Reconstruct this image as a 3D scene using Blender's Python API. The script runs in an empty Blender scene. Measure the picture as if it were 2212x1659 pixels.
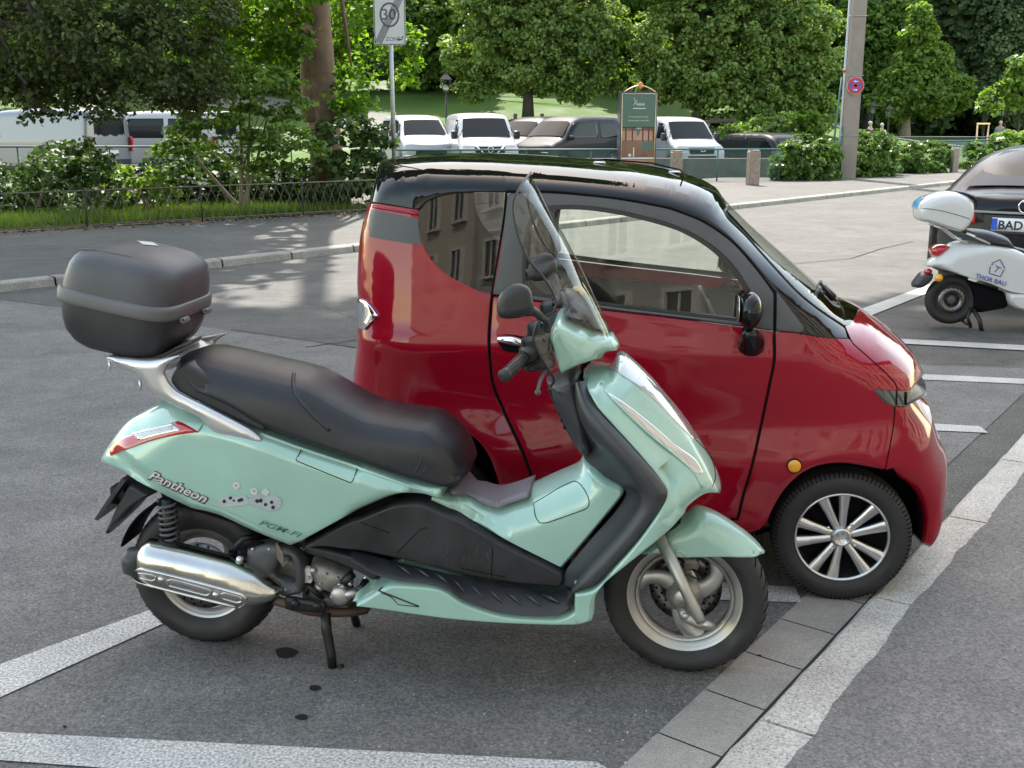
import bpy, math, random
import numpy as np
from mathutils import Vector, Matrix
from mathutils.geometry import delaunay_2d_cdt
rnd = random.Random(7)
S = bpy.context.scene
C = S.collection
R_ = math.radians
# ---------------------------------------------------------------- camera, world, sun, exposure
CW, CH, FPX, HC, HOR = 2212., 1659., 2300., 1.58, 275.
TH = math.atan((CH/2-HOR)/FPX)
sT, cT = math.sin(TH), math.cos(TH)
cam = bpy.data.cameras.new('camera'); co = bpy.data.objects.new('camera', cam); C.objects.link(co)
co.location = (0, 0, HC); co.rotation_euler = (R_(90)-TH, 0, 0)
cam.sensor_width = 36; cam.lens = FPX/CW*36; cam.clip_end = 600; cam.clip_start = .05
S.camera = co
SUN_EL, SUN_AZ = 53., -9.      # azimuth measured from +Y towards +X
wd = bpy.data.worlds.new("World"); S.world = wd; wd.use_nodes = True
nt = wd.node_tree; bg = nt.nodes['Background']
sky = nt.nodes.new('ShaderNodeTexSky'); sky.sky_type = 'NISHITA'; sky.sun_disc = False
sky.sun_elevation = R_(SUN_EL); sky.sun_rotation = R_(SUN_AZ)
sky.air_density = 1.0; sky.dust_density = .8; sky.ozone_density = 1.0
wm = nt.nodes.new('ShaderNodeVectorMath'); wm.operation = 'MULTIPLY'; wm.inputs[1].default_value = (1.22, 1.0, .72); nt.links.new(sky.outputs[0], wm.inputs[0]); nt.links.new(wm.outputs[0], bg.inputs[0]); bg.inputs[1].default_value = .15
sl = bpy.data.lights.new('sun', 'SUN'); sl.energy = 2.0; sl.angle = R_(.55); sl.color = (1, .95, .87)
so = bpy.data.objects.new('sun', sl); C.objects.link(so)
sd = Vector((math.sin(R_(SUN_AZ))*math.cos(R_(SUN_EL)), math.cos(R_(SUN_AZ))*math.cos(R_(SUN_EL)), math.sin(R_(SUN_EL))))
so.rotation_euler = sd.to_track_quat('Z', 'Y').to_euler(); so.location = sd*60
S.view_settings.view_transform = 'Standard'; S.view_settings.look = 'None'
S.view_settings.exposure = 2.4; S.view_settings.gamma = 1
S.render.engine = 'CYCLES'
S.cycles.max_bounces = 8; S.cycles.transparent_max_bounces = 24
# ---------------------------------------------------------------- materials
MATS = {}
def mat(name, col=(.5, .5, .5), rough=.5, metal=0., coat=0., coatr=.03, spec=.5, bump=0., bscale=200., vary=0., vscale=8., trans=0., emit=None, flake=0., flat_n=None):
    m = bpy.data.materials.new(name); m.use_nodes = True; t = m.node_tree; n = t.nodes; L = t.links
    b = n['Principled BSDF']; b.inputs['Base Color'].default_value = (*col, 1); b.inputs['Roughness'].default_value = rough
    b.inputs['Metallic'].default_value = metal; b.inputs['Coat Weight'].default_value = coat; b.inputs['Coat Roughness'].default_value = coatr
    b.inputs['Specular IOR Level'].default_value = spec
    tc = n.new('ShaderNodeTexCoord')
    if vary:
        z = n.new('ShaderNodeTexNoise'); z.inputs['Scale'].default_value = vscale; z.inputs['Detail'].default_value = 6; L.new(tc.outputs['Object'], z.inputs['Vector'])
        r = n.new('ShaderNodeMapRange'); r.inputs[1].default_value = .3; r.inputs[2].default_value = .7; r.inputs[3].default_value = 1-vary; r.inputs[4].default_value = 1+vary
        L.new(z.outputs[0], r.inputs[0])
        mx = n.new('ShaderNodeVectorMath'); mx.operation = 'SCALE'; mx.inputs[0].default_value = col; L.new(r.outputs[0], mx.inputs['Scale']); L.new(mx.outputs[0], b.inputs['Base Color'])
        r2 = n.new('ShaderNodeMapRange'); r2.inputs[1].default_value = .3; r2.inputs[2].default_value = .7; r2.inputs[3].default_value = max(0, rough*(1-vary)); r2.inputs[4].default_value = min(1, rough*(1+vary))
        L.new(z.outputs[0], r2.inputs[0]); L.new(r2.outputs[0], b.inputs['Roughness'])
    if bump:
        z = n.new('ShaderNodeTexNoise'); z.inputs['Scale'].default_value = bscale; z.inputs['Detail'].default_value = 3; L.new(tc.outputs['Object'], z.inputs['Vector'])
        bp_ = n.new('ShaderNodeBump'); bp_.inputs['Strength'].default_value = bump; bp_.inputs['Distance'].default_value = .002
        L.new(z.outputs[0], bp_.inputs['Height']); L.new(bp_.outputs[0], b.inputs['Normal'])
    if emit: b.inputs['Emission Color'].default_value = (*emit[:3], 1); b.inputs['Emission Strength'].default_value = emit[3]
    MATS[name] = m; return m
def glassmat(name, tint=(.8, .85, .83), rough=.01, ior=1.5, boost=1.0):
    m = bpy.data.materials.new(name); m.use_nodes = True; t = m.node_tree; n = t.nodes; L = t.links
    n.remove(n['Principled BSDF']); out = n['Material Output']
    tr = n.new('ShaderNodeBsdfTransparent'); tr.inputs[0].default_value = (*tint, 1)
    gl = n.new('ShaderNodeBsdfGlossy'); gl.inputs['Roughness'].default_value = rough
    fr = n.new('ShaderNodeLayerWeight'); fr.inputs[0].default_value = .5
    pw_ = n.new('ShaderNodeMath'); pw_.operation = 'POWER'; pw_.inputs[1].default_value = 4.; L.new(fr.outputs['Facing'], pw_.inputs[0])
    ma = n.new('ShaderNodeMath'); ma.operation = 'MULTIPLY_ADD'; ma.inputs[1].default_value = .9*boost; ma.inputs[2].default_value = .05*boost; ma.use_clamp = True
    mx = n.new('ShaderNodeMixShader'); L.new(pw_.outputs[0], ma.inputs[0]); L.new(ma.outputs[0], mx.inputs[0])
    L.new(tr.outputs[0], mx.inputs[1]); L.new(gl.outputs[0], mx.inputs[2]); L.new(mx.outputs[0], out.inputs[0])
    MATS[name] = m; return m
def asphalt(name, base, speck=.5, scale=1., tint=(1, .98, .95), patch=.18, crack=0., rough=.85, light=(.42, .40, .38), con=1.):
    m = bpy.data.materials.new(name); m.use_nodes = True; t = m.node_tree; n = t.nodes; L = t.links; b = n['Principled BSDF']
    tc = n.new('ShaderNodeNewGeometry'); P = tc.outputs['Position']
    def noise(s, d=4, r=.5):
        z = n.new('ShaderNodeTexNoise'); z.inputs['Scale'].default_value = s; z.inputs['Detail'].default_value = d; z.inputs['Roughness'].default_value = r; L.new(P, z.inputs['Vector']); return z.outputs[0]
    def ramp(src, p0, p1, c0=(0, 0, 0, 1), c1=(1, 1, 1, 1)):
        r = n.new('ShaderNodeValToRGB'); r.color_ramp.elements[0].position = p0; r.color_ramp.elements[1].position = p1
        r.color_ramp.elements[0].color = c0; r.color_ramp.elements[1].color = c1; L.new(src, r.inputs[0]); return r.outputs[0]
    def mix(f, a, c, mode='MIX'):
        x = n.new('ShaderNodeMix'); x.data_type = 'RGBA'; x.blend_type = mode
        if isinstance(f, float): x.inputs[0].default_value = f
        else: L.new(f, x.inputs[0])
        for i, v in ((6, a), (7, c)):
            if isinstance(v, tuple): x.inputs[i].default_value = (*v[:3], 1)
            else: L.new(v, x.inputs[i])
        return x.outputs[2]
    B = tuple(base*k for k in tint)
    c = mix(ramp(noise(110*scale, 4, .6), .36, .64), tuple(v*(1-.55*con) for v in B), tuple(v*(1+.5*con) for v in B))
    v1 = n.new('ShaderNodeTexVoronoi'); v1.inputs['Scale'].default_value = 105*scale; L.new(P, v1.inputs['Vector'])
    wn = n.new('ShaderNodeTexWhiteNoise'); wn.noise_dimensions = '3D'; L.new(v1.outputs['Position'], wn.inputs['Vector'])
    dot = ramp(v1.outputs['Distance'], .22, .42, (1, 1, 1, 1), (0, 0, 0, 1))
    pick = ramp(wn.outputs['Value'], .74, .95)
    mm = n.new('ShaderNodeMath'); mm.operation = 'MULTIPLY'; L.new(dot, mm.inputs[0]); L.new(pick, mm.inputs[1])
    m2 = n.new('ShaderNodeMath'); m2.operation = 'MULTIPLY'; L.new(mm.outputs[0], m2.inputs[0]); m2.inputs[1].default_value = speck
    c = mix(m2.outputs[0], c, light)
    mid = ramp(noise(3.1, 6, .7), .42, .62, (1-patch*.8,)*3+(1,), (1.04, 1.04, 1.04, 1)); c = mix(1., c, mid, 'MULTIPLY')
    big = ramp(noise(.9, 5, .6), .3, .7, (1-patch,)*3+(1,), (1+patch*.6, 1+patch*.55, 1+patch*.5, 1))
    c = mix(1., c, big, 'MULTIPLY')
    fine = ramp(noise(7., 5, .65), .35, .7, (.9, .9, .9, 1), (1.07, 1.06, 1.05, 1))
    c = mix(1., c, fine, 'MULTIPLY')
    stn = ramp(noise(1.7, 5, .65), .60, .70, (1, 1, 1, 1), (.80, .80, .80, 1)); c = mix(1., c, stn, 'MULTIPLY')
    if crack:
        v2 = n.new('ShaderNodeTexVoronoi'); v2.feature = 'DISTANCE_TO_EDGE'; v2.inputs['Scale'].default_value = .33
        nz = n.new('ShaderNodeTexNoise'); nz.inputs['Scale'].default_value = 1.3; nz.inputs['Detail'].default_value = 6; L.new(P, nz.inputs['Vector'])
        ad = n.new('ShaderNodeVectorMath'); ad.operation = 'MULTIPLY_ADD'; L.new(nz.outputs['Color'], ad.inputs[0]); ad.inputs[1].default_value = (1.2, 1.2, 0); L.new(P, ad.inputs[2]); L.new(ad.outputs[0], v2.inputs['Vector'])
        c = mix(ramp(v2.outputs['Distance'], .0, .008, (crack, crack, crack, 1), (0, 0, 0, 1)), c, tuple(v*.3 for v in B))
    L.new(c, b.inputs['Base Color']); b.inputs['Roughness'].default_value = rough
    bu = n.new('ShaderNodeBump'); bu.inputs['Strength'].default_value = .5; bu.inputs['Distance'].default_value = .004; L.new(noise(140*scale, 3), bu.inputs['Height']); L.new(bu.outputs[0], b.inputs['Normal'])
    MATS[name] = m; return m
M = MATS
# ---------------------------------------------------------------- object helpers
def tag(o, label=None, cat=None, group=None, kind=None):
    if label: o['label'] = label
    if cat: o['category'] = cat
    if group: o['group'] = group
    if kind: o['kind'] = kind
    return o
def obj(name, V, F, m, parent=None, smooth=True, loc=None):
    me = bpy.data.meshes.new(name); me.from_pydata([tuple(map(float, v)) for v in V], [], [tuple(map(int, f)) for f in F])
    if smooth: me.polygons.foreach_set('use_smooth', [True]*len(me.polygons))
    ms = m if isinstance(m, (list, tuple)) else [m]
    for q in ms: me.materials.append(M[q] if isinstance(q, str) else q)
    me.update()
    o = bpy.data.objects.new(name, me); C.objects.link(o)
    if parent: o.parent = parent
    if loc: o.location = loc
    return o
def empty(name, loc, rz=0, label=None, cat=None, group=None):
    o = bpy.data.objects.new(name, None); C.objects.link(o); o.location = loc; o.rotation_euler = (0, 0, rz); o.empty_display_size = .2
    return tag(o, label, cat, group)
def copy_tree(o, parent=None):
    c = o.copy(); C.objects.link(c); c.parent = parent
    for ch in list(o.children): copy_tree(ch, c)
    return c
class MB:
    def __init__(s): s.V = []; s.F = []
    def add(s, V, F):
        k = len(s.V); s.V += [tuple(v) for v in V]; s.F += [tuple(i+k for i in f) for f in F]; return s
    def box(s, c, d, rz=0, rot=None):
        x, y, z = d[0]/2, d[1]/2, d[2]/2
        m = rot if rot is not None else Matrix.Rotation(rz, 3, 'Z')
        V = [Vector(c)+m@Vector((i*x, j*y, k*z)) for i in (-1, 1) for j in (-1, 1) for k in (-1, 1)]
        return s.add(V, [(0, 1, 3, 2), (4, 6, 7, 5), (0, 4, 5, 1), (2, 3, 7, 6), (0, 2, 6, 4), (1, 5, 7, 3)])
    def bbox(s, c, d, b=.01, rot=None):           # bevelled box
        x, y, z = d[0]/2, d[1]/2, d[2]/2; m = rot if rot is not None else Matrix.Identity(3)
        V = []; idx = {}
        for i in (-1, 1):
            for j in (-1, 1):
                for k in (-1, 1):
                    for a in range(3):
                        p = [i*(x-b), j*(y-b), k*(z-b)]; p[a] = (i*x, j*y, k*z)[a]
                        idx[(i, j, k, a)] = len(V); V.append(Vector(c)+m@Vector(p))
        F = []
        for a in range(3):
            o1, o2 = [q for q in range(3) if q != a]
            for sg in (-1, 1):
                f = []
                for (p, q) in ((-1, -1), (1, -1), (1, 1), (-1, 1)):
                    t = [0, 0, 0]; t[a] = sg; t[o1] = p; t[o2] = q; f.append(idx[(*t, a)])
                F.append(f)
            for p in (-1, 1):
                for q in (-1, 1):
                    t1 = [0]*3; t2 = [0]*3; t1[a] = -1; t2[a] = 1
                    for t in (t1, t2): t[o1] = p; t[o2] = q
                    F.append((idx[(*t1, o1)], idx[(*t2, o1)], idx[(*t2, o2)], idx[(*t1, o2)]))
        for i in (-1, 1):
            for j in (-1, 1):
                for k in (-1, 1): F.append((idx[(i, j, k, 0)], idx[(i, j, k, 1)], idx[(i, j, k, 2)]))
        return s.add(V, F)
    def tube(s, P, r, n=10, cap=True, closed=False):
        P = [Vector(p) for p in P]; N = len(P); rr = r if isinstance(r, (list, tuple)) else [r]*N
        T = []
        for i in range(N):
            a = P[(i-1) % N] if (closed or i > 0) else P[i]; b = P[(i+1) % N] if (closed or i < N-1) else P[i]
            T.append((b-a).normalized() if (b-a).length > 1e-9 else Vector((0, 0, 1)))
        u = T[0].orthogonal().normalized(); V = []
        for i in range(N):
            u = (u-T[i]*u.dot(T[i])); u = u.normalized() if u.length > 1e-6 else T[i].orthogonal().normalized(); v = T[i].cross(u)
            V += [P[i]+(u*math.cos(2*math.pi*k/n)+v*math.sin(2*math.pi*k/n))*rr[i] for k in range(n)]
        F = [(i*n+k, i*n+(k+1) % n, ((i+1) % N)*n+(k+1) % n, ((i+1) % N)*n+k) for i in range(N if closed else N-1) for k in range(n)]
        if cap and not closed: F += [tuple(range(n))[::-1], tuple((N-1)*n+k for k in range(n))]
        return s.add(V, F)
    def lathe(s, prof, c, ax=(0, 1, 0), n=48, closed=False, a0=0, a1=2*math.pi):
        # prof: (r, h) along axis
        ax = Vector(ax).normalized(); u = ax.orthogonal().normalized() if abs(ax.y) < .9 else Vector((1, 0, 0)); u = (u-ax*u.dot(ax)).normalized(); v = ax.cross(u); c = Vector(c)
        full = abs(a1-a0-2*math.pi) < 1e-6; nn = n if full else n+1; V = []
        for k in range(nn):
            a = a0+(a1-a0)*k/n; d = u*math.cos(a)+v*math.sin(a)
            V += [c+d*r+ax*h for r, h in prof]
        m = len(prof); F = []
        for k in range(n):
            k2 = (k+1) % nn
            for j in range(m if closed else m-1):
                j2 = (j+1) % m; F.append((k*m+j, k2*m+j, k2*m+j2, k*m+j2))
        return s.add(V, F)
    def cyl(s, a, b, r, n=16, r2=None): return s.tube([a, b], [r, r if r2 is None else r2], n)
    def sphere(s, c, r, n=12, sc=(1, 1, 1)):
        V = []; F = []; m = n//2
        for i in range(m+1):
            for k in range(n):
                t = math.pi*i/m; p = 2*math.pi*k/n
                V.append(Vector(c)+Vector((r*sc[0]*math.sin(t)*math.cos(p), r*sc[1]*math.sin(t)*math.sin(p), r*sc[2]*math.cos(t))))
        for i in range(m):
            for k in range(n): F.append((i*n+k, (i+1)*n+k, (i+1)*n+(k+1) % n, i*n+(k+1) % n))
        return s.add(V, F)
    def build(s, name, m, parent=None, smooth=True, loc=None): return obj(name, s.V, s.F, m, parent, smooth, loc)
def autosmooth(o, deg=35):
    me = o.data; bm = __import__('bmesh').new(); bm.from_mesh(me)
    for e in bm.edges:
        if len(e.link_faces) == 2 and e.calc_face_angle(0) > R_(deg): e.smooth = False
    bm.to_mesh(me); bm.free(); return o
# ---------------------------------------------------------------- photograph pixels (2212x1659) to places
ZM_ = {'D': (0, 0, 1), 'Z5': (172.8, 829.5, .3125), 'Z6': (777.7, 777.7, .3125), 'Z7': (1209.7, 950.5, .3125), 'Z8': (1469, 777.7, .3125),
       'ZA': (734.5, 345.6, .336), 'ZB': (0, 483.9, .336), 'ZC': (1469, 345.6, .336), 'ZD': (1469, 0, .336), 'ZE': (734.5, 0, .336),
       'ZF': (993.7, 345.6, .2344), 'ZG': (993.7, 604.9, .27345), 'ZH': (0, 1209.7, .336), 'ZI': (1901, 293.8, .2707), 'ZJ': (1296, 155.5, .15626),
       'ZK': (1555.3, 1209.7, .2969), 'ZL': (1797, 242, .1875), 'ZM': (483.9, 1123.3, .20833)}
def Z(k, s, w=0., R=.02):
    ox, oy, f = ZM_[k]; out = []
    for t in s.split():
        v = t.split(','); out.append((ox+f*float(v[0]), oy+f*float(v[1]), float(v[2]) if len(v) > 2 and v[2] else w, float(v[3]) if len(v) > 3 else R))
    return out
def ray(x, y):
    u = (x-CW/2)/FPX; v = (y-CH/2)/FPX; return (u, cT-v*sT, -sT-v*cT)
def gnd(x, y, z=0.):
    r = ray(x, y); t = (HC-z)/-r[2]; return (r[0]*t, r[1]*t, z)
def at(x, y, Y):
    r = ray(x, y); t = Y/r[1]; return Vector((r[0]*t, Y, HC+r[2]*t))
class Frame:
    def __init__(s, ox, oy, ang, oz=0.):
        s.o = (ox, oy, oz); s.a = ang; s.e = (math.cos(ang), math.sin(ang)); s.n = (math.sin(ang), -math.cos(ang))
    def bp(s, x, y, w):
        r = ray(x, y); t = (w+s.o[0]*s.n[0]+s.o[1]*s.n[1])/(r[0]*s.n[0]+r[1]*s.n[1])
        return ((r[0]*t-s.o[0])*s.e[0]+(r[1]*t-s.o[1])*s.e[1], HC+r[2]*t-s.o[2])
    def P(s, x, y, w): u, z = s.bp(x, y, w); return Vector((u, -w, z))          # local coordinates
    def Ps(s, pts): return [s.P(p[0], p[1], p[2]) for p in pts]
    def onto(s, pts, f, off=0.):                                                  # drop pixels on the surface w=f(u,z)
        out = []
        for p in pts:
            w = p[2] if p[2] else .1
            for _ in range(25):
                u, z = s.bp(p[0], p[1], w); w = .5*w+.5*(float(f(np.array([[u, z]]))[0])+off)
            u, z = s.bp(p[0], p[1], w); out.append((u, z, w))
        return out
def spline(pts, step=6., closed=True, corner=38, keep=None):
    P = np.array([list(p) for p in pts], float); n = len(P)
    def isc(i):
        if not closed and i in (0, n-1): return True
        a = P[i, :2]-P[(i-1) % n, :2]; b = P[(i+1) % n, :2]-P[i, :2]
        la, lb = np.hypot(*a), np.hypot(*b)
        if la < 1e-6 or lb < 1e-6: return True
        return math.degrees(math.acos(max(-1, min(1, a@b/la/lb)))) > corner
    cs = [isc(i) for i in range(n)]; out = []
    for i in range(n if closed else n-1):
        p1, p2 = P[i], P[(i+1) % n]; L = np.hypot(*(p2-p1)[:2]); m = max(1, int(L/step+.5))
        m1 = (P[(i+1) % n]-P[i-1])*.5 if not cs[i] else (p2-p1); m2 = (P[(i+2) % n]-P[i])*.5 if not cs[(i+1) % n] else (p2-p1)
        # limit tangents
        for mm in (m1, m2):
            l = np.hypot(*mm[:2])
            if l > L: mm *= L/l
        for k in range(m):
            t = k/m; h = (2*t**3-3*t*t+1)*p1+(t**3-2*t*t+t)*m1+(-2*t**3+3*t*t)*p2+(t**3-t*t)*m2; out.append(h)
    if not closed: out.append(P[-1])
    return np.array(out)
def resample(P, n):
    P = np.array(P, float); d = np.r_[0, np.cumsum(np.linalg.norm(np.diff(P[:, :3], axis=0), axis=1))]; t = np.linspace(0, d[-1], n)
    return np.stack([np.interp(t, d, P[:, k]) for k in range(P.shape[1])], 1)
def inside(Q, poly):
    x, y = Q[:, 0], Q[:, 1]; r = np.zeros(len(Q), bool); n = len(poly)
    for i in range(n):
        x1, y1 = poly[i, 0], poly[i, 1]; x2, y2 = poly[(i+1) % n, 0], poly[(i+1) % n, 1]
        if y1 == y2: continue
        c = (y1 > y) != (y2 > y); xi = x1+(y-y1)/(y2-y1)*(x2-x1); r ^= c & (x < xi)
    return r
def sdist(Q, poly, Rv=None, chunk=4000):
    A = poly[:, :2]; B = np.roll(A, -1, 0); D = B-A; L2 = (D**2).sum(1)+1e-18; out = np.empty(len(Q)); outs = np.empty(len(Q))
    Ra = Rv if Rv is not None else np.ones(len(A)); Rb = np.roll(Ra, -1)
    for i in range(0, len(Q), chunk):
        q = Q[i:i+chunk, None, :2]; t = np.clip(((q-A)*D).sum(2)/L2, 0, 1); d = np.linalg.norm(q-A-t[..., None]*D, axis=2)
        out[i:i+chunk] = d.min(1); outs[i:i+chunk] = (d/(Ra+(Rb-Ra)*t)).min(1)
    return out, outs
class Field:
    """half width w(u,z) of a rounded solid: full width W inside, closing to 0 at the outline over the local radius R"""
    def __init__(s, poly, R, W, p=2.3, res=.01, sigma=.02, relief=None):
        s.poly = poly; s.R = R; s.W = W; s.p = p; s.relief = relief
        lo = poly.min(0)-.06; hi = poly.max(0)+.06; s.lo = lo; s.res = res
        nx, ny = int((hi[0]-lo[0])/res)+2, int((hi[1]-lo[1])/res)+2; s.nx, s.ny = nx, ny
        g = np.stack(np.meshgrid(lo[0]+np.arange(nx)*res, lo[1]+np.arange(ny)*res, indexing='ij'), -1).reshape(-1, 2)
        d, q = sdist(g, poly, R); q = np.where(inside(g, poly), q, -q).clip(-3, 3).reshape(nx, ny); s.raw = q
        b = q.clip(-1.5, 1.6)
        if sigma:
            k = int(3*sigma/res)+1; ker = np.exp(-.5*(np.arange(-k, k+1)*res/sigma)**2); ker /= ker.sum()
            for ax in (0, 1):
                pad = [(0, 0), (0, 0)]; pad[ax] = (k, k); e = np.pad(b, pad, mode='edge'); b = sum(ker[j]*np.take(e, range(j, j+b.shape[ax]), axis=ax) for j in range(2*k+1))
        s.bl = b
    def _s(s, G, Q):
        x = (Q[:, 0]-s.lo[0])/s.res; y = (Q[:, 1]-s.lo[1])/s.res
        i = np.clip(x.astype(int), 0, s.nx-2); j = np.clip(y.astype(int), 0, s.ny-2); a = np.clip(x-i, 0, 1); b = np.clip(y-j, 0, 1)
        return G[i, j]*(1-a)*(1-b)+G[i+1, j]*a*(1-b)+G[i, j+1]*(1-a)*b+G[i+1, j+1]*a*b
    def __call__(s, Q, edge=None):
        Q = np.asarray(Q, float)[:, :2]; r = s._s(s.raw, Q) if edge is None else edge; b = s._s(s.bl, Q)
        t = np.clip(r/.5, 0, 1); t = t*t*(3-2*t); q = np.clip(r*(1-t)+b*t, 0, 1)
        g = (1-(1-q)**s.p)**(1/s.p); W = s.W(Q[:, 0], Q[:, 1]) if callable(s.W) else s.W
        return W*g+(s.relief(Q[:, 0], Q[:, 1])*np.clip(q*2, 0, 1) if s.relief else 0)
def triangulate(poly, step, rings=(), holes=()):
    poly = poly[:, :2]; n = len(poly); pts = [poly]; E = [(i, (i+1) % n) for i in range(n)]; k = n
    for h in holes:
        m = len(h); pts.append(h[:, :2]); E += [(k+i, k+(i+1) % m) for i in range(m)]; k += m
    area = .5*np.sum(poly[:, 0]*np.roll(poly[:, 1], -1)-np.roll(poly[:, 0], -1)*poly[:, 1]); sg = 1 if area > 0 else -1
    allb = np.concatenate(pts)
    tn = np.roll(poly, -1, 0)-np.roll(poly, 1, 0); tn /= np.linalg.norm(tn, axis=1)[:, None]+1e-12; nr = np.stack([-tn[:, 1], tn[:, 0]], 1)*sg
    rmax = 0
    for r in rings:
        q = poly+nr*r; d, _ = sdist(q, poly); ok = inside(q, poly) & (d > r*.93)
        for h in holes: dh, _ = sdist(q, h[:, :2]); ok &= ~inside(q, h) & (dh > r*.6)
        pts.append(q[ok]); rmax = max(rmax, r)
    lo, hi = poly.min(0), poly.max(0); gx = np.arange(lo[0], hi[0], step); gy = np.arange(lo[1], hi[1], step*.866)
    g = np.array([(x+(step/2 if j % 2 else 0), y) for j, y in enumerate(gy) for x in gx])
    if len(g):
        d, _ = sdist(g, poly); ok = inside(g, poly) & (d > rmax+step*.45)
        for h in holes: dh, _ = sdist(g, h[:, :2]); ok &= ~inside(g, h) & (dh > step*.45)
        pts.append(g[ok])
    A = np.concatenate(pts)
    v, e, f, _, _, _ = delaunay_2d_cdt([Vector(p) for p in A], E, [], 0, 1e-7)
    V = np.array([(p.x, p.y) for p in v]); F = np.array([list(t) for t in f if len(t) == 3])
    cen = V[F].mean(1); ok = inside(cen, poly)
    for h in holes: ok &= ~inside(cen, h)
    F = F[ok]; a = V[F]; ar = (a[:, 1, 0]-a[:, 0, 0])*(a[:, 2, 1]-a[:, 0, 1])-(a[:, 2, 0]-a[:, 0, 0])*(a[:, 1, 1]-a[:, 0, 1])
    F = F[np.abs(ar) > 1e-12]; ar = ar[np.abs(ar) > 1e-12]; F[ar < 0] = F[ar < 0][:, ::-1]
    return V, F
def bedges(F):
    c = {}
    for f in F:
        for i in range(3):
            a, b = int(f[i]), int(f[(i+1) % 3])
            if (b, a) in c: del c[(b, a)]
            else: c[(a, b)] = 1
    return list(c)
def uvpoly(fr, pts, step=6., corner=38):
    P = spline(pts, step, True, corner); uv = np.array([fr.bp(p[0], p[1], p[2]) for p in P]); return uv, P[:, 3]
def pillow(name, fr, pts, W, m, parent, p=2.3, step=.02, sigma=.02, wc=0., relief=None, res=.008, px=6., build=True, corner=38, uv=None, half=False):
    if uv is None: poly, R = uvpoly(fr, pts, px, corner)
    else: poly, R = uv
    fld = Field(poly, R, W, p, res, sigma, relief)
    if not build: return None, fld
    Rm = float(np.median(R)); rm = min(float(R.max()), .12)
    rings = [rm*k for k in (.03, .1, .22, .4, .62)] if rm > .03 else [rm*k for k in (.12, .45, 1., 1.3)]
    if rm > .03 and float(R.min()) < .03: rings = sorted(rings+[float(R.min()), float(R.min())*1.35])
    V, F = triangulate(poly, step, rings)
    d, q = sdist(V, poly, R); edge = d < 1e-5
    w = fld(V, edge=None); w2 = fld(V, edge=q); w = np.where(q < .35, w2, w); qc = np.clip(q, 0, 1); Wl = W(V[:, 0], V[:, 1]) if callable(W) else W; wex = Wl*(1-(1-qc)**p)**(1/p)+(relief(V[:, 0], V[:, 1])*np.clip(qc*2, 0, 1) if relief else 0); w = np.where(d/(q+1e-9) < .045, wex, w); w[edge] = 0
    n = len(V); Vf = [(V[i, 0], -(wc+w[i]), V[i, 1]) for i in range(n)]; idx = list(range(n)); Vb = []
    for i in range(n):
        if not edge[i]: idx[i] = n+len(Vb); Vb.append((V[i, 0], -(wc-w[i]), V[i, 1]))
    FF = [tuple(f) for f in F] + ([] if half else [(idx[f[2]], idx[f[1]], idx[f[0]]) for f in F])
    o = obj(name, Vf+([] if half else Vb), FF, m, parent); return o, fld
def panel(name, fr, pts, f, m, parent, off=.002, t=.01, r=.004, step=.02, mirror=False, holes=(), px=5., corner=38, uv=None, rings=None):
    """a shell lying on the surface w=f(u,z), traced in pixels"""
    if uv is None:
        P = spline(pts, px, True, corner); uv = np.array([q[:2] for q in fr.onto([tuple(p) for p in P], f, off)])
    hs = []
    for h in holes:
        P = spline(h, px, True, corner); hs.append(np.array([q[:2] for q in fr.onto([tuple(p) for p in P], f, off)]))
    V, F = triangulate(uv, step, rings if rings is not None else ([r*.35, r] if r else []), hs)
    d, _ = sdist(V, uv)
    for h in hs: d = np.minimum(d, sdist(V, h)[0])
    w = f(V)+off
    if r: s_ = np.clip(1-d/r, 0, 1); w = w-r*(1-np.sqrt(np.clip(1-s_**2, 0, 1)))
    n = len(V); sd_ = -1
    VV = [(V[i, 0], -w[i], V[i, 1]) for i in range(n)]+[(V[i, 0], -(w[i]-t), V[i, 1]) for i in range(n)]
    FF = [tuple(q) for q in F]+[(q[2]+n, q[1]+n, q[0]+n) for q in F]+[(b, a, a+n, b+n) for a, b in bedges(F)]
    out = []
    if mirror == 'join':
        k = len(VV); VV += [(x, -y, z) for x, y, z in VV]; FF += [tuple(i+k for i in q[::-1]) for q in FF]
    o = autosmooth(obj(name, VV, FF, m, parent), 50); out.append(o)
    if mirror == 'sep':
        o2 = autosmooth(obj(name, [(x, -y, z) for x, y, z in VV], [q[::-1] for q in FF], m, parent), 50); out.append(o2)
    return out if len(out) > 1 else o
def onpath(fr, pts, f, off=.001, closed=False, step=8.):
    P = spline(pts, step, closed); return [Vector((u, -w, z)) for u, z, w in fr.onto([tuple(p) for p in P], f, off)]
def seam(name, fr, pts, f, m, parent, r=.0022, off=.0, closed=False, mb=None, mirror=False):
    P = onpath(fr, pts, f, off, closed); b = mb or MB(); b.tube(P, r, 6, closed=closed)
    if mirror: b.tube([Vector((p.x, -p.y, p.z)) for p in P], r, 6, closed=closed)
    return b if mb else b.build(name, m, parent)
def loft(curves, mb=None, closed=False):
    mb = mb or MB(); n = len(curves[0]); V = [tuple(p) for c in curves for p in c]; F = []
    for i in range(len(curves)-1):
        for j in range(n if closed else n-1): j2 = (j+1) % n; F.append((i*n+j, i*n+j2, (i+1)*n+j2, (i+1)*n+j))
    return mb.add(V, F)
def curve3(fr, pts, n=40, closed=False):
    P = spline(pts, 8., closed); return resample([tuple(fr.P(p[0], p[1], p[2])) for p in P], n)
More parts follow.
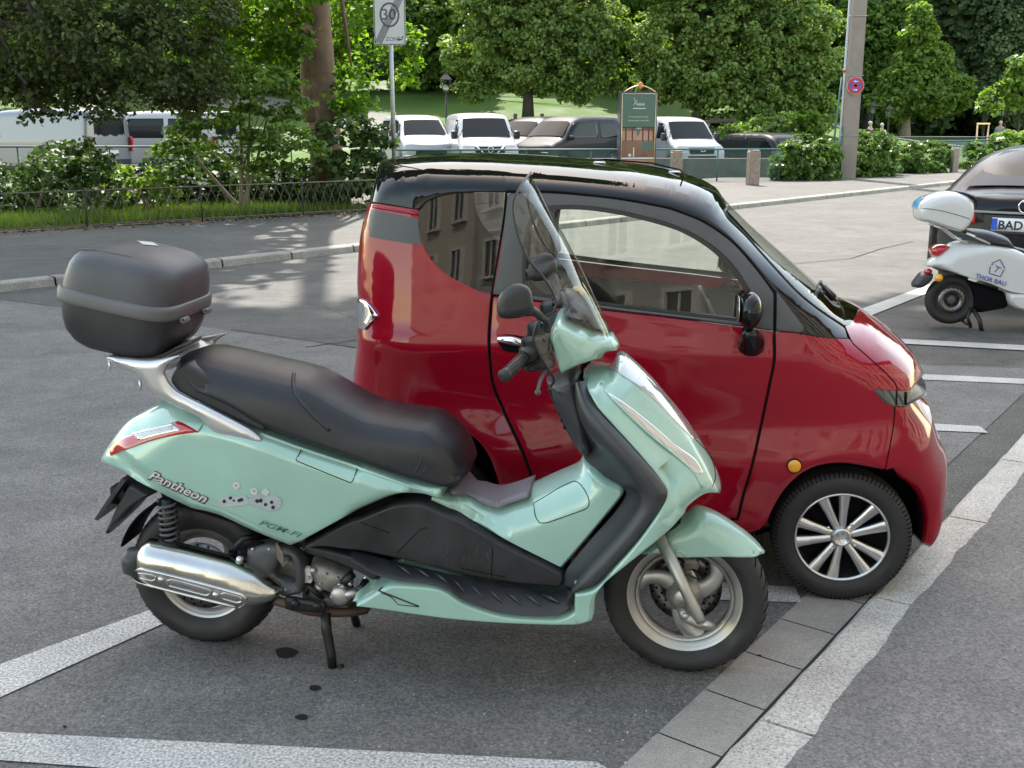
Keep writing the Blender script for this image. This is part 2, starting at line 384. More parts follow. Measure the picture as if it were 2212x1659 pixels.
def textmesh(s, size=1., shear=0., bold=0.):
    c = bpy.data.curves.new('t', 'FONT'); c.body = s; c.size = size; c.shear = shear; c.offset = bold; c.resolution_u = 3
    o = bpy.data.objects.new('t', c); C.objects.link(o); bpy.context.view_layer.update()
    dg = bpy.context.evaluated_depsgraph_get(); me = o.evaluated_get(dg).to_mesh(); V = [tuple(v.co) for v in me.vertices]; F = [tuple(p.vertices) for p in me.polygons]
    o.evaluated_get(dg).to_mesh_clear(); bpy.data.objects.remove(o); bpy.data.curves.remove(c)
    xs = [v[0] for v in V]; x0, x1 = min(xs), max(xs); return [((v[0]-x0)/(x1-x0), v[1]) for v in V], F, x1-x0
def decal_text(name, s, fr, p0, p1, h, f, m, parent, off=.003, shear=0., bold=0.):
    """text running from pixel p0 to p1 with capital height h pixels (perpendicular)"""
    V, F, w = textmesh(s, 1., shear, bold); dx, dy = p1[0]-p0[0], p1[1]-p0[1]; L = math.hypot(dx, dy); nx, ny = dy/L, -dx/L
    pts = [(p0[0]+dx*a+nx*b/.7*h, p0[1]+dy*a+ny*b/.7*h, 0) for a, b in V]
    Q = fr.onto(pts, f, off); return obj(name, [(u, -w_, z) for u, z, w_ in Q], F, m, parent, False)
def plane_text(mb, s, org, X, Y, width=None, size=1., shear=0., bold=0., center=True):
    V, F, w = textmesh(s, 1., shear, bold); k = (width/w if width else size); W_ = w*k; o = Vector(org)-(Vector(X)*W_/2 if center else Vector((0, 0, 0)))
    mb.add([o+Vector(X)*a*W_+Vector(Y)*b*k for a, b in V], F); return mb
# ---------------------------------------------------------------- surfaces
asphalt('asphalt_road', .094, .34, .8, (1, .965, .90), .24, .5)
asphalt('asphalt_parking', .150, .55, 1., (1, .965, .925), .2, 0, con=.75)
asphalt('asphalt_pavement', .175, .5, 1., (1, .96, .93), .16, 0, con=.7)
asphalt('far_pavement_asphalt', .105, .2, .8, (1, .96, .89), .2, 0)
asphalt('paint_line', .46, .35, 1.1, (1, .995, .97), .12, .0, .7, (.12, .12, .12))
asphalt('gutter_concrete', .34, .10, 1.6, (1, .95, .85), .15, 0, .85, con=.45)
asphalt('granite', .50, 1.0, 1.1, (1, .965, .88), .16, 0, .7, (.07, .07, .075), con=.6)
asphalt('kerb_stone', .33, .25, 1.2, (1, .95, .86), .2, 0)
mat('joint', (.03, .03, .027), .95)
mat('oil', (.02, .02, .02), .8, spec=.1)
mat('mint', (.31, .50, .43), .30, .1, .9, .02, vary=.07, vscale=5)
mat('red_paint', (.27, .004, .016), .55, 0., 1., .06, spec=.0)
mat('gloss_black', (.006, .007, .008), .5, 0, .8, .01, spec=0.)
mat('matte_grey', (.075, .078, .082), .5, .1, vary=.06, vscale=6)
mat('rubber_seal', (.012, .012, .013), .45)
mat('tyre', (.018, .018, .019), .62, bump=.2, bscale=300, vary=.25, vscale=12)
mat('black_plastic', (.017, .018, .021), .42, bump=.3, bscale=700, vary=.35, vscale=11)
mat('dark_plastic', (.035, .037, .042), .40, bump=.2, bscale=800, vary=.18, vscale=9)
mat('grey_plastic', (.16, .155, .175), .45, bump=.2, bscale=600, vary=.1, vscale=10)
mat('box_lid', (.062, .065, .073), .45, bump=.35, bscale=420, vary=.2, vscale=9)
mat('box_base', (.028, .029, .032), .42, bump=.35, bscale=420, vary=.25, vscale=9)
mat('box_band', (.11, .113, .12), .45, bump=.2, bscale=500, vary=.1, vscale=6)
mat('seat_vinyl', (.012, .013, .017), .31, bump=.35, bscale=900, vary=.08, vscale=5)
mat('silver', (.62, .63, .64), .3, .75, .4, .1, vary=.06, vscale=6)
mat('steel', (.62, .60, .56), .22, 1., vary=.25, vscale=4)
mat('alu', (.45, .44, .42), .42, .85, vary=.15, vscale=10)
mat('bright_alu', (.66, .66, .67), .27, 1.)
mat('chrome', (.85, .85, .87), .06, 1.)
mat('engine_grey', (.12, .115, .105), .5, .6, vary=.3, vscale=15)
mat('engine_light', (.30, .285, .25), .5, .6, vary=.25, vscale=18)
mat('disc_steel', (.20, .19, .19), .35, .9)
mat('rust_pipe', (.085, .055, .045), .6, .4, vary=.4, vscale=25)
mat('black_metal', (.014, .014, .015), .4, .3)
mat('near_black', (.004, .004, .005), .8, spec=.1)
mat('lamp_red', (.42, .008, .015), .12, 0, 1., .02)
mat('lamp_clear', (.50, .50, .49), .12, .5, 1., .02)
mat('lamp_smoke', (.05, .06, .06), .12, .4, .8, .02)
mat('amber', (.80, .36, .01), .2, 0, 1., .03)
mat('white_paint', (.56, .57, .57), .28, 0, .5, .04)
mat('blue_paint', (.10, .38, .72), .3, 0, .6, .05)
mat('navy_ink', (.05, .08, .30), .5)
mat('dark_green_ink', (.03, .11, .09), .5)
mat('letter_silver', (.62, .58, .60), .35, .3)
mat('letter_dark', (.06, .045, .05), .5)
mat('sticker_grey', (.34, .39, .40), .5, vary=.12, vscale=30)
mat('sticker_light', (.50, .50, .48), .5)
mat('cloth_dark', (.03, .032, .036), .9)
mat('plate_white', (.75, .76, .76), .45)
mat('plate_black', (.01, .01, .012), .5)
mat('plate_blue', (.02, .10, .55), .45)
mat('interior_grey', (.07, .07, .075), .7)
glassmat('clear_screen', (.90, .92, .91), .02, 1.5, .8)
glassmat('window_glass', (.93, .96, .94), .005, 1.5, .6)
glassmat('quarter_glass', (.55, .56, .56), .01, 1.7, .8)
glassmat('lens', (.9, .92, .9), .01, 1.5, 1.3)
# ---------------------------------------------------------------- the setting: road, parking bays, kerbs, pavements
def sheet(name, pts, z, m, kind='structure', parent=None):
    o = obj(name, [(p[0], p[1], z) for p in pts], [tuple(range(len(pts)))], m, parent, False)
    if kind and not parent: tag(o, kind=kind)
    return o
KD = Vector((.588, .809, 0)); KN = Vector((.809, -.588, 0))     # kerb direction and its normal towards the right pavement
K0 = Vector((.533, 2.397, 0))                                    # a point on the gutter / granite edge
def kp(t, n, z=0.): p = K0+KD*t+KN*n; return (p.x, p.y, z)
big = [(-120, -60), (160, -60), (160, 160), (-120, 160)]
sheet('ground', big, -.012, 'far_pavement_asphalt')
FK = [gnd(*p) for p in ((0, 625), (445, 580), (765, 548), (1600, 452), (1830, 424), (2080, 395))]
fd = Vector((.655, .755, 0)); f0 = Vector((-2.05, 13.86, 0))
def fkp(t, n): p = f0+fd*t+Vector((-.755, .655, 0))*n; return (p.x, p.y)
sheet('road', [fkp(-40, 0), kp(-40, -.2)[:2], kp(70, -.2)[:2], fkp(70, 0)], 0, 'asphalt_road')
# parking bay asphalt: darker patch with a sealed seam
pk = [gnd(-900, 560), gnd(0, 648), gnd(770, 752), gnd(1250, 800), gnd(1750, 745), gnd(2000, 790), gnd(2330, 800)]
pk = [(p[0], p[1]) for p in pk]
sheet('parking_area', pk+[kp(5.3, -.2)[:2], kp(-40, -.2)[:2], (-25, -18), (-25, 8)], .004, 'asphalt_parking')
b = MB()
for (x0, y0, x1, y1) in ((0, 648, 110, 662), (500, 714, 650, 735), (650, 735, 790, 756), (660, 752, 790, 732), (1684, 574, 1760, 566), (1760, 566, 1838, 559), (1838, 559, 1906, 537), (1906, 537, 1973, 522), (1590, 598, 1684, 574)):
    a, c_ = Vector(gnd(x0, y0)), Vector(gnd(x1, y1)); d = (c_-a)
    if d.length < .05: continue
    nn = Vector((-d.y, d.x, 0)).normalized()*.009; z = Vector((0, 0, .0075))
    b.add([a-nn+z, c_-nn+z, c_+nn+z, a+nn+z], [(0, 1, 2, 3)])
tag(b.build('road_seam', 'joint', smooth=False), kind='structure')
# painted lines
def pline(quad):
    pts = [gnd(*q) for q in quad]; return pts
lines = [[(-900, 1545), (0, 1587), (1290, 1652), (1400, 1720), (700, 1700), (0, 1648), (-900, 1600)],
         [(-60, 1462), (0, 1440), (330, 1320), (400, 1296), (470, 1290), (357, 1350), (0, 1512), (-60, 1542)],
         [(1480, 1262), (1555, 1262), (1716, 1273), (1733, 1306), (1480, 1298)],
         [(1858, 670), (1975, 628), (2050, 600), (2072, 612), (1985, 642), (1880, 684)],
         [(1925, 733), (2212, 748), (2300, 753), (2300, 764), (2212, 759), (1945, 744)],
         [(1983, 810), (2212, 821), (2330, 826), (2330, 838), (2212, 832), (1983, 822)],
         [(2000, 917), (2116, 924), (2134, 938), (2000, 932)]]
b = MB()
for q in lines:
    P = pline(q); b.add([(p[0], p[1], .0085) for p in P], [tuple(range(len(P)))])
tag(b.build('parking_markings', 'paint_line', smooth=False), kind='structure')
b = MB()
for (x, y, rx, ry) in ((618, 1414, 24, 12), (652, 1553, 14, 6), (680, 1490, 13, 6), (140, 1574, 4, 3), (1640, 1420, 5, 2)):
    b.add([(gnd(x+rx*math.cos(a)*(1+.15*math.sin(3*a+x)), y+ry*math.sin(a)*(1+.12*math.cos(2*a)))[0], gnd(x+rx*math.cos(a), y+ry*math.sin(a))[1], .0065) for a in [k*math.pi/9 for k in range(18)]], [tuple(range(18))])
tag(b.build('oil_stains', 'oil', smooth=False), kind='stuff')
# gutter slabs and granite kerb stones, near side
b = MB(); g0 = -40.
t = g0
while t < 1.55:
    L = .28; b.add([kp(t+.003, -.205, .0065), kp(t+L-.003, -.205, .0065), kp(t+L-.003, -.022, .003), kp(t+.003, -.022, .003)], [(0, 3, 2, 1)]); t += L
tag(b.build('gutter', 'gutter_concrete', smooth=False), kind='structure')
b = MB(); b.add([kp(1.58, -.2005, .0), kp(60, -.2005, .0), kp(60, .0, .0), kp(1.58, .0, .0)], [(0, 3, 2, 1)]); tag(b.build('road_edge', 'asphalt_road', smooth=False), kind='structure')
b = MB(); b.add([kp(g0, -.208, .001), kp(1.6, -.208, .001), kp(1.6, .05, .001), kp(g0, .05, .001)], [(0, 3, 2, 1)])
tag(b.build('gutter_bed', 'joint', smooth=False), kind='structure')
b = MB(); t = .22-14*.95; i = 0
rr = random.Random(3)
while t < 45:
    L = .95; wob = lambda: rr.uniform(-.008, .008)
    n_ = 12; top_in = [kp(t+.006+(L-.012)*k/n_, .012+wob()*.4, .034) for k in range(n_+1)]; lo_in = [kp(t+.006+(L-.012)*k/n_, -.008, -.01) for k in range(n_+1)]
    mid_in = [kp(t+.006+(L-.012)*k/n_, -.002+wob()*.4, .022) for k in range(n_+1)]
    out_ = [kp(t+.006+(L-.012)*k/n_, .212+wob()*1.6, .038) for k in range(n_+1)]
    loft([[Vector(p) for p in out_], [Vector(p) for p in top_in], [Vector(p) for p in mid_in], [Vector(p) for p in lo_in]], b)
    for q in (0, n_): b.add([lo_in[q], mid_in[q], top_in[q], out_[q], kp(t+.006 if q == 0 else t+L-.006, .185, -.01)], [(0, 1, 2, 3, 4)])
    t += L; i += 1
tag(b.build('granite_kerb', 'granite', smooth=False), kind='structure')
b = MB(); pe = []
t = -14.
def edge_w(t): return .142+.006*math.sin(t*3.1+1)+.004*math.sin(t*9.7)+.003*math.sin(t*23.3+2)+rr.uniform(-.003, .003)
while t < 45: pe.append(kp(t, edge_w(t), .0405)); t += .04
nE = len(pe); b.add(pe+[kp(t-.04, 30, .0405), kp(-14, 30, .0405)], [tuple(range(nE+2))])
tag(b.build('pavement', 'asphalt_pavement', smooth=False), kind='structure')
# far kerb and far pavement
b = MB(); t = -30.
while t < 60:
    A = lambda tt, nn, z: Vector((*fkp(tt, nn), z))
    loft([[A(t+.01, .0, -.01), A(t+.99, 0., -.01)], [A(t+.01, .01, .075), A(t+.99, .01, .075)], [A(t+.01, .03, .09), A(t+.99, .03, .09)], [A(t+.01, .15, .095), A(t+.99, .15, .095)], [A(t+.01, .151, .02), A(t+.99, .151, .02)]], b); t += 1.
tag(b.build('far_kerb', 'kerb_stone', smooth=False), kind='structure')
# ================================================================ the green scooter
SA = math.atan2(2.911-3.105, .534+.952)
SF = Frame(-.952, 3.105, SA)
SC = empty('motor_scooter', (-.952, 3.105, 0), SA, 'mint green motor scooter with clear windscreen and black luggage box, parked on its centre stand', 'scooter')
WB = 1.499
def motowheel(name, parent, c, R, rimr, wid, rim_m, yaw=0., spokes=3, disc_side=1):
    root = empty(name, c, yaw); root.parent = parent
    h = wid/2; b = MB(); prof = []
    for k in range(13):
        a = math.pi*k/12; prof.append((R-(R-rimr)*.48+(R-rimr)*.48*math.sin(a)*1.0, -h*math.cos(a)))
    prof = [(rimr-.004, -h*.62), (rimr+.004, -h*.72), (rimr+(R-rimr)*.3, -h*.97)]+prof[1:-1]+[(rimr+(R-rimr)*.3, h*.97), (rimr+.004, h*.72), (rimr-.004, h*.62)]
    b.lathe(prof, (0, 0, 0), n=72); b.build('tyre', 'tyre', root)
    g = MB()                                              # tread grooves
    for k in range(40):
        a = 2*math.pi*k/40
        for sg in (-1, 1):
            P = []
            for q in range(5):
                aa = a+q*.022*sg; yy = sg*(h*.15+h*.62*q/4); rr_ = R-(R-rimr)*.48*(1-math.sqrt(max(0, 1-(yy/h)**2)))+.0004
                P.append((math.cos(aa)*rr_, yy, math.sin(aa)*rr_))
            g.tube(P, .0016, 5)
    g.build('tread_grooves', 'near_black', root)
    b = MB()
    b.lathe([(rimr+.003, -h*.66), (rimr+.006, -h*.6), (rimr-.006, -h*.56), (rimr-.012, -h*.5), (rimr-.016, -h*.42), (rimr-.028, -h*.36), (rimr-.031, -h*.1), (rimr-.031, h*.1), (rimr-.028, h*.36), (rimr-.016, h*.42), (rimr-.012, h*.5), (rimr-.006, h*.56), (rimr+.006, h*.6), (rimr+.003, h*.66)], (0, 0, 0), n=72)
    b.lathe([(rimr-.03, -.02), (rimr-.04, -.016), (rimr-.04, .016), (rimr-.03, .02)], (0, 0, 0), n=72)
    b.build('rim', rim_m, root)
    b = MB(); b.lathe([(.0, -.045), (.028, -.045), (.034, -.038), (.04, -.02), (.055, -.012), (.055, .02), (.03, .045), (0, .045)], (0, 0, 0), n=32)
    for k in range(spokes):
        a0 = 2*math.pi*k/spokes+.35
        secs = []
        for q in range(11):
            t = q/10; rr_ = .03+(rimr-.063)*t; aa = a0+.5*t*t; wd_ = .031-.011*t+.010*max(0, t-.75)*4; c_ = Vector((math.cos(aa)*rr_, 0, math.sin(aa)*rr_)); tg = Vector((-math.sin(aa+.5*t), 0, math.cos(aa+.5*t)))
            secs.append([c_+tg*(wd_*math.cos(p))+Vector((0, .015*math.sin(p), 0)) for p in [2*math.pi*j/12 for j in range(12)]])
        loft(secs, b, True)
    b.build('spokes', rim_m, root)
    b = MB(); y = .05*disc_side
    b.lathe([(.058, y-.002), (.108, y-.002), (.108, y+.002), (.058, y+.002)], (0, 0, 0), n=60, closed=True); b.build('brake_disc', 'disc_steel', root)
    b = MB()
    for k in range(18):
        for q, r_ in enumerate((.074, .087, .1)):
            a = 2*math.pi*k/18+q*.11; p = Vector((math.cos(a)*r_, y, math.sin(a)*r_)); b.lathe([(0, -.0026), (.0042, -.0026), (.0042, .0026), (0, .0026)], p, n=8)
    b.build('disc_holes', 'near_black', root)
    return root
RF, RR = .240, .236
fw = motowheel('front_wheel', SC, (WB-.024, 0, RF), RF, .172, .105, 'alu', R_(-4))
rw = motowheel('rear_wheel', SC, (.0, 0, RR), RR, .152, .125, 'alu', 0, 3, -1)
# rear body
tailw = lambda u, z: .105+.085*np.clip((u+.30)/.55, 0, 1)**.6
body = Z('Z5', '160,530 172,480 240,372 340,250 450,180', .0, .15)+Z('Z5', '600,118,.02,.12 760,150,.10,.06', .0)+Z('Z5', '1000,255,.15,.03 1250,338 1500,428 1700,495 1920,567', .17, .03)+Z('Z6', '0,742 200,815 330,862 450,893 568,903 560,960 540,1030 430,985 320,976 210,992 0,1078', .19, .03)+Z('Z5', '1830,945 1530,1110 1460,1142,.165 1100,1002,.165 960,942,.165 850,912,.16 740,890,.155 500,772,.145 360,665,.12 190,572,.05,.08', .19, .012)
LOW = np.array([SF.bp(p[0], p[1], .17) for p in Z('Z5', '190,572 360,665 500,772 740,890 850,912 960,942 1100,1002 1460,1142')]); LOW = np.concatenate([LOW, LOW[::-1]+1e-5])
ob, FB = pillow('rear_body', SF, body, tailw, 'mint', SC, p=2.0, sigma=.012, step=.012, relief=lambda u, z: -.03*np.clip(1-sdist(np.stack([u, z], 1), LOW)[0]/.045, 0, 1))
# tail lamp
panel('tail_lamp', SF, Z('Z5', '195,440 205,500 420,418 600,368 812,335 675,262 640,268 480,310 300,370 235,400'), FB, 'lamp_red', SC, .006, .012, .005, .01)
tl = panel('tail_lamp_lens', SF, Z('Z5', '352,340 520,297 640,270 700,322 560,352 405,393'), FB, 'lamp_clear', SC, .0085, .01, .004, .01)
b = MB()
for k in range(4): seam('x', SF, Z('Z5', f'{362+9*k},{350+11*k} 500,{316+9*k} 640,{285+9*k}'), FB, None, None, .0012, .009, mb=b)
b.build('lamp_ribs', 'silver', tl)
# seams in the rear body
b = MB()
seam('x', SF, Z('Z5', '1510,430 1530,455 1493,522 1500,532 1870,683 1885,670 1920,575'), FB, None, None, .0013, .0, mb=b)
seam('x', SF, Z('Z5', '850,280 812,335'), FB, None, None, .0011, 0, mb=b)
seam('x', SF, Z('Z6', '565,958 540,1030'), FB, None, None, .0012, 0, mb=b)
b.build('panel_gap', 'near_black', SC)
# pale lip under the seat
b = MB(); P = onpath(SF, Z('Z5', '1250,345 1500,436 1700,503 1920,575', .17)+Z('Z6', '0,750 200,823 330,870 450,900 560,908', .17), FB, .0, step=6); b.tube(P, .0055, 8); b.tube([Vector((p.x, -p.y, p.z)) for p in P], .0055, 8); b.build('seat_lip', 'mint', SC)
# marks
def decal_poly(name, groups, fr, f, m, parent, off=.002):
    b = MB()
    for g in groups:
        q = fr.onto(g, f, off); c_ = np.mean([(u, w, z) for u, z, w in q], 0)
        b.add([(u, -w, z) for u, z, w in q], [tuple(range(len(q)))[::-1]])
    return b.build(name, m, parent, False)
def blob(k, x, y, rx, ry, n=10, jag=0., seed=1):
    r0 = random.Random(seed); return Z(k, ' '.join(f'{x+rx*math.cos(2*math.pi*i/n)*(1+jag*r0.uniform(-1,1))},{y+ry*math.sin(2*math.pi*i/n)*(1+jag*r0.uniform(-1,1))}' for i in range(n)))
pv = lambda x, y: (172.8+.3125*x, 829.5+.3125*y)
decal_text('lettering_border', 'Pantheon', SF, pv(466, 655), pv(872, 832), 21, FB, 'letter_dark', SC, .0022, .25, .055)
decal_text('lettering', 'Pantheon', SF, pv(472, 652), pv(864, 824), 19, FB, 'letter_silver', SC, .003, .25, .012)
decal_text('lettering', 'PGM-FI', SF, pv(1235, 972), pv(1525, 1068), 11, FB, 'dark_green_ink', SC, .007, .35, .004)
decal_text('lettering', 'HONDA SYSTEM', SF, pv(1262, 1003), pv(1500, 1084), 3, FB, 'dark_green_ink', SC, .006, .3, .0)
def jagpoly(s, seed):
    P = spline(Z('Z5', s), 2.2, True, 200); r0 = random.Random(seed); c_ = P[:, :2].mean(0); out = []
    for i, p in enumerate(P): k = 1+(.06 if i % 2 else -.05)*r0.uniform(.2, 1.4); out.append((c_[0]+(p[0]-c_[0])*k, c_[1]+(p[1]-c_[1])*k, 0))
    return out
st = []
def flatpatch(name, polys, m, off):
    b = MB()
    for pl in polys:
        q = SF.onto(pl, FB, off); uv = np.array([(a, c_) for a, c_, _ in q]); V, F = triangulate(uv, .01); w = FB(V)+off; b.add([(V[i, 0], -w[i], V[i, 1]) for i in range(len(V))], F.tolist())
    return b.build(name, m, SC, False)
flatpatch('sticker', [jagpoly('958,800 1010,775 1040,760 1080,775 1140,768 1160,790 1165,830 1100,842 1020,850 955,848', 3), jagpoly('1172,790 1230,760 1300,775 1350,770 1388,800 1382,860 1320,880 1240,858 1180,830', 5)], 'sticker_grey', .0018)
flatpatch('sticker', [[tuple(p[:3]) for p in blob('Z5', x, y, 26, 26, 16, .2, x)] for x, y in ((1080, 703), (1203, 742), (1280, 748))], 'sticker_light', .0018)
flatpatch('sticker_marks', [[tuple(p[:3]) for p in blob('Z5', x, y, r, r, 12, .12, x)] for x, y, r in ((997, 812, 13), (1040, 788, 12), (1063, 806, 8), (1100, 806, 12), (1116, 801, 13), (1225, 810, 14), (1250, 806, 14), (1283, 833, 12), (1324, 818, 12), (1334, 853, 13), (1078, 702, 5), (1203, 741, 5))], 'plate_black', .0026)
# seat
seat = Z('ZB', '1165,1010,.15,.03 1128,962,.12,.05 1150,895,.06,.07 1200,832,.0,.12 1290,797,,.14 1360,793,,.14 1450,803,,.14 1600,838,,.14 1900,905,,.14 2040,942,,.14 2120,982,,.14 2212,1037,,.14')+Z('Z6', '100,286,,.13 230,315,,.13 420,345,,.12 500,372,.02,.10 560,412,.03,.09 610,470,.05,.08 680,560,.07,.07 735,690,.09,.07 748,770,.10,.05 720,840,.12,.03 640,895,.14,.02 566,905,.15,.02 450,893,.17,.02 330,852,.17,.02 0,738,.17,.02')+Z('Z5', '1920,560,.17,.02 1500,412,.17,.02 1240,310,.17,.02 1000,170,.17,.02 760,60,.165,.02')+Z('ZB', '1230,1060,.16,.02')
seatw = lambda u, z: .172-.03*np.clip((u-.45)/.5, 0, 1)-.02*np.clip((-.0-u)/.25, 0, 1)
so_, FS = pillow('seat', SF, seat, seatw, 'seat_vinyl', SC, p=2.7, sigma=.02, corner=60)
b = MB(); seam('x', SF, Z('ZB', '1890,960,.1 1885,1040,.13 1920,1120,.15 2010,1230,.16 2120,1330,.17'), FS, None, None, .0055, -.001, mb=b)
seam('x', SF, Z('ZB', '1165,1000,.14 1250,1100,.16 1400,1180,.17 1700,1300,.17 2100,1460,.17'), FS, None, None, .0015, .0, mb=b)
b.build('seat_seam', 'seat_vinyl', so_)
b = MB()
for s in ('425,670 415,720 370,790 345,830', '478,738 440,770 395,825', '490,828 460,862'): seam('x', SF, Z('Z6', s, .15), FS, None, None, .0028, -.0008, mb=b)
for s in ('1380,1110 1398,1150 1400,1180', '1300,1100 1320,1140 1322,1160', '1250,1075 1270,1110'): seam('x', SF, Z('ZB', s, .15), FS, None, None, .0022, -.0006, mb=b)
b.build('seat_creases', 'seat_vinyl', so_)
# silver grab rail and carrier
railp = Z('ZB', '668,845 800,922 890,968 930,1012 980,1082 1100,1152 1300,1252 1340,1302 1400,1342 1500,1368 1650,1402 1692,1400 1680,1368 1600,1308 1350,1178 1150,1078 1092,1022 1062,962 1078,912 1130,868 1180,836 1100,850 960,870', .17)
for sgn in (1, -1):
    o_, FRl = pillow('grab_rail', SF, railp, .014, 'silver', SC, p=2.2, wc=.172*sgn, sigma=.004, step=.012, res=.004)
b = MB(); A = [SF.P(*ZM_['ZB'][:2], 0)]; 
pts = [SF.P(0+.336*x, 483.9+.336*y, .165) for x, y in ((690, 852), (960, 878), (1080, 910))]
for i in range(len(pts)-1):
    p, q = pts[i], pts[i+1]; V = [p, q, Vector((q.x, -q.y, q.z)), Vector((p.x, -p.y, p.z))]; V += [v-Vector((0, 0, .014)) for v in V]
    b.add(V, [(0, 1, 2, 3), (7, 6, 5, 4), (0, 4, 5, 1), (2, 6, 7, 3), (1, 5, 6, 2), (0, 3, 7, 4)])
b.build('carrier_deck', 'silver', SC, False)
b = MB()
for x, y in ((704, 880), (900, 1005)): p = SF.P(.336*x, 483.9+.336*y, .16); b.cyl(p, p-Vector((0, 0, .03)), .004, 8)
b.build('hook_pegs', 'silver', SC)
# luggage box
BX = empty('luggage_box', (0, 0, 0)); BX.parent = SC
bm3 = Matrix.Rotation(R_(10.9), 3, 'Y'); bc = Vector((-.157, 0, 1.098))
def bsec(h, a, b_, off=0., n=64, ex=4.2):
    V = []
    for k in range(n):
        t = 2*math.pi*k/n; c_, s_ = math.cos(t), math.sin(t); r = (abs(c_)**ex+abs(s_)**ex)**(-1/ex); V.append(bc+bm3@Vector((a*r*c_+off, b_*r*s_, h)))
    return V
def bloft(name, S_, m, ex=4.2):
    rows = [bsec(h, a, b_, o, ex=ex) for h, a, b_, o in S_]; b = loft(rows, None, True); n = 64
    b.F += [tuple(range(n))[::-1], tuple(range((len(rows)-1)*n, len(rows)*n))]; return autosmooth(b.build(name, m, BX), 60)
bloft('base', [(-.152, .080, .135, .004), (-.147, .102, .150, .004), (-.132, .128, .165, .003), (-.105, .150, .176, .001), (-.07, .161, .183, 0), (-.02, .168, .188, 0), (-.012, .168, .188, 0)], 'box_base', 5.)
bloft('lid', [(.012, .169, .189, 0), (.03, .169, .188, .001), (.06, .166, .186, .003), (.088, .161, .181, .005), (.108, .152, .173, .007), (.124, .138, .160, .008), (.136, .116, .140, .008), (.143, .09, .112, .008), (.148, .055, .07, .008), (.150, .015, .02, .008)], 'box_lid', 4.6)
bloft('band', [(-.020, .164, .184, 0), (-.021, .174, .194, 0), (-.017, .177, .197, 0), (-.008, .1775, .1975, 0), (.006, .1775, .1975, 0), (.015, .176, .196, 0), (.020, .171, .191, 0), (.021, .164, .184, 0)], 'box_band', 5.)
foot = Z('ZB', '543,752,.13,.03 700,810,.14,.015 860,860,.15,.012 990,868,.15,.012 1120,800,.05,.012 1222,740,-.02,.02 1226,775,-.02,.02 1180,815,0,.02 1090,890,.12,.012 1040,918,.15,.012 950,905,.15,.012 800,870,.14,.012 560,792,.13,.02')
pillow('foot_plate', SF, foot, .165, 'box_base', BX, p=2.6, sigma=.004, step=.015)
for y_ in (-.075, .085):
    b = MB(); c_ = bc+bm3@Vector((.182, y_, -.024)); b.bbox(c_, (.018, .05, .018), .006, bm3); b.build('latch', 'box_band', BX)
b = MB(); b.add([bc+bm3@Vector((x, y, .1520)) for x, y in ((.0, .0), (.035, .03), (.0, .065), (-.035, .035))], [(0, 1, 2, 3)]); b.build('sticker', 'sticker_light', BX, False)
b = MB(); b.tube([bc+bm3@Vector(v) for v in ((-.135, -.128, .126), (-.08, -.134, .134), (-.02, -.135, .136), (.03, -.133, .136), (.06, -.13, .135))], [.002, .0045, .005, .0045, .001], 8); b.build('lid_ridge', 'box_lid', BX)
b = MB(); b.tube([bc+bm3@Vector(v) for v in ((-.150, -.05, .094), (-.153, .0, .095), (-.150, .05, .094))], .008, 8); b.build('reflector', 'lamp_red', BX)
pillow('seat_base', SF, Z('ZB', '1085,985 1110,930 1200,880 1330,960 1500,1100 1760,1300 1690,1345 1350,1190 1150,1092 1095,1030', .15, .012), .158, 'black_plastic', SC, sigma=.003)
# tunnel between seat and leg shield
tun = Z('Z6', '640,905,.05,.03 760,880,,.09 850,908,,.09 940,932,,.09 1050,908,,.09 1175,868,,.09 1350,790,,.09 1500,722,,.09 1545,655,,.06 1640,720,.06,.03 1720,800,.11,.02 1830,850,.12,.02 1850,905,.13,.02 1830,960,.13,.02 1600,1240,.13,.02 1400,1470,.13,.02 1000,1275,.135,.02 700,1105,.14,.02 540,1040,.15,.02 450,1000,.15,.02 500,900,.1,.02', 0)
_, FT = pillow('centre_tunnel', SF, tun, .145, 'mint', SC, p=2.0, sigma=.02, corner=45)
cons = Z('Z6', '560,905,.12,.03 640,870,.08,.04 700,820,.03,.08 780,865,,.09 850,888,,.09 940,912,,.09 1050,888,,.09 1150,853,,.09 1183,868,.03,.05 1165,975,.13,.01 1080,1015,.145,.01 1000,1042,.145,.01 930,1063,.145,.01 860,1052,.145,.01 700,990,.145,.01 590,930,.14,.01', 0)
pillow('console_cover', SF, cons, .157, 'grey_plastic', SC, p=2.7, sigma=.012, corner=50)
b = MB(); seam('x', SF, Z('Z6', '1200,990 1300,930 1400,870 1480,836 1510,846 1550,895 1582,965 1580,1010 1560,1030 1400,1088 1290,1125 1240,1125 1212,1080', .12), FT, None, None, .0013, .0, closed=True, mb=b)
b.build('filler_lid_gap', 'near_black', SC)
for x, y in ((1792, 925), (1376, 1416)):
    q = SF.onto(Z('Z6', f'{x},{y}', .13), FT, 0)[0]; b = MB(); b.lathe([(0, -.007), (.005, -.007), (.008, -.003), (.008, .004)], (q[0], -q[2], q[1]), n=16); b.build('screw', 'bright_alu', SC)
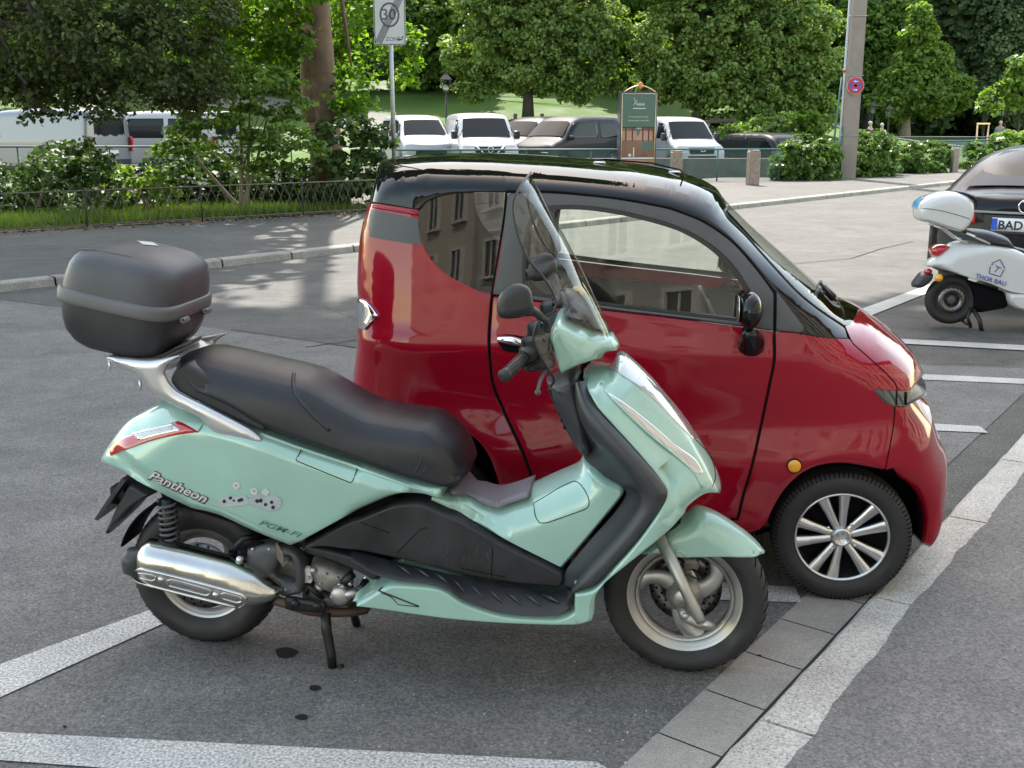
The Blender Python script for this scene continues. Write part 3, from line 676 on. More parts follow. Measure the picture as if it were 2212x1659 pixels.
# black lower side cover
blk = Z('Z5', '1480,1132 1530,1112 1830,947')+Z('Z6', '0,1080 210,995 320,980 430,989 540,1034 700,1102 1000,1270 1400,1465 1430,1520 1400,1600 900,1545 400,1430 0,1345')+Z('Z5', '1800,1165 1680,1150 1560,1160')
blk = [(p[0], p[1], .16, .012) for p in blk]
ob, FK_ = pillow('lower_side_cover', SF, blk, .157, 'black_plastic', SC, p=2., sigma=.006, res=.006)
b = MB()
for s in ('0,1120 200,1195', '255,1335 420,1170 460,1160', '918,1290 905,1530', '700,1440 1000,1500'): seam('x', SF, Z('Z6', s, .16), FK_, None, None, .0012, .0, mb=b)
b.build('cover_joints', 'near_black', SC)
mat('scuff', (.09, .088, .085), .6)
b = MB(); r0 = random.Random(5)
for _ in range(60):
    x, y = r0.uniform(430, 900), r0.uniform(1190, 1420); L = r0.uniform(10, 60); a = r0.uniform(1.0, 2.3)
    if y < 1180+(x-500)*.22: continue
    P = SF.onto(Z('Z6', f'{x},{y} {x+L*math.cos(a)},{y+L*math.sin(a)}', .16), FK_, .0006); b.tube([(u, -w, z) for u, z, w in P], .0005, 4)
b.build('scratches', 'scuff', SC)
# foot board
inn = curve3(SF, Z('Z6', '-60,1320 400,1428 900,1540 1290,1600 1400,1600 1420,1560', .15), 50)
rim_ = curve3(SF, Z('D', '760,1205 825,1239 934,1256 971,1268 1003,1290 1090,1318 1200,1322 1226,1305 1228,1275', .24), 50)
rim2 = curve3(SF, Z('D', '757,1212 825,1247 934,1264 971,1276 1003,1298 1090,1326 1202,1330 1231,1310 1233,1278', .248), 50)
for sg in (1, -1):
    k = lambda c_: [Vector((p[0], p[1]*sg, p[2])) for p in c_]
    b = loft([k(rim2), k(rim_), k(inn)]); b.build('foot_board', 'black_plastic', SC)
b = MB()
for i in range(9):
    t = 10+i*4
    a = Vector(inn[t])*.78+Vector(rim_[t])*.22; c_ = Vector(inn[min(49, t+3)])*.2+Vector(rim_[min(49, t+3)])*.8
    m_ = (a+c_)/2; d = (c_-a)*.5; b.tube([m_-d*.8+Vector((0, 0, .002)), m_+Vector((0, 0, .005)), m_+d*.8+Vector((0, 0, .002))], [.002, .0045, .002], 8)
b.build('foot_ridges', 'dark_plastic', SC)
# mint lower side trim
trim = Z('D', '740,1313 785,1290 826,1266 850,1258 935,1263 968,1274 1000,1296 1060,1318 1110,1328 1204,1332 1232,1322 1240,1295 1290,1290 1286,1346 1240,1356 1120,1354 1000,1346 900,1334 820,1322', .24, .012)
_, FTr = pillow('lower_trim', SF, trim, .245, 'mint', SC, p=2., sigma=.006, res=.006, relief=lambda u, z: -.02*np.clip((.20-z)/.08, 0, 1))
b = MB(); seam('x', SF, Z('D', '826,1268 818,1276 905,1310', .24), FTr, None, None, .0025, .001, mb=b); seam('x', SF, Z('D', '822,1280 845,1290 860,1306 905,1311', .24), FTr, None, None, .0015, .0, mb=b)
b.build('trim_crease', 'dark_plastic', SC)
# front shield
sh = Z('Z6', '1520,152,.15,.02')+Z('ZG', '1000,770,.13,.03 1100,735,.08,.04 1190,700,.03,.06 1240,575,,.06 1290,572,,.10 1340,605,,.13 1500,755,,.15 1640,915,,.17 1800,1118,,.18 1900,1270,,.18 1990,1420,,.17 2045,1540,,.14 2062,1610,.0,.08 2055,1640,.0,.06')+Z('Z7', '1080,345,.03,.06 1010,375,.10,.05 940,455,.15,.05 800,590,.18,.03 640,720,.2,.02 510,820,.21,.015 350,960,.22,.015 290,1040,.225,.015 250,1110,.225,.015 245,1200,.225,.015 225,1255,.225,.015 120,1292,.23,.015 60,1250,.235,.02 75,1040,.24,.015')+Z('Z6', '1440,1580,.24,.015 1600,1560,.25,.015 1750,1405,.255,.015 1900,1235,.26,.015 2035,1045,.26,.015 2088,960,.26,.015 2088,925,.26,.015 2012,820,.26,.015 1902,690,.255,.015 1762,530,.24,.015 1622,370,.22,.015 1562,250,.19,.015')
shW = lambda u, z: np.interp(z, [.12, .25, .4, .55, .7, .85, 1.0], [.235, .25, .262, .262, .245, .205, .155])
_, FH = pillow('front_shield', SF, sh, shW, 'mint', SC, p=1.75, sigma=.025, corner=45)
# black flange and inner leg shield
oc = curve3(SF, Z('Z6', '1515,148,.155 1556,252,.19 1616,372,.22 1756,532,.24 1896,692,.255 2008,824,.262 2084,925,.264 2080,962,.264 2030,1048,.264 1897,1237,.262 1747,1407,.258 1600,1560,.252 1500,1592,.25 1448,1650,.245 1440,1700,.245'), 90)
mc = curve3(SF, Z('Z6', '1485,160,.11 1500,300,.15 1540,420,.19 1640,560,.215 1740,650,.23 1850,780,.24 1925,880,.245 1955,935,.248 1935,1010,.246 1850,1130,.244 1700,1300,.24 1560,1450,.235 1470,1570,.235 1432,1640,.235 1425,1690,.235'), 90)
ic = curve3(SF, Z('Z6', '1300,175,.0 1345,290,0 1430,480,.0 1520,600,.0 1545,665,.03 1600,735,.07 1700,808,.11 1800,856,.125 1842,912,.13 1825,960,.13 1755,1060,.135 1600,1235,.14 1430,1445,.14 1405,1530,.145 1420,1600,.15'), 90)
oc2 = [(p[0]-.004, p[1]-.004, p[2]) for p in oc]
for sg in (1, -1):
    k = lambda c_: [Vector((p[0], p[1]*sg, p[2])) for p in c_]
    q1 = [Vector(a)*.5+Vector(c_)*.5+Vector((.028, 0, -.012)) for a, c_ in zip(mc, ic)]
    b = loft([k([(p[0]+.02, p[1]+.11, p[2]) for p in oc]), k([(p[0]+.016, p[1]+.012, p[2]) for p in oc]), k(oc), k(oc2), k(mc), k(q1), k(ic)]); b.build('leg_shield', 'dark_plastic', SC)
b = MB(); V = [SF.P(777.7+.3125*x, 777.7+.3125*y, w_) for x, y, w_ in ((1640, 505, .2), (1700, 540, .21), (1790, 590, .225), (1750, 575, .22), (1690, 560, .21))]
# steering column cover behind the fairing
colp = Z('Z6', '1290,120,,.05 1310,190,,.05 1350,300,,.05 1440,490,,.05 1540,650,,.05 1620,640,.05,.03 1580,420,.1,.03 1510,150,.12,.03 1440,110,.1,.03', 0)
pillow('inner_cover', SF, colp, .11, 'dark_plastic', SC, p=2., sigma=.02)
b = MB()
for i in range(5): p = SF.P(777.7+.3125*(1322+11*i), 777.7+.3125*(205+24*i), .045); b.bbox(p, (.018, .04, .008), .003)
for (x, y, r_) in ((1385, 350, .016), (1405, 400, .014), (1425, 450, .012)): p = SF.P(777.7+.3125*x, 777.7+.3125*y, .05); b.bbox(p, (.016, .035, .022), .004)
b.build('vent_slats', 'black_plastic', SC)
# headlamp lens and indicator lens
hl = Z('ZG', '1245,580,.0 1292,580,,. 1340,612 1500,762 1640,922 1800,1124 1880,1250 1845,1275 1700,1130 1590,1010 1490,915 1330,792 1190,702'.replace(',,.', ''))
P_ = [(p[0], p[1], .06) for p in hl]
panel('headlamp', SF, P_, FH, 'lamp_clear', SC, .004, .012, .005, .012)
ind = Z('ZG', '1140,880 1230,925 1340,1003 1500,1128 1700,1298 1865,1415 1935,1532 1850,1522 1700,1392 1500,1232 1300,1050', .1)
panel('indicator', SF, ind, FH, 'lamp_clear', SC, .002, .008, .004, .01)
b = MB(); seam('x', SF, Z('ZG', '960,792 1140,880 1300,1035 1500,1222 1700,1385 1840,1515 1915,1640', .14), FH, None, None, .003, .0005, mb=b); b.build('shield_crease', 'mint', SC)
b = MB(); seam('x', SF, Z('Z7', '940,0 1040,110 1075,250 1040,345', .05), FH, None, None, .0014, .0, mb=b); b.build('panel_gap', 'near_black', SC)
# handlebar fairing
fair = Z('ZG', '735,330,.17,.02 800,312,.15,.02 900,335,.12,.03 1020,372,.08,.04 1185,418,.0,.07 1205,410,,.07 1258,500,.0,.08 1262,525,,.08 1240,548,.01,.06 1150,590,.06,.05 1128,636,.09,.04 1060,662,.11,.03 960,694,.13,.025 790,772,.16,.02 745,720,.18,.02 710,610,.19,.02 672,480,.19,.02 690,430,.18,.02', 0)
FU0 = SF.bp(993.7+.27345*800, 604.9+.27345*500, .15)[0]
_, FF_ = pillow('handlebar_fairing', SF, fair, lambda u, z: .19-.10*np.clip((u-FU0)/.22, 0, 1), 'mint', SC, p=2., sigma=.02, corner=45)
# windscreen
cl = np.array(resample(spline(Z('ZF', '645,130 760,350 880,570 1000,780 1200,1180 1300,1390 1393,1592'), 8., False)[:, :2].tolist() if False else [tuple(p[:3]) for p in spline(Z('ZF', '645,130 760,350 880,570 1000,780 1200,1180 1300,1390 1393,1592'), 8., False)], 46))
el_px = Z('ZF', '645,130,0 590,190,.08 530,290,.135 495,370,.16 485,450,.17 505,580,.18 560,770,.19 640,930,.2 760,1070,.205 850,1210,.21 884,1310,.215 868,1400,.22')+Z('ZG', '650,300,.225 592,385,.23 580,470,.23 615,560,.23 655,640,.225 700,710,.22 745,785,.21 718,840,.2')
el = resample([tuple(SF.P(p[0], p[1], p[2])) for p in spline(el_px, 5., False, 60)], 46)
cl = resample([tuple(SF.P(p[0], p[1], 0)) for p in cl], 46)
rows = []
for i in range(46):
    c_, e_ = Vector(cl[i]), Vector(el[i]); row = []
    for s in range(-10, 11):
        t = s/10; p = c_+(e_-c_)*(abs(t)**2.0); p.y = e_.y*abs(t)**.85*(1 if t >= 0 else -1); row.append(p)
    rows.append(row)
b = loft(rows); ws = b.build('windscreen', 'clear_screen', SC)
P = [Vector(p) for p in el]; b = MB(); b.tube(P, .0035, 8); b.tube([Vector((p.x, -p.y, p.z)) for p in P], .0035, 8); b.build('windscreen_trim', 'rubber_seal', SC)
b = MB(); V = loft([[Vector((p.x*.0+q.x*1., q.y, q.z)) for q, p in zip(rows[i], rows[i])] for i in range(36, 46)]); 
# dashboard behind the screen
dash = Z('ZF', '960,1180,.0,.08 1020,1190,,.08 1180,1330,,.06 1390,1585,.0,.03 1200,1545,.06,.03 960,1478,.12,.02 920,1380,.12,.03', 0)
pillow('dashboard', SF, dash, .15, 'black_plastic', SC, p=1.8, sigma=.015)
# handlebars, grips, levers, mirrors
for sg in (1, -1):
    q = lambda x, y, w_: Vector((SF.P(993.7+.27345*x, 604.9+.27345*y, w_).x, -w_*sg, SF.P(993.7+.27345*x, 604.9+.27345*y, w_).z))
    b = MB(); a = q(342, 765, .335); c_ = q(520, 600, .215); d = (c_-a)
    b.tube([a, a+d*.03, a+d*.12, a+d*.16, a+d*.9, c_], [.014, .0175, .0175, .0155, .0152, .017], 16)
    for k in range(12):
        aa = 2*math.pi*k/12; u_ = d.normalized().orthogonal().normalized(); v_ = d.normalized().cross(u_); o_ = (u_*math.cos(aa)+v_*math.sin(aa))*.0155; b.tube([a+d*.18+o_, a+d*.88+o_], .0014, 5)
    b.build('grip', 'black_plastic', SC)
    b = MB(); b.tube([q(520, 600, .22), q(560, 560, .2), q(620, 500, .17), q(680, 470, .12)], [.02, .028, .032, .03], 14)
    b.bbox(q(590, 520, .19), (.07, .06, .055), .012); b.bbox(q(640, 650, .17), (.07, .05, .04), .01); b.bbox(q(560, 690, .18), (.03, .03, .022), .006); b.bbox(q(600, 400, .17), (.05, .04, .05), .012)
    b.bbox(q(600, 600, .16), (.09, .06, .07), .015); b.build('switch_housing', 'black_plastic', SC)
    b = MB(); b.tube([q(720, 690, .18), q(670, 730, .21), q(635, 790, .24), q(618, 860, .27), q(615, 880, .275)], [.006, .006, .0052, .005, .005], 8); b.sphere(q(615, 888, .278), .0085, 12); b.build('brake_lever', 'matte_grey', SC)
    mp = Z('ZG', '288,225 298,150 335,82 400,40 470,27 528,48 562,90 574,150 582,215 562,268 500,290 400,306 330,302 297,272', .34*sg if sg > 0 else .34, .02)
    o_, _ = pillow('mirror', SF, mp, .022, 'black_plastic', SC, p=2., wc=.34, sigma=.006, res=.005, step=.012)
    if sg < 0:
        for v in o_.data.vertices: v.co.y = -v.co.y
        o_.data.flip_normals()
    b = MB(); b.tube([q(520, 240, .335), q(590, 250, .30), q(640, 290, .25), q(680, 320, .21), q(690, 400, .19)], [.016, .012, .0095, .009, .01], 10); b.build('mirror_arm', 'black_plastic', o_)
# front fender, fork
fen = Z('Z7', '515,812,.05,.03 560,770,.05,.03 640,700,.05,.02 760,610,.04,.03 860,520,,.05 930,462,,.06 1000,470,,.06 1100,510,,.07 1250,608,,.07 1350,690,,.06 1418,768,,.05 1380,812,.05,.02 1300,832,.07,.015 1100,833,.075,.015 900,832,.075,.012 800,830,.075,.012 700,808,.075,.012', 0)
_, FFe = pillow('front_fender', SF, fen, .078, 'mint', SC, p=2., sigma=.012, corner=50)
b = MB(); seam('x', SF, Z('Z7', '785,795,.07 800,765,.07 840,768,.07 870,800,.07 905,830,.07'), FFe, None, None, .004, .001, mb=b); b.build('fender_mount', 'mint', SC)
for sg in (1, -1):
    q = lambda x, y, w_: Vector((SF.P(1209.7+.3125*x, 950.5+.3125*y, abs(w_)).x, -w_*sg, SF.P(1209.7+.3125*x, 950.5+.3125*y, abs(w_)).z))
    b = MB(); b.tube([q(690, 670, .095), q(960, 1225, .095), q(975, 1255, .095)], [.0185, .0165, .014], 20); b.build('fork_leg', 'alu', SC)
    b = MB(); b.tube([q(985, 1262, .09), q(1060, 1290, .085)], [.014, .011], 12); b.tube([q(835, 1150, .07), q(865, 1215, .075), q(950, 1262, .085), q(1055, 1292, .085)], [.014, .02, .017, .012], 12)
    p = q(865, 1208, .08); b.lathe([(0, -.016*sg), (.010, -.016*sg), (.012, -.012*sg), (.012, .01*sg)], p, n=6); b.build('fork_link', 'alu', SC)
b = MB(); 
for k, (x, y) in enumerate(((745, 700), (800, 800), (860, 850), (930, 900))): pass
b.tube([SF.P(1209.7+.3125*x, 950.5+.3125*y, .06) for x, y in ((730, 650), (745, 720), (790, 800), (870, 850), (930, 905))], .004, 8); b.build('brake_hose', 'near_black', SC)
b = MB(); b.bbox(SF.P(1209.7+.3125*900, 950.5+.3125*850, .05), (.05, .03, .04), .008); b.build('brake_caliper', 'engine_grey', SC)
# muffler
muf = Z('Z5', '395,1140 430,1108 600,1140 1000,1240 1180,1320 1260,1380 1355,1448 1358,1492 1300,1530 1200,1558 1100,1577 1000,1560 500,1432 395,1386 352,1310 350,1210', .2, .055)
_, FM = pillow('muffler', SF, muf, .062, 'steel', SC, p=2., sigma=.015, wc=.155)
FMs = lambda Q: FM(Q)+.155
b = MB(); b.tube(onpath(SF, Z('Z5', '385,1285 360,1310 365,1345 400,1370 700,1450 1100,1548 1140,1525 1148,1490 1120,1460 700,1345 420,1280', .21), FMs, .001, True), .0045, 8, closed=True)
for s in ('375,1305 385,1335 500,1362 525,1350 520,1330 500,1320', '602,1362 612,1395 870,1462 900,1450 895,1425 870,1415 640,1352', '975,1455 985,1485 1080,1512 1118,1505 1120,1485 1100,1470 1000,1442'):
    b.tube(onpath(SF, Z('Z5', s, .21), FMs, .0005, True, 3), .0022, 6, closed=True)
b.build('heat_shield', 'steel', SC)
b = MB()
for x, y in ((560, 1352), (937, 1458)): q = SF.onto(Z('Z5', f'{x},{y}', .2), FMs, 0)[0]; b.lathe([(0, -.005), (.007, -.005), (.01, -.001), (.01, .002)], (q[0], -q[2], q[1]), n=16)
b.build('shield_bolt', 'bright_alu', SC)
pillow('muffler_cap', SF, Z('Z5', '365,1165 300,1160 270,1190 262,1250 275,1310 300,1338 345,1350 370,1375 420,1380 420,1150', .19, .03), .045, 'dark_plastic', SC, p=2., wc=.155, sigma=.006)
b = MB(); b.tube([SF.P(483.9+.20833*x, 1123.3+.20833*y, w_) for x, y, w_ in ((530, 830, .16), (700, 885, .14), (880, 940, .12), (1060, 960, .1), (1300, 955, .08), (1460, 930, .05), (1500, 860, .0))], [.015]*7, 14); b.build('exhaust_pipe', 'rust_pipe', SC)
# engine and swing arm
pm = lambda x, y, w_: SF.P(483.9+.20833*x, 1123.3+.20833*y, w_)
zm = lambda s, w_=.12, R=.02: [(483.9+.20833*p[0], 1123.3+.20833*p[1], w_, R) for p in [tuple(map(float, t.split(','))) for t in s.split()]]
arm = spline(zm('240,300 420,255 560,260 720,320 800,430 820,620 800,760 640,800 560,760 500,700 300,560 230,480', .13), 4., True); hole = spline(zm('660,378 692,385 740,640 715,665 640,640 540,600 505,545 580,430', .13), 4., True)
A_ = np.array([SF.bp(p[0], p[1], .13) for p in arm]); H_ = np.array([SF.bp(p[0], p[1], .13) for p in hole])
panel('swing_arm', SF, None, lambda Q: .13+0*Q[:, 0], 'dark_plastic', SC, 0, .03, .012, .02, uv=A_, rings=[.004, .012]) if False else None
V, F = triangulate(A_, .02, [.004, .012], [H_]); d = np.minimum(sdist(V, A_)[0], sdist(V, H_)[0]); w = .14-.014*(1-np.sqrt(np.clip(1-np.clip(1-d/.014, 0, 1)**2, 0, 1))); n = len(V)
autosmooth(obj('swing_arm', [(V[i, 0], -w[i], V[i, 1]) for i in range(n)]+[(V[i, 0], -(w[i]-.05), V[i, 1]) for i in range(n)], [tuple(q) for q in F]+[(q[2]+n, q[1]+n, q[0]+n) for q in F]+[(b_, a, a+n, b_+n) for a, b_ in bedges(F)], 'matte_grey', SC), 50)
pillow('stay_plate', SF, zm('640,785 1060,850 1065,950 1040,965 640,920', .155, .01), .012, 'black_metal', SC, wc=.155, sigma=0, p=2.2)
b = MB()
for x, y in ((740, 862), (972, 892)): b.lathe([(0, -.012), (.011, -.012), (.013, -.009), (.013, 0)], pm(x, y, .165), n=18)
b.build('stay_bolt', 'black_metal', SC)
pillow('engine_cover', SF, zm('880,440 1000,420 1300,560 1290,640 1180,700 1120,780 960,700 880,560', .1, .03), .06, 'engine_light', SC, wc=.06, sigma=.01)
pillow('engine_case', SF, zm('820,620 1000,700 1300,820 1320,900 1060,900 800,800', .08, .03), .06, 'engine_grey', SC, wc=.05, sigma=.01)
pillow('crankcase', SF, zm('250,300 700,300 900,420 900,700 600,720 300,560 200,480', .05, .03), .09, 'engine_grey', SC, wc=0, sigma=.01)
b = MB()
b.lathe([(0, -.03), (.022, -.03), (.03, -.022), (.032, 0), (.032, .03)], pm(1220, 760, .11), n=24); b.tube([pm(1230, 800, .12), pm(1300, 770, .13), pm(1390, 740, .13)], [.016, .014, .013], 14); b.tube([pm(1215, 660, .12), pm(1240, 710, .12)], .012, 12)
for x, y in ((1123, 795), (1168, 800), (1312, 660), (1200, 665)): b.lathe([(0, -.008), (.005, -.008), (.006, -.004), (.006, .02)], pm(x, y, .13), n=10)
b.build('water_pump', 'alu', SC)
b = MB(); b.tube([pm(1390, 740, .13), pm(1440, 700, .12), pm(1470, 640, .1)], .014, 12); b.tube([pm(1230, 660, .12), pm(1300, 590, .11), pm(1340, 560, .1)], .013, 12)
b.tube([pm(860, 760, .12), pm(890, 690, .13), pm(950, 760, .12), pm(1030, 810, .1)], .007, 8)
b.tube([pm(100, 400, .1), pm(130, 260, .12), pm(200, 190, .12), pm(310, 170, .1)], .009, 8); b.build('engine_hoses', 'rubber_seal', SC)
b = MB(); b.tube([pm(800, 600, .12), pm(795, 680, .12), pm(770, 760, .12)], [.006, .009, .006], 10); b.tube([pm(930, 520, .11), pm(928, 521, .125)], .01, 16); b.tube([pm(1000, 680, .1), pm(960, 720, .1)], [.018, .012], 10); b.build('sensor', 'alu', SC)
b = MB(); b.tube([pm(175, 380, .13), pm(162, 420, .16)], [.012, .011], 14); b.tube([pm(162, 415, .16), pm(160, 421, .165)], .008, 12); b.build('axle_bolt', 'bright_alu', SC)
b = MB(); b.bbox((pm(860, 565, .1)), (.03, .02, .05), .003); b.build('data_plate', 'plate_white', SC)
pillow('under_beam', SF, zm('730,320 820,250 1000,290 1440,410 1600,500 1600,640 1540,680 1400,600 1290,545 1020,440 850,400', .15, .012), .14, 'black_plastic', SC, sigma=.004)
b = MB()
for x, y, r_ in ((300, 300, 9), (470, 300, 8), (560, 330, 7), (640, 720, 8), (250, 460, 8), (880, 600, 7), (1060, 560, 6), (1180, 600, 6), (1000, 660, 6), (800, 300, 9)): b.lathe([(0, -.006), (.00055*r_, -.006), (.0007*r_, -.002), (.0007*r_, .004)], pm(x, y, .135 if x < 750 else .125), n=6)
b.build('engine_bolts', 'alu', SC)
b = MB()
for k in range(7): b.bbox(pm(600+9*k, 260+1*k, .1)+Vector((0, 0, -.004*k)), (.003, .09, .05), .001)
b.build('cooling_fins', 'engine_light', SC)
b = MB(); b.tube([pm(560, 250, .13), pm(640, 230, .145), pm(740, 270, .15), pm(820, 330, .15), pm(900, 420, .14)], .0035, 6); b.build('cable', 'near_black', SC)
b = MB(); b.tube([pm(60, 330, .11), pm(160, 300, .13), pm(300, 250, .13), pm(420, 230, .12)], .005, 6); b.build('cable', 'near_black', SC)
# shock absorber
a, c_ = pm(0, 0, 0), None
a = SF.P(172.8+.3125*600, 829.5+.3125*800, .12); c_ = SF.P(172.8+.3125*632, 829.5+.3125*1140, .12)
b = MB(); b.tube([a, c_], .017, 14); b.build('shock_absorber', 'black_metal', SC)
b = MB(); d = c_-a; u_ = d.normalized().orthogonal().normalized(); v_ = d.normalized().cross(u_); N = 140
b.tube([a+d*(k/N)+(u_*math.cos(k*.4)+v_*math.sin(k*.4))*.0265 for k in range(N+1)], .0045, 6); b.build('spring', 'matte_grey', SC)
# rear mudguard and plate
q5 = lambda s, w_, R: Z('Z5', s, w_, R)
pillow('rear_mudguard', SF, q5('335,672 500,775 430,812 350,865 280,945 135,1085 185,970 240,850 300,740', .08, .01), .085, 'dark_plastic', SC, sigma=.003, p=2.2)
P = [SF.P(172.8+.3125*x, 829.5+.3125*y, .1) for x, y in ((285, 655), (98, 935), (120, 945), (318, 665))]
b = MB(); V = P+[Vector((p.x, -p.y, p.z)) for p in P]; b.add(V, [(3, 2, 1, 0), (4, 5, 6, 7), (0, 1, 5, 4), (1, 2, 6, 5), (2, 3, 7, 6), (3, 0, 4, 7)]); b.build('plate_holder', 'dark_plastic', SC, False)
b = MB(); b.bbox(SF.P(172.8+.3125*285, 829.5+.3125*760, .03), (.05, .05, .06), .006); b.build('plate_bracket', 'black_metal', SC)
# inner hugger above rear wheel and dark under-body
b = MB(); b.lathe([(RR+.025, -.07), (RR+.03, -.06), (RR+.03, .06), (RR+.025, .07), (RR+.02, .06), (RR+.02, -.06)], (0, 0, RR), n=30, closed=True, a0=R_(-160), a1=R_(-25)); b.build('inner_mudguard', 'near_black', SC)
pillow('under_body', SF, Z('Z5', '560,800 760,880 1100,990 1460,1130 1900,940 2212,900 2212,700 1600,480 1000,300 700,400 500,600', .1, .02), .12, 'near_black', SC, sigma=.004)
# centre stand
b = MB()
b.tube([pm(1050, 960, .11), pm(1065, 1150, .115), pm(1110, 1380, .13), pm(1125, 1540, .14)], [.016, .016, .014, .014], 10); b.tube([pm(1095, 1570, .14), pm(1170, 1560, .14), pm(1230, 1510, .14)], [.008, .009, .007], 8)
p1, p2 = pm(1050, 960, .11), pm(1125, 1560, .14); m1, m2 = Vector((p1.x, -p1.y, p1.z)), Vector((p2.x, -p2.y, p2.z)); b.tube([m1, (m1+m2)/2, m2], [.016, .015, .013], 10); b.tube([p1, m1], .014, 10)
b.build('centre_stand', 'black_metal', SC)
# ================================================================ the red micro car
CA = R_(-8.)
_n = (math.sin(CA), -math.cos(CA)); CHW = .60
CO = (1.135-_n[0]*.575, 3.363-_n[1]*.575)
CF = Frame(CO[0], CO[1], CA)
CR = empty('micro_car', (CO[0], CO[1], 0), CA, 'small glossy red electric car with black roof parked behind the green scooter', 'car')
sil = Z('D', '757,437,.5,.11 764,405,.5,.12 778,382,.45,.12 800,358,.3,.12 830,345,.1,.12 870,337,.0,.11 950,332,,.11 1050,331,,.11 1150,335,,.11 1300,346,,.11 1420,361,,.11 1500,381,,.12 1545,404,,.12 1565,430,,.12 1620,485,,.13 1684,541,,.14 1758,607,,.15 1808,650,.05,.16 1866,675,.1,.17 1908,702,.15,.18 1950,735,.2,.18 1988,772,.26,.18 2014,813,.32,.16 2021,835,.34,.15 2024,878,.36,.15 2036,903,.36,.15 2044,925,.37,.15 2059,965,.38,.15 2075,993,.40,.14 2082,1015,.40,.12 2080,1059,.42,.10 2074,1106,.43,.08 2062,1153,.45,.05 2050,1184,.47,.03 2038,1209,.48,.02 2018,1223,.5,.015 1997,1226,.52,.015')
sil += Z('D', '1994,1209 1999,1168 1997,1146 1988,1109 1969,1078 1938,1050 1907,1028 1860,1016 1813,1010 1766,1016 1735,1033 1707,1062 1688,1093 1675,1121 1669,1150 1656,1168', .585, .02)
sil += Z('D', '1500,1165 1300,1158 1080,1148 1073,1100 1066,1055 1050,1000 1028,965 984,937 935,926 880,936 840,960 812,1000 798,1050 795,1120', .585, .02)
sil += Z('D', '770,1118,.54,.05 742,1090,.52,.08 728,1000,.5,.11 720,900,.5,.12 722,835,.5,.12 728,790,.5,.12 736,740,.5,.12 736,680,.5,.12 733,620,.5,.11 736,520,.5,.11 745,470,.5,.11')
def carW(u, z):
    w = CHW-.075*np.clip((z-.80)/.62, 0, 1)**1.3
    w = w-.02*np.exp(-((z-.62)/.10)**2)*np.clip((u+1.5)/.3, 0, 1)*np.clip((.1-u)/.3, 0, 1)
    w = w-.04*np.clip((.34-z)/.25, 0, 1)**2
    # shoulder crease and rear haunch
    w = w+.012*np.exp(-((z-.86)/.045)**2)*np.clip((-.1-u)/.3, 0, 1)
    w = w-.035*np.exp(-(((u+1.25)/.22)**2+((z-.70)/.13)**2))
    w = w+.022*np.exp(-(((u-.0)/.33)**2+((z-.50)/.13)**2))+.02*np.exp(-(((u+1.45)/.33)**2+((z-.5)/.13)**2))
    w = w-.20*np.clip((u-.02)/.36, 0, 1)**2-.10*np.clip((-1.48-u)/.28, 0, 1)**2
    return w
poly_c, R_c = uvpoly(CF, sil, 7., 60)
FC = Field(poly_c, R_c, carW, 2.35, .012, .035)
CU = poly_c
def P(k, s, w=.55): return Z(k, s, w)
def cpanel(name, pts, m, parent=CR, **kw):
    kw.setdefault('off', 0.); kw.setdefault('t', .006); kw.setdefault('r', .0035); kw.setdefault('step', .03); kw.setdefault('px', 6.)
    return panel(name, CF, pts, FC, m, parent, **kw)
# pieces that touch the silhouette reuse its own (u, z) outline, so both halves close on the centre line
silP = spline(sil, 7., True, 60)
def silrange(x0, y0, x1, y1):
    d0 = np.hypot(silP[:, 0]-x0, silP[:, 1]-y0).argmin(); d1 = np.hypot(silP[:, 0]-x1, silP[:, 1]-y1).argmin(); n = len(silP)
    i = [d0]; 
    while i[-1] != d1: i.append((i[-1]+1) % n)
    return CU[i]
def cuv(*parts):
    out = []
    for q in parts:
        if isinstance(q, np.ndarray): out += [tuple(v[:2]) for v in q]
        else:
            S_ = spline(q, 6., False); out += [(u, z) for u, z, w in CF.onto([tuple(p) for p in S_], FC, 0)]
    res = [out[0]]
    for v in out[1:]:
        if math.hypot(v[0]-res[-1][0], v[1]-res[-1][1]) > .003: res.append(v)
    while math.hypot(res[0][0]-res[-1][0], res[0][1]-res[-1][1]) < .003: res.pop()
    return np.array(res)
def skin(name, uvp, m, parent=CR, off=0., holes=(), step=.025, both=True, liner=None):
    """closed-to-the-centre body skin over a region of the side view, mirrored into one piece"""
    hs = [cuv(h+[h[0]])[:-1] if not isinstance(h, np.ndarray) else h for h in holes]
    V, F = triangulate(uvp, step, [.004, .012, .026, .048, .08], hs)
    q = sdist(V, CU, R_c)[1]; w = np.where(q < .35, FC(V, edge=q), FC(V)); w = np.where(sdist(V, CU)[0] < 2e-4, 0, w+off)
    VV = [(V[i, 0], -w[i], V[i, 1]) for i in range(len(V))]; FF = [tuple(f) for f in F]
    if both:
        n = len(VV); idx = list(range(n))
        for i in range(n):
            if w[i] > 1e-6: idx[i] = len(VV); VV.append((V[i, 0], w[i], V[i, 1]))
        FF += [(idx[f[2]], idx[f[1]], idx[f[0]]) for f in F]
    o = obj(name, VV, FF, m, parent)
    if liner:
        k = o.modifiers.new('t', 'SOLIDIFY'); k.thickness = .012; k.offset = -1; o.data.materials.append(M[liner]); k.material_offset = 1; k.material_offset_rim = 1
    return o
qwin = P('ZA', '503,430 506,335 560,272 640,236 750,216 900,210 1055,207 1042,400 1003,700 975,862 900,846 800,800 700,745 600,655 540,560 512,480')
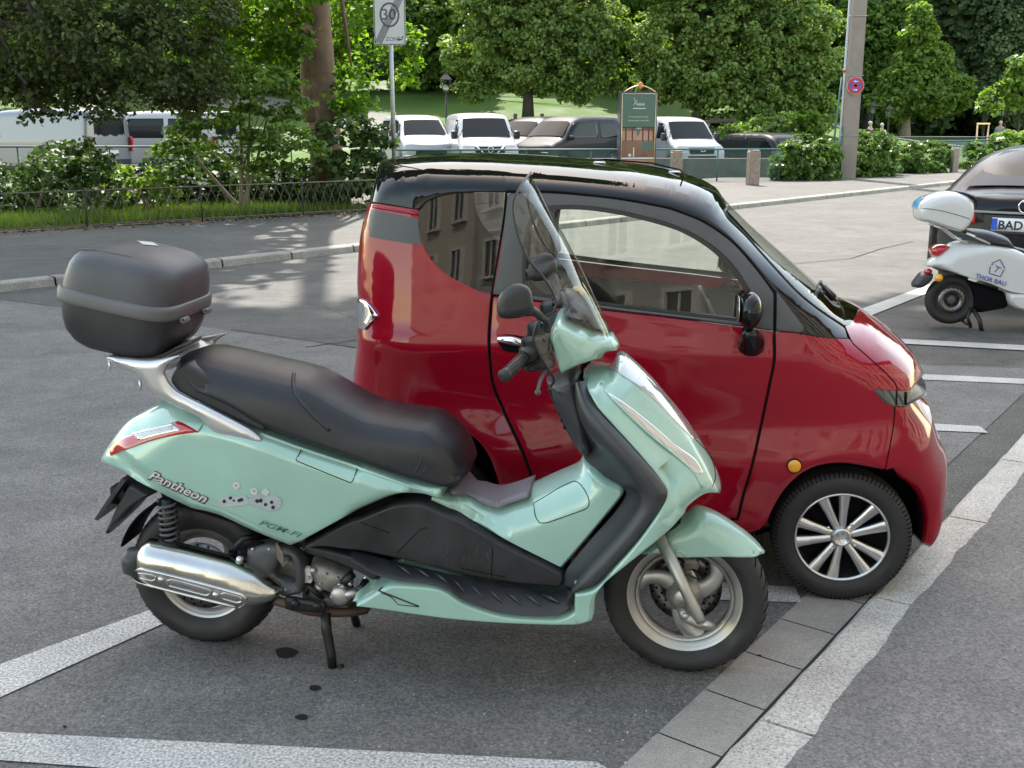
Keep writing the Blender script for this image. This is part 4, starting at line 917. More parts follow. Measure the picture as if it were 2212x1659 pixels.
# rear quarter (red)
rq = cuv(P('ZA', '150,268 330,295 503,322'), P('ZA', '503,430 512,480 540,560 600,655 700,745 800,800 900,846 975,862'), P('D', '1062,638 1059,665 1054,732 1057,782 1064,833 1084,883 1115,950 1137,1003 1151,1046 1158,1100 1160,1152'), silrange(1080, 1148, 757, 437))
skin('rear_quarter', rq, 'red_paint', liner='interior_grey')
cpanel('pillar_strip', P('ZA', '1062,207 1075,207 1058,400 1020,700 985,872 974,862 1003,700 1042,400'), 'red_paint', off=.001, mirror='join')
skin('grey_band', cuv(silrange(734, 512, 754, 449), P('ZA', '200,316 300,338 503,378 505,430 512,480 522,548 400,530 250,505 190,494')), 'matte_grey', off=.002)
cpanel('quarter_window', qwin, 'quarter_glass', off=-.002, t=.002, r=0, mirror='sep')
# door
door = P('D', '1064,640 1308,671 1512,695 1670,717 1671,778 1662,825 1643,918 1624,1003 1605,1068 1592,1121 1450,1117 1280,1108 1168,1100 1155,1046 1141,1003 1119,949 1088,882 1068,833 1061,782 1058,732')
drs = cpanel('door', door, 'red_paint', r=.005, mirror='sep', t=.008)
for o in drs:
    pass
frame = P('D', '1062,636 1074,570 1087,490 1096,425 1104,417 1188,417 1306,427 1373,437 1440,450 1478,462 1515,478 1555,503 1588,530 1622,568 1650,603 1672,634 1671,714 1512,692 1308,668')
opening = P('D', '1126,636 1129,545 1140,480 1158,452 1182,445 1252,444 1322,452 1392,467 1463,488 1512,512 1550,538 1585,573 1612,612 1630,650 1630,698 1512,686 1296,660')
glass_o = P('D', '1134,630 1137,548 1148,490 1166,462 1190,454 1252,453 1320,461 1390,476 1460,497 1507,521 1543,547 1575,580 1602,618 1617,652 1617,690 1512,678 1296,652')
for s, dr in enumerate(drs):
    def put(o):
        o2 = o[s]; C.objects.unlink(o[1-s]); bpy.data.objects.remove(o[1-s]); o2.parent = dr; return o2
    put(cpanel('window_frame', frame, 'matte_grey', holes=[opening], mirror='sep', t=.012, off=.0))
    put(cpanel('window_seal', opening, 'rubber_seal', holes=[glass_o], mirror='sep', t=.012, off=-.004, r=.002))
    put(cpanel('window', glass_o, 'window_glass', mirror='sep', t=.002, off=-.010, r=0))
    put(cpanel('inner_trim', P('D', '1140,690 1300,700 1500,722 1655,735 1630,850 1590,1080 1300,1090 1180,1080 1130,950 1090,850'), 'interior_grey', mirror='sep', t=.01, off=-.03, r=.01))
    sg = 1 if s == 0 else -1
    b = MB(); hp = CF.onto(P('ZA', '1015,1150 1100,1160 1190,1178'), FC, .012); b.tube([(u, -w*sg, z) for u, z, w in [hp[0]]+hp+[hp[-1]]], [.002, .012, .016, .014, .004], 14); b.build('door_handle', 'chrome', dr)
    # door mirror on its foot
    q = CF.onto(P('ZC', '460,1170'), FC, .02)[0]; b = MB(); b.tube([(q[0], -(q[2]-.02)*sg, q[1]-.012), (q[0], -(q[2]+.0)*sg, q[1]+.005), (q[0]-.012, -(q[2]+.045)*sg, q[1]+.03), (q[0]-.02, -(q[2]+.06)*sg, q[1]+.05)], [.045, .04, .024, .02], 24)
    fo = b.build('mirror_foot', 'gloss_black', dr)
    mc_ = CF.bp(*[ZM_['ZC'][0]+.336*448, ZM_['ZC'][1]+.336*965], .68)
    b = MB(); b.sphere((mc_[0]-.0, -.68*sg, mc_[1]), 1, 28, (.040, .075, .060)); b.build('mirror_shell', 'gloss_black', dr)
    b = MB(); b.sphere((mc_[0]-.036, -.68*sg, mc_[1]), 1, 24, (.005, .060, .046)); b.build('mirror_glass', 'chrome', dr)
# front fender, hood, bumper
hoodseam = P('ZC', '1062,1075 1085,1130 1112,1180 1200,1258 1320,1368 1380,1430 1397,1478')
fender = cuv(P('D', '1674,717 1720,720'), P('ZC', '780,1120 930,1146 1062,1150'), P('ZC', '1085,1150 1112,1180 1200,1258 1320,1368 1380,1430 1397,1478'), P('Z8', '1500,212 1335,203 1360,232 1400,282 1450,312 1485,320'), P('Z8', '1485,322 1475,450 1440,650 1410,802'), silrange(1905, 1027, 1200, 1153), P('D', '1168,1104 1280,1112 1450,1121 1596,1125 1609,1068 1628,1003 1647,918 1666,825 1675,778'))
V_ = fender
skin('front_fender', fender, 'red_paint')
hood = cuv(silrange(1866, 675, 2021, 835), P('Z8', '1590,211 1500,212'), P('ZC', '1397,1478 1380,1430 1320,1368 1200,1258 1112,1180 1085,1130 1062,1075'), P('ZC', '1090,1060 1120,1020 1135,990'))
hd = skin('bonnet', hood, 'red_paint')
bump = cuv(silrange(2029, 890, 1997, 1226), silrange(1997, 1225, 1909, 1029), P('Z8', '1412,800 1442,650 1477,450 1487,322 1560,324'))
skin('front_bumper', bump, 'red_paint')
hlp = cuv(silrange(2021, 835, 2029, 890), P('Z8', '1560,320 1450,312 1400,282 1360,232 1337,204 1500,213 1590,211'))
skin('headlamp', hlp, 'lamp_smoke', off=.002)
b = MB(); P1 = onpath(CF, P('Z8', '1500,214 1497,312'), FC, .004); b.tube(P1, .002, 6)
for x in (1560,): P1 = onpath(CF, P('Z8', f'{x},222 {x},310'), FC, .0035); b.tube(P1, .004, 6)
b.build('headlamp_ribs', 'near_black', CR)
# roof with the pillars, windscreen
roof = cuv(silrange(757, 437, 1565, 430), P('ZC', '300,310 285,330 310,375 420,482 600,682 760,852 900,965 1060,1072 1080,1150'), P('ZC', '1065,1152 930,1144 780,1118 800,1090 796,1060 620,835 530,735 440,625 350,530 255,445 135,372 0,316'), P('D', '1469,451 1440,446 1373,433 1306,423 1188,412 1098,411'), P('ZA', '1060,203 900,205 750,211 640,231 555,268 503,322 330,292 150,264'))
skin('roof', roof, 'gloss_black', liner='interior_grey')
tri = P('ZC', '620,845 700,950 790,1065 797,1095 778,1114 700,1106 616,1100')
cpanel('pillar_cover', tri, 'matte_grey', off=.002, mirror='join')
wsc = cuv(silrange(1565, 430, 1866, 675), P('ZC', '1135,990 1120,1020 1090,1060 1064,1075'), P('ZC', '1060,1072 900,965 760,852 600,682 420,482 310,375 285,330 300,312'))
skin('windscreen', wsc, 'window_glass', off=.0015)
b = MB()
seam('x', CF, P('ZC', '300,310 285,330 310,375 420,482 600,682 760,852 900,965 1060,1072'), FC, None, None, .004, .0, mb=b, mirror=True); b.build('windscreen_seal', 'rubber_seal', CR)
# seams
b = MB()
for pts in (P('D', '1094,414 1088,475 1075,560 1062,638 1059,665 1055,732 1058,782 1065,833 1085,883 1116,950 1138,1003 1152,1046 1162,1100'), P('D', '1673,634 1673,717 1673,778 1664,825 1645,918 1626,1003 1607,1068 1594,1122 1450,1118 1280,1110 1164,1102'), P('D', '1096,414 1188,414 1306,425 1373,435 1440,448 1475,460 1515,476 1555,501 1588,528 1622,566 1650,601 1673,634')):
    seam('x', CF, pts, FC, None, None, .0042, -.001, mb=b, mirror=True)
b.build('door_gap', 'near_black', CR)
b = MB()
seam('x', CF, hoodseam, FC, None, None, .0022, .0, mb=b, mirror=True)
seam('x', CF, P('Z8', '1485,320 1475,450 1440,650 1410,800'), FC, None, None, .002, .0, mb=b, mirror=True)
seam('x', CF, P('ZC', '616,845 612,1100'), FC, None, None, .003, .001, mb=b, mirror=True)
b.build('panel_gaps', 'near_black', CR)
b = MB(); seam('x', CF, P('ZA', '215,300 300,315 500,348'), FC, None, None, .006, -.001, mb=b, mirror=True); b.build('red_strip', 'red_paint', CR)
# tail lamp
cpanel('tail_lamp', P('ZA', '108,893 150,902 192,932 242,1000 152,1095 116,1084 108,985', .5), 'chrome', off=.014, t=.02, r=.006, step=.012, mirror='sep')
for sg in (1, -1):
    q = CF.onto(P('Z8', '790,732'), FC, 0)[0]; b = MB(); b.lathe([(0, -.008), (.016, -.008), (.0215, -.005), (.022, .002)], (q[0], -q[2]*sg, q[1]), ax=(0, sg, 0), n=32); b.build('side_indicator', 'amber', CR)
    b = MB(); b.lathe([(.021, -.004), (.0245, -.004), (.0255, .002), (.021, .002)], (q[0], -q[2]*sg, q[1]), ax=(0, sg, 0), n=32); b.build('indicator_bezel', 'near_black', CR)
# handle recess
cpanel('handle_recess', P('ZA', '1012,1125 1100,1122 1200,1140 1198,1235 1120,1240 1050,1225 1018,1180'), 'near_black', off=.0015, t=.002, r=.001, step=.02, mirror='join')
# wipers, washer nozzles, roof details
b = MB()
for pts in (Z('ZC', '905,785,-.0 880,850,.1 855,920,.2', 0), ): 
    P1 = [CF.P(p[0], p[1], p[2]) for p in pts]; b.tube(P1, [.008, .009, .006], 8)
P1 = [CF.P(p[0], p[1], p[2]) for p in Z('ZC', '900,790,.1 960,860,.1 1000,900,.05 1040,960,.0 1060,1020,.05', 0)]; b.tube(P1, .006, 8)
P1 = [CF.P(p[0], p[1], p[2]) for p in Z('ZC', '925,815,.05 990,880,.1', 0)]; b.tube(P1, .011, 8)
b.build('wiper', 'black_plastic', CR)
b = MB()
for x, y, w_ in ((1668, 1058, .2), (2150, 1118, .15)): b.bbox(CF.P(734.5+.336*x, .336*y, w_)+Vector((0, 0, .006)), (.045, .012, .01), .004)
b.build('roof_caps', 'silver', CR)
b = MB(); b.tube([CF.P(734.5+.336*x, .336*y, w_)+Vector((0, 0, .004)) for x, y, w_ in ((1630, 1052, .1), (1650, 1035, -.1), (1700, 1032, -.2), (2000, 1055, -.1), (2190, 1100, .05), (2212, 1130, .2), (2200, 1165, .35))], .003, 6); b.build('roof_joint', 'near_black', CR)
# wheels
def carwheel(name, c, R, rimr, wid, sg):
    root = empty(name, c); root.parent = CR; h = wid/2
    prof = [(rimr-.002, -h*.75), (rimr+.008, -h*.9), (rimr+.02, -h*.98), (rimr+(R-rimr)*.5, -h*1.02), (R-.022, -h*.92), (R-.008, -h*.80), (R-.002, -h*.62)]
    k = .8
    for g in (-.35, 0, .35): prof += [(R, h*(g-.12)), (R-.007, h*(g-.08)), (R-.007, h*(g+.08)), (R, h*(g+.12))]
    prof += [(r_, -y_) for r_, y_ in prof[6::-1]]
    b = MB(); b.lathe(prof, (0, 0, 0), n=90); b.build('tyre', 'tyre', root)
    b = MB()
    for i in range(90):
        a = 2*math.pi*i/90
        for s in (-1, 1): b.tube([(math.cos(a+q*.008)*(R-.002-.016*q*q), s*h*(.6+.3*q), math.sin(a+q*.008)*(R-.002-.016*q*q)) for q in (0, .5, 1)], .0022, 4)
    b.build('tread_blocks', 'near_black', root)
    b = MB(); b.tube([(math.cos(a)*(R-.036), -h*.995*sg, math.sin(a)*(R-.036)) for a in [2*math.pi*i/80 for i in range(80)]], .0012, 5, closed=True); b.build('tyre_line', 'tyre', root)
    y0 = -h*.72*sg
    b = MB(); b.lathe([(rimr+.001, y0-.004*sg), (rimr-.001, y0-.008*sg), (rimr-.007, y0-.006*sg), (rimr-.010, y0+.004*sg), (rimr-.016, y0+.03*sg), (rimr-.022, y0+.08*sg)], (0, 0, 0), n=72); b.build('rim', 'bright_alu', root)
    b = MB(); b.lathe([(rimr-.016, y0+.035*sg), (.0, y0+.045*sg)], (0, 0, 0), n=48); b.lathe([(rimr-.012, y0+.02*sg), (rimr-.02, y0+.05*sg)], (0, 0, 0), n=48); b.build('wheel_barrel', 'near_black', root)
    b = MB(); bk = MB()
    for i in range(5):
        for s in (-1, 1):
            a = 0; a1 = R_(104)+2*math.pi*i/5+s*R_(14.); a0 = R_(104)+2*math.pi*i/5+s*R_(15)
            p0 = Vector((math.cos(a0-s*.0)*.036, y0+.006*sg, math.sin(a0-s*.0)*.036)); p1 = Vector((math.cos(a1)*(rimr-.008), y0+.001*sg, math.sin(a1)*(rimr-.008))); d = (p1-p0).normalized(); t_ = Vector((-d.z, 0, d.x))
            for (mb_, w0, w1, ex, dd) in ((b, .0115, .0195, 0, 0), (bk, .015, .024, .003*sg, .012*sg)):
                V = []
                for p, w_ in ((p0, w0), ((p0+p1)/2, (w0+w1)/2*.92), (p1, w1)):
                    V += [p-t_*w_+Vector((0, ex, 0)), p-t_*w_*.85+Vector((0, ex-.003*sg, 0)), p+t_*w_*.85+Vector((0, ex-.003*sg, 0)), p+t_*w_+Vector((0, ex, 0)), p+t_*w_+Vector((0, ex+.02*sg, 0)), p-t_*w_+Vector((0, ex+.02*sg, 0))]
                mb_.add(V, [(q*6+j, q*6+(j+1) % 6, (q+1)*6+(j+1) % 6, (q+1)*6+j) for q in range(2) for j in range(6)])
    b.build('spokes', 'bright_alu', root); bk.build('spoke_backs', 'gloss_black', root)
    b = MB(); b.lathe([(0, y0-.006*sg), (.021, y0-.006*sg), (.023, y0-.009*sg), (.029, y0-.009*sg), (.033, y0-.004*sg), (.039, y0+.006*sg), (.041, y0+.03*sg)], (0, 0, 0), n=36); b.build('hub_cap', 'bright_alu', root)
    b = MB()
    for i in range(4):
        a = R_(57)+i*math.pi/2; c_ = Vector((math.cos(a)*.054, 0, math.sin(a)*.054)); b.lathe([(0, y0+.001*sg), (.0045, y0+.001*sg), (.0065, y0+.004*sg), (.0068, y0+.02*sg)], c_, n=6)
    b.build('wheel_bolts', 'bright_alu', root)
    # raised emblem strokes on the cap
    b = MB(); yy = y0-.0075*sg
    b.tube([(math.cos(a)*.0195, yy, math.sin(a)*.0195) for a in [2*math.pi*i/28 for i in range(28)]], .0008, 4, closed=True)
    for pts in ('-8,3 -4,7 0,4 -3,0 -7,-4 -2,-8', '7,7 2,4 4,0 8,-3 3,-7', '-8,-1 0,1 8,3'):
        b.tube([(float(t.split(',')[0])*.0017, yy, float(t.split(',')[1])*.0017) for t in pts.split()], .0012, 5)
    b.build('cap_emblem', 'silver', root)
    b = MB(); b.lathe([(.03, y0+.045*sg), (.085, y0+.045*sg)], (0, 0, 0), n=40); b.build('brake_disc', 'disc_steel', root)
    return root
RW = .232
for sg in (1, -1):
    carwheel('wheel', (-.022, -.515*sg, RW), RW, .157, .125, sg)
    w_ = CF.bp(935, 1090, .515)[0]; carwheel('wheel', (w_, -.515*sg, RW), RW, .157, .125, sg)
def dark_arch(o, cx):
    me = o.data
    if len(me.materials) < 2: me.materials.append(M['near_black'])
    k = list(me.materials).index(M['near_black']) if M['near_black'] in list(me.materials) else len(me.materials)
    if k == len(me.materials): me.materials.append(M['near_black'])
    for p in me.polygons:
        c_ = p.center
        if abs(c_.y) < .535 and math.hypot(c_.x-cx, c_.z-.23) < .272 and c_.z < .56 and c_.z > .03 and math.hypot(p.normal.x, p.normal.z) > .3: p.material_index = k
# wheel housings and floor pan
wr = CF.bp(935, 1090, .515)[0]
for o in CR.children:
    if o.name.split('.')[0] in ('front_fender', 'front_bumper'): dark_arch(o, -.01)
    if o.name.split('.')[0] == 'rear_quarter': dark_arch(o, wr)
for x in (-.02, wr):
    b = MB(); b.lathe([(.264, -.535), (.264, .535)], (x, 0, RW+.01), n=30, a0=R_(-195), a1=R_(5)); b.lathe([(0, .36), (.285, .36)], (x, 0, RW+.01), n=30, a0=R_(-200), a1=R_(20)); b.lathe([(0, -.36), (.285, -.36)], (x, 0, RW+.01), n=30, a0=R_(-200), a1=R_(20)); b.build('wheel_housing', 'near_black', CR)
b = MB(); b.bbox((wr/2, 0, .20), (abs(wr)-.62, 1.05, .06), .02); b.build('floor_pan', 'near_black', CR)
b = MB(); b.bbox(((wr)/2-.0, 0, .24), (abs(wr)-.5, 1.0, .03), .01); b.bbox((-.22, 0, .62), (.12, 1.0, .36), .04); b.build('dashboard', 'interior_grey', CR)
# bench, seat backs, steering wheel
for y in (-.25, .25):
    st_ = empty('seat', (0, 0, 0)); st_.parent = CR
    b = MB(); b.bbox((-.80, y, .48), (.42, .42, .14), .05); b.build('cushion', 'cloth_dark', st_)
    b = MB(); b.bbox((-1.06, y, .78), (.12, .42, .56), .05, Matrix.Rotation(R_(-12), 3, 'Y')); b.build('backrest', 'cloth_dark', st_)
    b = MB(); b.bbox((-1.12, y, 1.13), (.09, .24, .17), .035, Matrix.Rotation(R_(-8), 3, 'Y')); b.build('headrest', 'cloth_dark', st_)
b = MB(); c_ = Vector((-.42, .25, .80)); rm = Matrix.Rotation(R_(62), 3, 'Y')
b.tube([c_+rm@Vector((math.cos(a)*.17, math.sin(a)*.17, 0)) for a in [2*math.pi*i/36 for i in range(36)]], .013, 8, closed=True)
for a in (0, 2.2, 4.1): b.tube([c_, c_+rm@Vector((math.cos(a)*.165, math.sin(a)*.165, 0))], .012, 8)
b.tube([c_, c_+Vector((.2, 0, -.12))], .03, 10); b.build('steering_wheel', 'black_plastic', CR)
b = MB(); b.sphere((-1.35, 0, .62), 1, 16, (.18, .42, .12)); b.build('parcel_shelf', 'cloth_dark', CR)
# ================================================================ white scooter at the right edge
W2 = Frame(3.555, 8.55, R_(-10))
WS = empty('motor_scooter', (3.555, 8.55, 0), R_(-10), 'white delivery scooter with blue lettering and white top box, cut by the right edge', 'scooter')
whl = motowheel('rear_wheel', WS, (0, 0, .225), .2, .128, .10, 'matte_grey', 0, 7, -1)
wb = Z('ZI', '355,1030,.03,.08 370,1000,.0,.1 400,975,,.1 480,905,,.12 560,850,,.12 640,832,,.12 760,845,.05,.08 880,860,.1,.04 1040,885,.12,.04 1149,925,.13,.04 1300,990,.13,.03 1420,1100,.14,.02 1440,1230,.15,.012 1300,1290,.15,.012 1149,1270,.165,.012 1020,1245,.165,.012 860,1180,.165,.012 700,1135,.16,.012 550,1085,.14,.02 450,1055,.08,.06 380,1045,.05,.07')
_, FW = pillow('body_shell', W2, wb, .17, 'white_paint', WS, p=1.9, sigma=.02, px=5)
pillow('leg_shield', W2, Z('ZI', '1400,1250,.15,.03 1600,1200 1700,900,.05,.05 1800,500,.0,.05 1850,500,,.05 1860,900 1820,1200 1740,1400 1600,1440 1250,1420,.15 1080,1380,.15 1020,1330,.16 1020,1250,.16', .1, .03), .2, 'white_paint', WS, sigma=.02)
pillow('seat', W2, Z('ZI', '640,770,,.08 700,738,,.08 820,745,,.09 930,775,,.09 1010,810,,.09 1060,880,,.08 1149,900,,.08 1300,960,.05,.05 1300,1000,.1,.03 1149,935,.12,.02 1045,893,.13,.02 900,868,.13,.02 780,830,.12,.02 690,800,.1,.03'), .14, 'seat_vinyl', WS, sigma=.015)
bo = Z('ZI', '300,660,.12,.05 288,600,.12,.06 300,540,.1,.07 350,490,.05,.09 450,445,.0,.1 560,438,,.1 640,455,,.1 710,500,,.1 745,560,.05,.08 748,660,.12,.05 700,740,.15,.04 650,775,.16,.03 520,735,.17,.03 400,700,.17,.03 320,682,.15,.04')
tb, FTB = pillow('top_box', W2, bo, .19, 'white_paint', WS, p=2.6, sigma=.02)
P_ = Z('ZI', '300,664,.12,.05 286,600,.12,.06 298,537,.1,.07 348,486,.05,.09 448,441,.0,.1 420,462,.1,.01 375,495,.15,.01 330,535,.17,.01 308,580,.17,.01 300,625,.17,.01 312,672,.15,.02')
pillow('reflector_band', W2, P_, .196, 'blue_paint', tb, p=2.6, sigma=.01, step=.015)
seam('lid_gap', W2, Z('ZI', '320,575 450,590 600,625 745,672', .17), FTB, 'matte_grey', tb, .003, 0)
pillow('box_back_pad', W2, Z('ZI', '560,432 640,440 720,465 750,520 750,580 735,520 690,480 620,455', -.05, .03), .16, 'dark_plastic', tb, sigma=.004)
b = MB(); q = lambda x, y, w_: W2.P(1901+.2707*x, 293.8+.2707*y, w_)
for sg in (1, -1):
    b.tube([Vector((v.x, v.y*sg, v.z)) for v in (q(430, 715, .1), q(520, 745, .1), q(630, 830, .1), q(700, 850, .11))], .009, 8)
    b.tube([Vector((v.x, v.y*sg, v.z)) for v in (q(690, 775, .12), q(880, 860, .13))], .01, 8)
b.build('carrier', 'silver', WS)
pillow('tail_lamp', W2, Z('ZI', '400,900 460,870 530,868 580,885 530,920 480,960 420,965', .06, .03), .1, 'lamp_red', WS, sigma=.006)
pillow('mudguard', W2, Z('ZI', '345,1090,.08,.03 440,1110,.08 420,1160,.09 345,1225,.09 270,1215,.09 262,1195,.09 330,1110,.09', .08, .03), .1, 'dark_plastic', WS, sigma=.006)
b = MB(); b.sphere(q(383, 1080, .03), .032, 14, (1, 1.6, .7)); b.build('reflector', 'lamp_red', WS)
b = MB(); b.sphere(q(470, 1132, .13), .033, 16); b.build('indicator', 'amber', WS)
pillow('engine_cover', W2, Z('ZI', '690,1150 1000,1250 1040,1340 1020,1380 800,1420 765,1380 745,1250', .1, .02), .1, 'near_black', WS, sigma=.01)
b = MB()
b.tube([q(720, 1370, .1), q(700, 1450, .12), q(725, 1530, .13)], .014, 8); b.tube([q(750, 1390, .1), q(800, 1480, .13), q(810, 1560, .15)], .017, 8); b.tube([q(640, 1460, .05), q(690, 1500, .1), q(730, 1500, .12)], .012, 8); b.tube([q(790, 1565, .15), q(830, 1555, .15)], .012, 8)
b.build('centre_stand', 'black_metal', WS)
decal_text('lettering', 'THOR BAU', W2, (1901+.2707*760, 293.8+.2707*1130), (1901+.2707*1000, 293.8+.2707*1198), 9.5, FW, 'navy_ink', WS, .012, 0, .02)
decal_text('lettering', 'Elettrica', W2, (1901+.2707*515, 293.8+.2707*1062), (1901+.2707*630, 293.8+.2707*1100), 4, FW, 'matte_grey', WS, .003, .2, 0)
b = MB()
for s in ('905,1020 888,1030', '890,1015 958,985 995,1055', '990,1065 960,1122 872,1095 880,1040', '930,1040 968,1055', '950,1045 915,1085', '925,1030 935,1047'): seam('x', W2, Z('ZI', s, .15), FW, None, None, .0035, .003, mb=b)
b.build('house_emblem', 'navy_ink', WS)
# ================================================================ generic vehicle from a side profile
def prof_pts(s, R): return [(*map(float, t.split(',')[:2]), float(t.split(',')[2]) if t.count(',') > 1 else R) for t in s.split()]
class Car:
    def __init__(s, name, pos, yaw, prof, W, paint, label, p=3., R=.16, taper=None, group=None, z=0):
        s.root = empty(name, (pos[0], pos[1], z), yaw, label, 'van' if 'van' in name else 'car', group); s.p = p
        P_ = prof_pts(prof, R); sp = spline([(a, b_, 0, r) for a, b_, r in P_], .12, True, 50); s.poly = sp[:, :2]; s.R = sp[:, 3]; s.Wf = taper or W
        o, s.f = pillow('body', None, None, s.Wf, paint, s.root, p=p, step=.1, sigma=.05, res=.03, uv=(s.poly, s.R)); s.W = W
    def side(s, name, pts, m, off=.004, t=.01):
        sp = spline([(a, b_, 0, 0) for a, b_, _ in prof_pts(pts, 0)], .08, True, 40)[:, :2]
        return panel(name, None, None, s.f, m, s.root, off, t, .004, .1, 'join', uv=sp)
    def patch(s, name, q0, q1, ya, yb, m, off=.01, n=10, y0a=None, y0b=None, bow=0):
        """patch across the car between profile points q0 and q1 (u,z); half widths ya at q0, yb at q1"""
        q0, q1 = Vector((*q0, 0)), Vector((*q1, 0)); d = (q1-q0).normalized(); c_ = Vector((s.poly[:, 0].mean(), s.poly[:, 1].mean(), 0)); nn = Vector((-d.y, d.x, 0))
        if nn.dot(q0-c_) < 0: nn = -nn
        rows = []
        for k in range(5):
            t = k/4; base = q0+(q1-q0)*t; lo = (-(ya+(yb-ya)*t) if y0a is None else (y0a+(y0b-y0a)*t)); hi = ya+(yb-ya)*t; row = []
            for j in range(n+1):
                y = lo+(hi-lo)*j/n; sv = 1-(1-min(.999, abs(y)/s.W)**s.p)**(1/s.p); pt = base+nn*(off-sv*.16-bow*(y/s.W)**2); row.append(Vector((pt.x, y, pt.y)))
            rows.append(row)
        b = loft(rows); o = b.build(name, m, s.root)
        if (rows[0][1]-rows[0][0]).cross(rows[1][0]-rows[0][0]).dot(Vector((nn.x, 0, nn.y))) < 0: o.data.flip_normals()
        return o
    def wheels(s, xs, R, y, m='silver'):
        for x in xs:
            for sg in (1, -1):
                r = empty('wheel', (x, y*sg, R)); r.parent = s.root; b = MB(); h = .1
                b.lathe([(R*.62, -h), (R*.85, -h*1.05), (R*.98, -h*.8), (R, -h*.5), (R, h*.5), (R*.98, h*.8), (R*.85, h*1.05), (R*.62, h)], (0, 0, 0), n=28); b.build('tyre', 'tyre', r)
                b = MB(); b.lathe([(R*.63, -h*.9), (R*.55, -h*.6), (R*.2, -h*.75), (0, -h*.8)], (0, 0, 0), n=20); b.lathe([(R*.63, h*.9), (R*.55, h*.6), (R*.2, h*.75), (0, h*.8)], (0, 0, 0), n=20); b.build('rim', m, r)
mat('dark_paint', (.008, .009, .012), .4, 0, .28, .03, spec=.1)
mat('graphite_paint', (.02, .022, .028), .6, .1, .12, .08, spec=.2)
mat('silver_paint', (.22, .235, .26), .35, .4, .4, .05)
mat('van_white', (.38, .39, .41), .35, 0, .4, .06)
mat('dark_glass', (.010, .013, .014), .1, 0, 0., .01, .18)
mat('tint_glass', (.020, .026, .036), .06, 0, 0., .01, .12)
# dark saloon ahead of the white scooter
AD = math.atan2(.809, .588)
rc = Vector((4.50, 9.42, 0))
au = Car('parked_car', (rc.x, rc.y), AD, '.12,.22 .02,.32 .0,.5 .03,.62 .05,.75 .02,.93 .08,.975 .45,1.03,.2 1.0,1.28,.2 1.45,1.40,.2 2.2,1.43,.2 2.9,1.36,.2 3.7,1.0,.2 4.5,.86 4.75,.6 4.75,.3 4.6,.2 4.25,.2 4.2,.5 3.9,.66 3.55,.5 3.5,.2 1.4,.2 1.35,.5 1.05,.66 .7,.5 .65,.22', .90, 'dark_paint', 'dark saloon car at the right edge with its rear number plate showing', R=.16, taper=lambda u, z: (.90-.22*np.clip((z-.95)/.45, 0, 1))*(1-.16*np.clip((.5-u)/.5, 0, 1)**2))
au.patch('rear_window', (.50, 1.05), (1.30, 1.355), .66, .50, 'tint_glass', .012)
au.side('side_windows', '.95,1.0 1.25,1.27 2.2,1.34 2.8,1.28 3.4,1.0', 'tint_glass')
au.patch('chrome_strip', (.025, .835), (.025, .855), .74, .74, 'chrome', .02, bow=.12)
au.patch('tail_lamp', (.028, .74), (.025, .815), .76, .76, 'lamp_red', .016, y0a=.42, y0b=.42, bow=.12); au.patch('tail_lamp', (.028, .74), (.025, .815), -.42, -.42, 'lamp_red', .016, y0a=-.76, y0b=-.76, bow=.12)
au.patch('plate_recess', (.02, .66), (.03, .82), .34, .34, 'black_plastic', .012)
rp = empty('number_plate', (-.018, 0, 0)); rp.parent = au.root
b = MB(); b.bbox((0, 0, .742), (.012, .53, .115), .004); b.build('plate', 'plate_white', rp); b = MB(); b.add([(-.0075, .262, .69), (-.0075, .215, .69), (-.0075, .215, .795), (-.0075, .262, .795)], [(3, 2, 1, 0)]); b.build('country_band', 'plate_blue', rp, False)
b = MB(); plane_text(b, 'BAD', (-.0085, .205, .704), (0, -1, 0), (0, 0, 1), size=.105, center=False, bold=.02); plane_text(b, 'S 28', (-.0085, -.02, .704), (0, -1, 0), (0, 0, 1), size=.105, center=False, bold=.02); b.build('characters', 'plate_black', rp, False)
b = MB(); b.tube([(-.03, .055*math.cos(a), .905+.055*math.sin(a)) for a in [2*math.pi*k/32 for k in range(32)]], .007, 8, closed=True)
b.tube([(-.03, -.05*math.cos(a), .905+.05*math.sin(a)) for a in (0.6, 1.57, 2.4)], .005, 6); b.build('emblem', 'chrome', au.root)
au.wheels((1.05, 3.9), .33, .79)
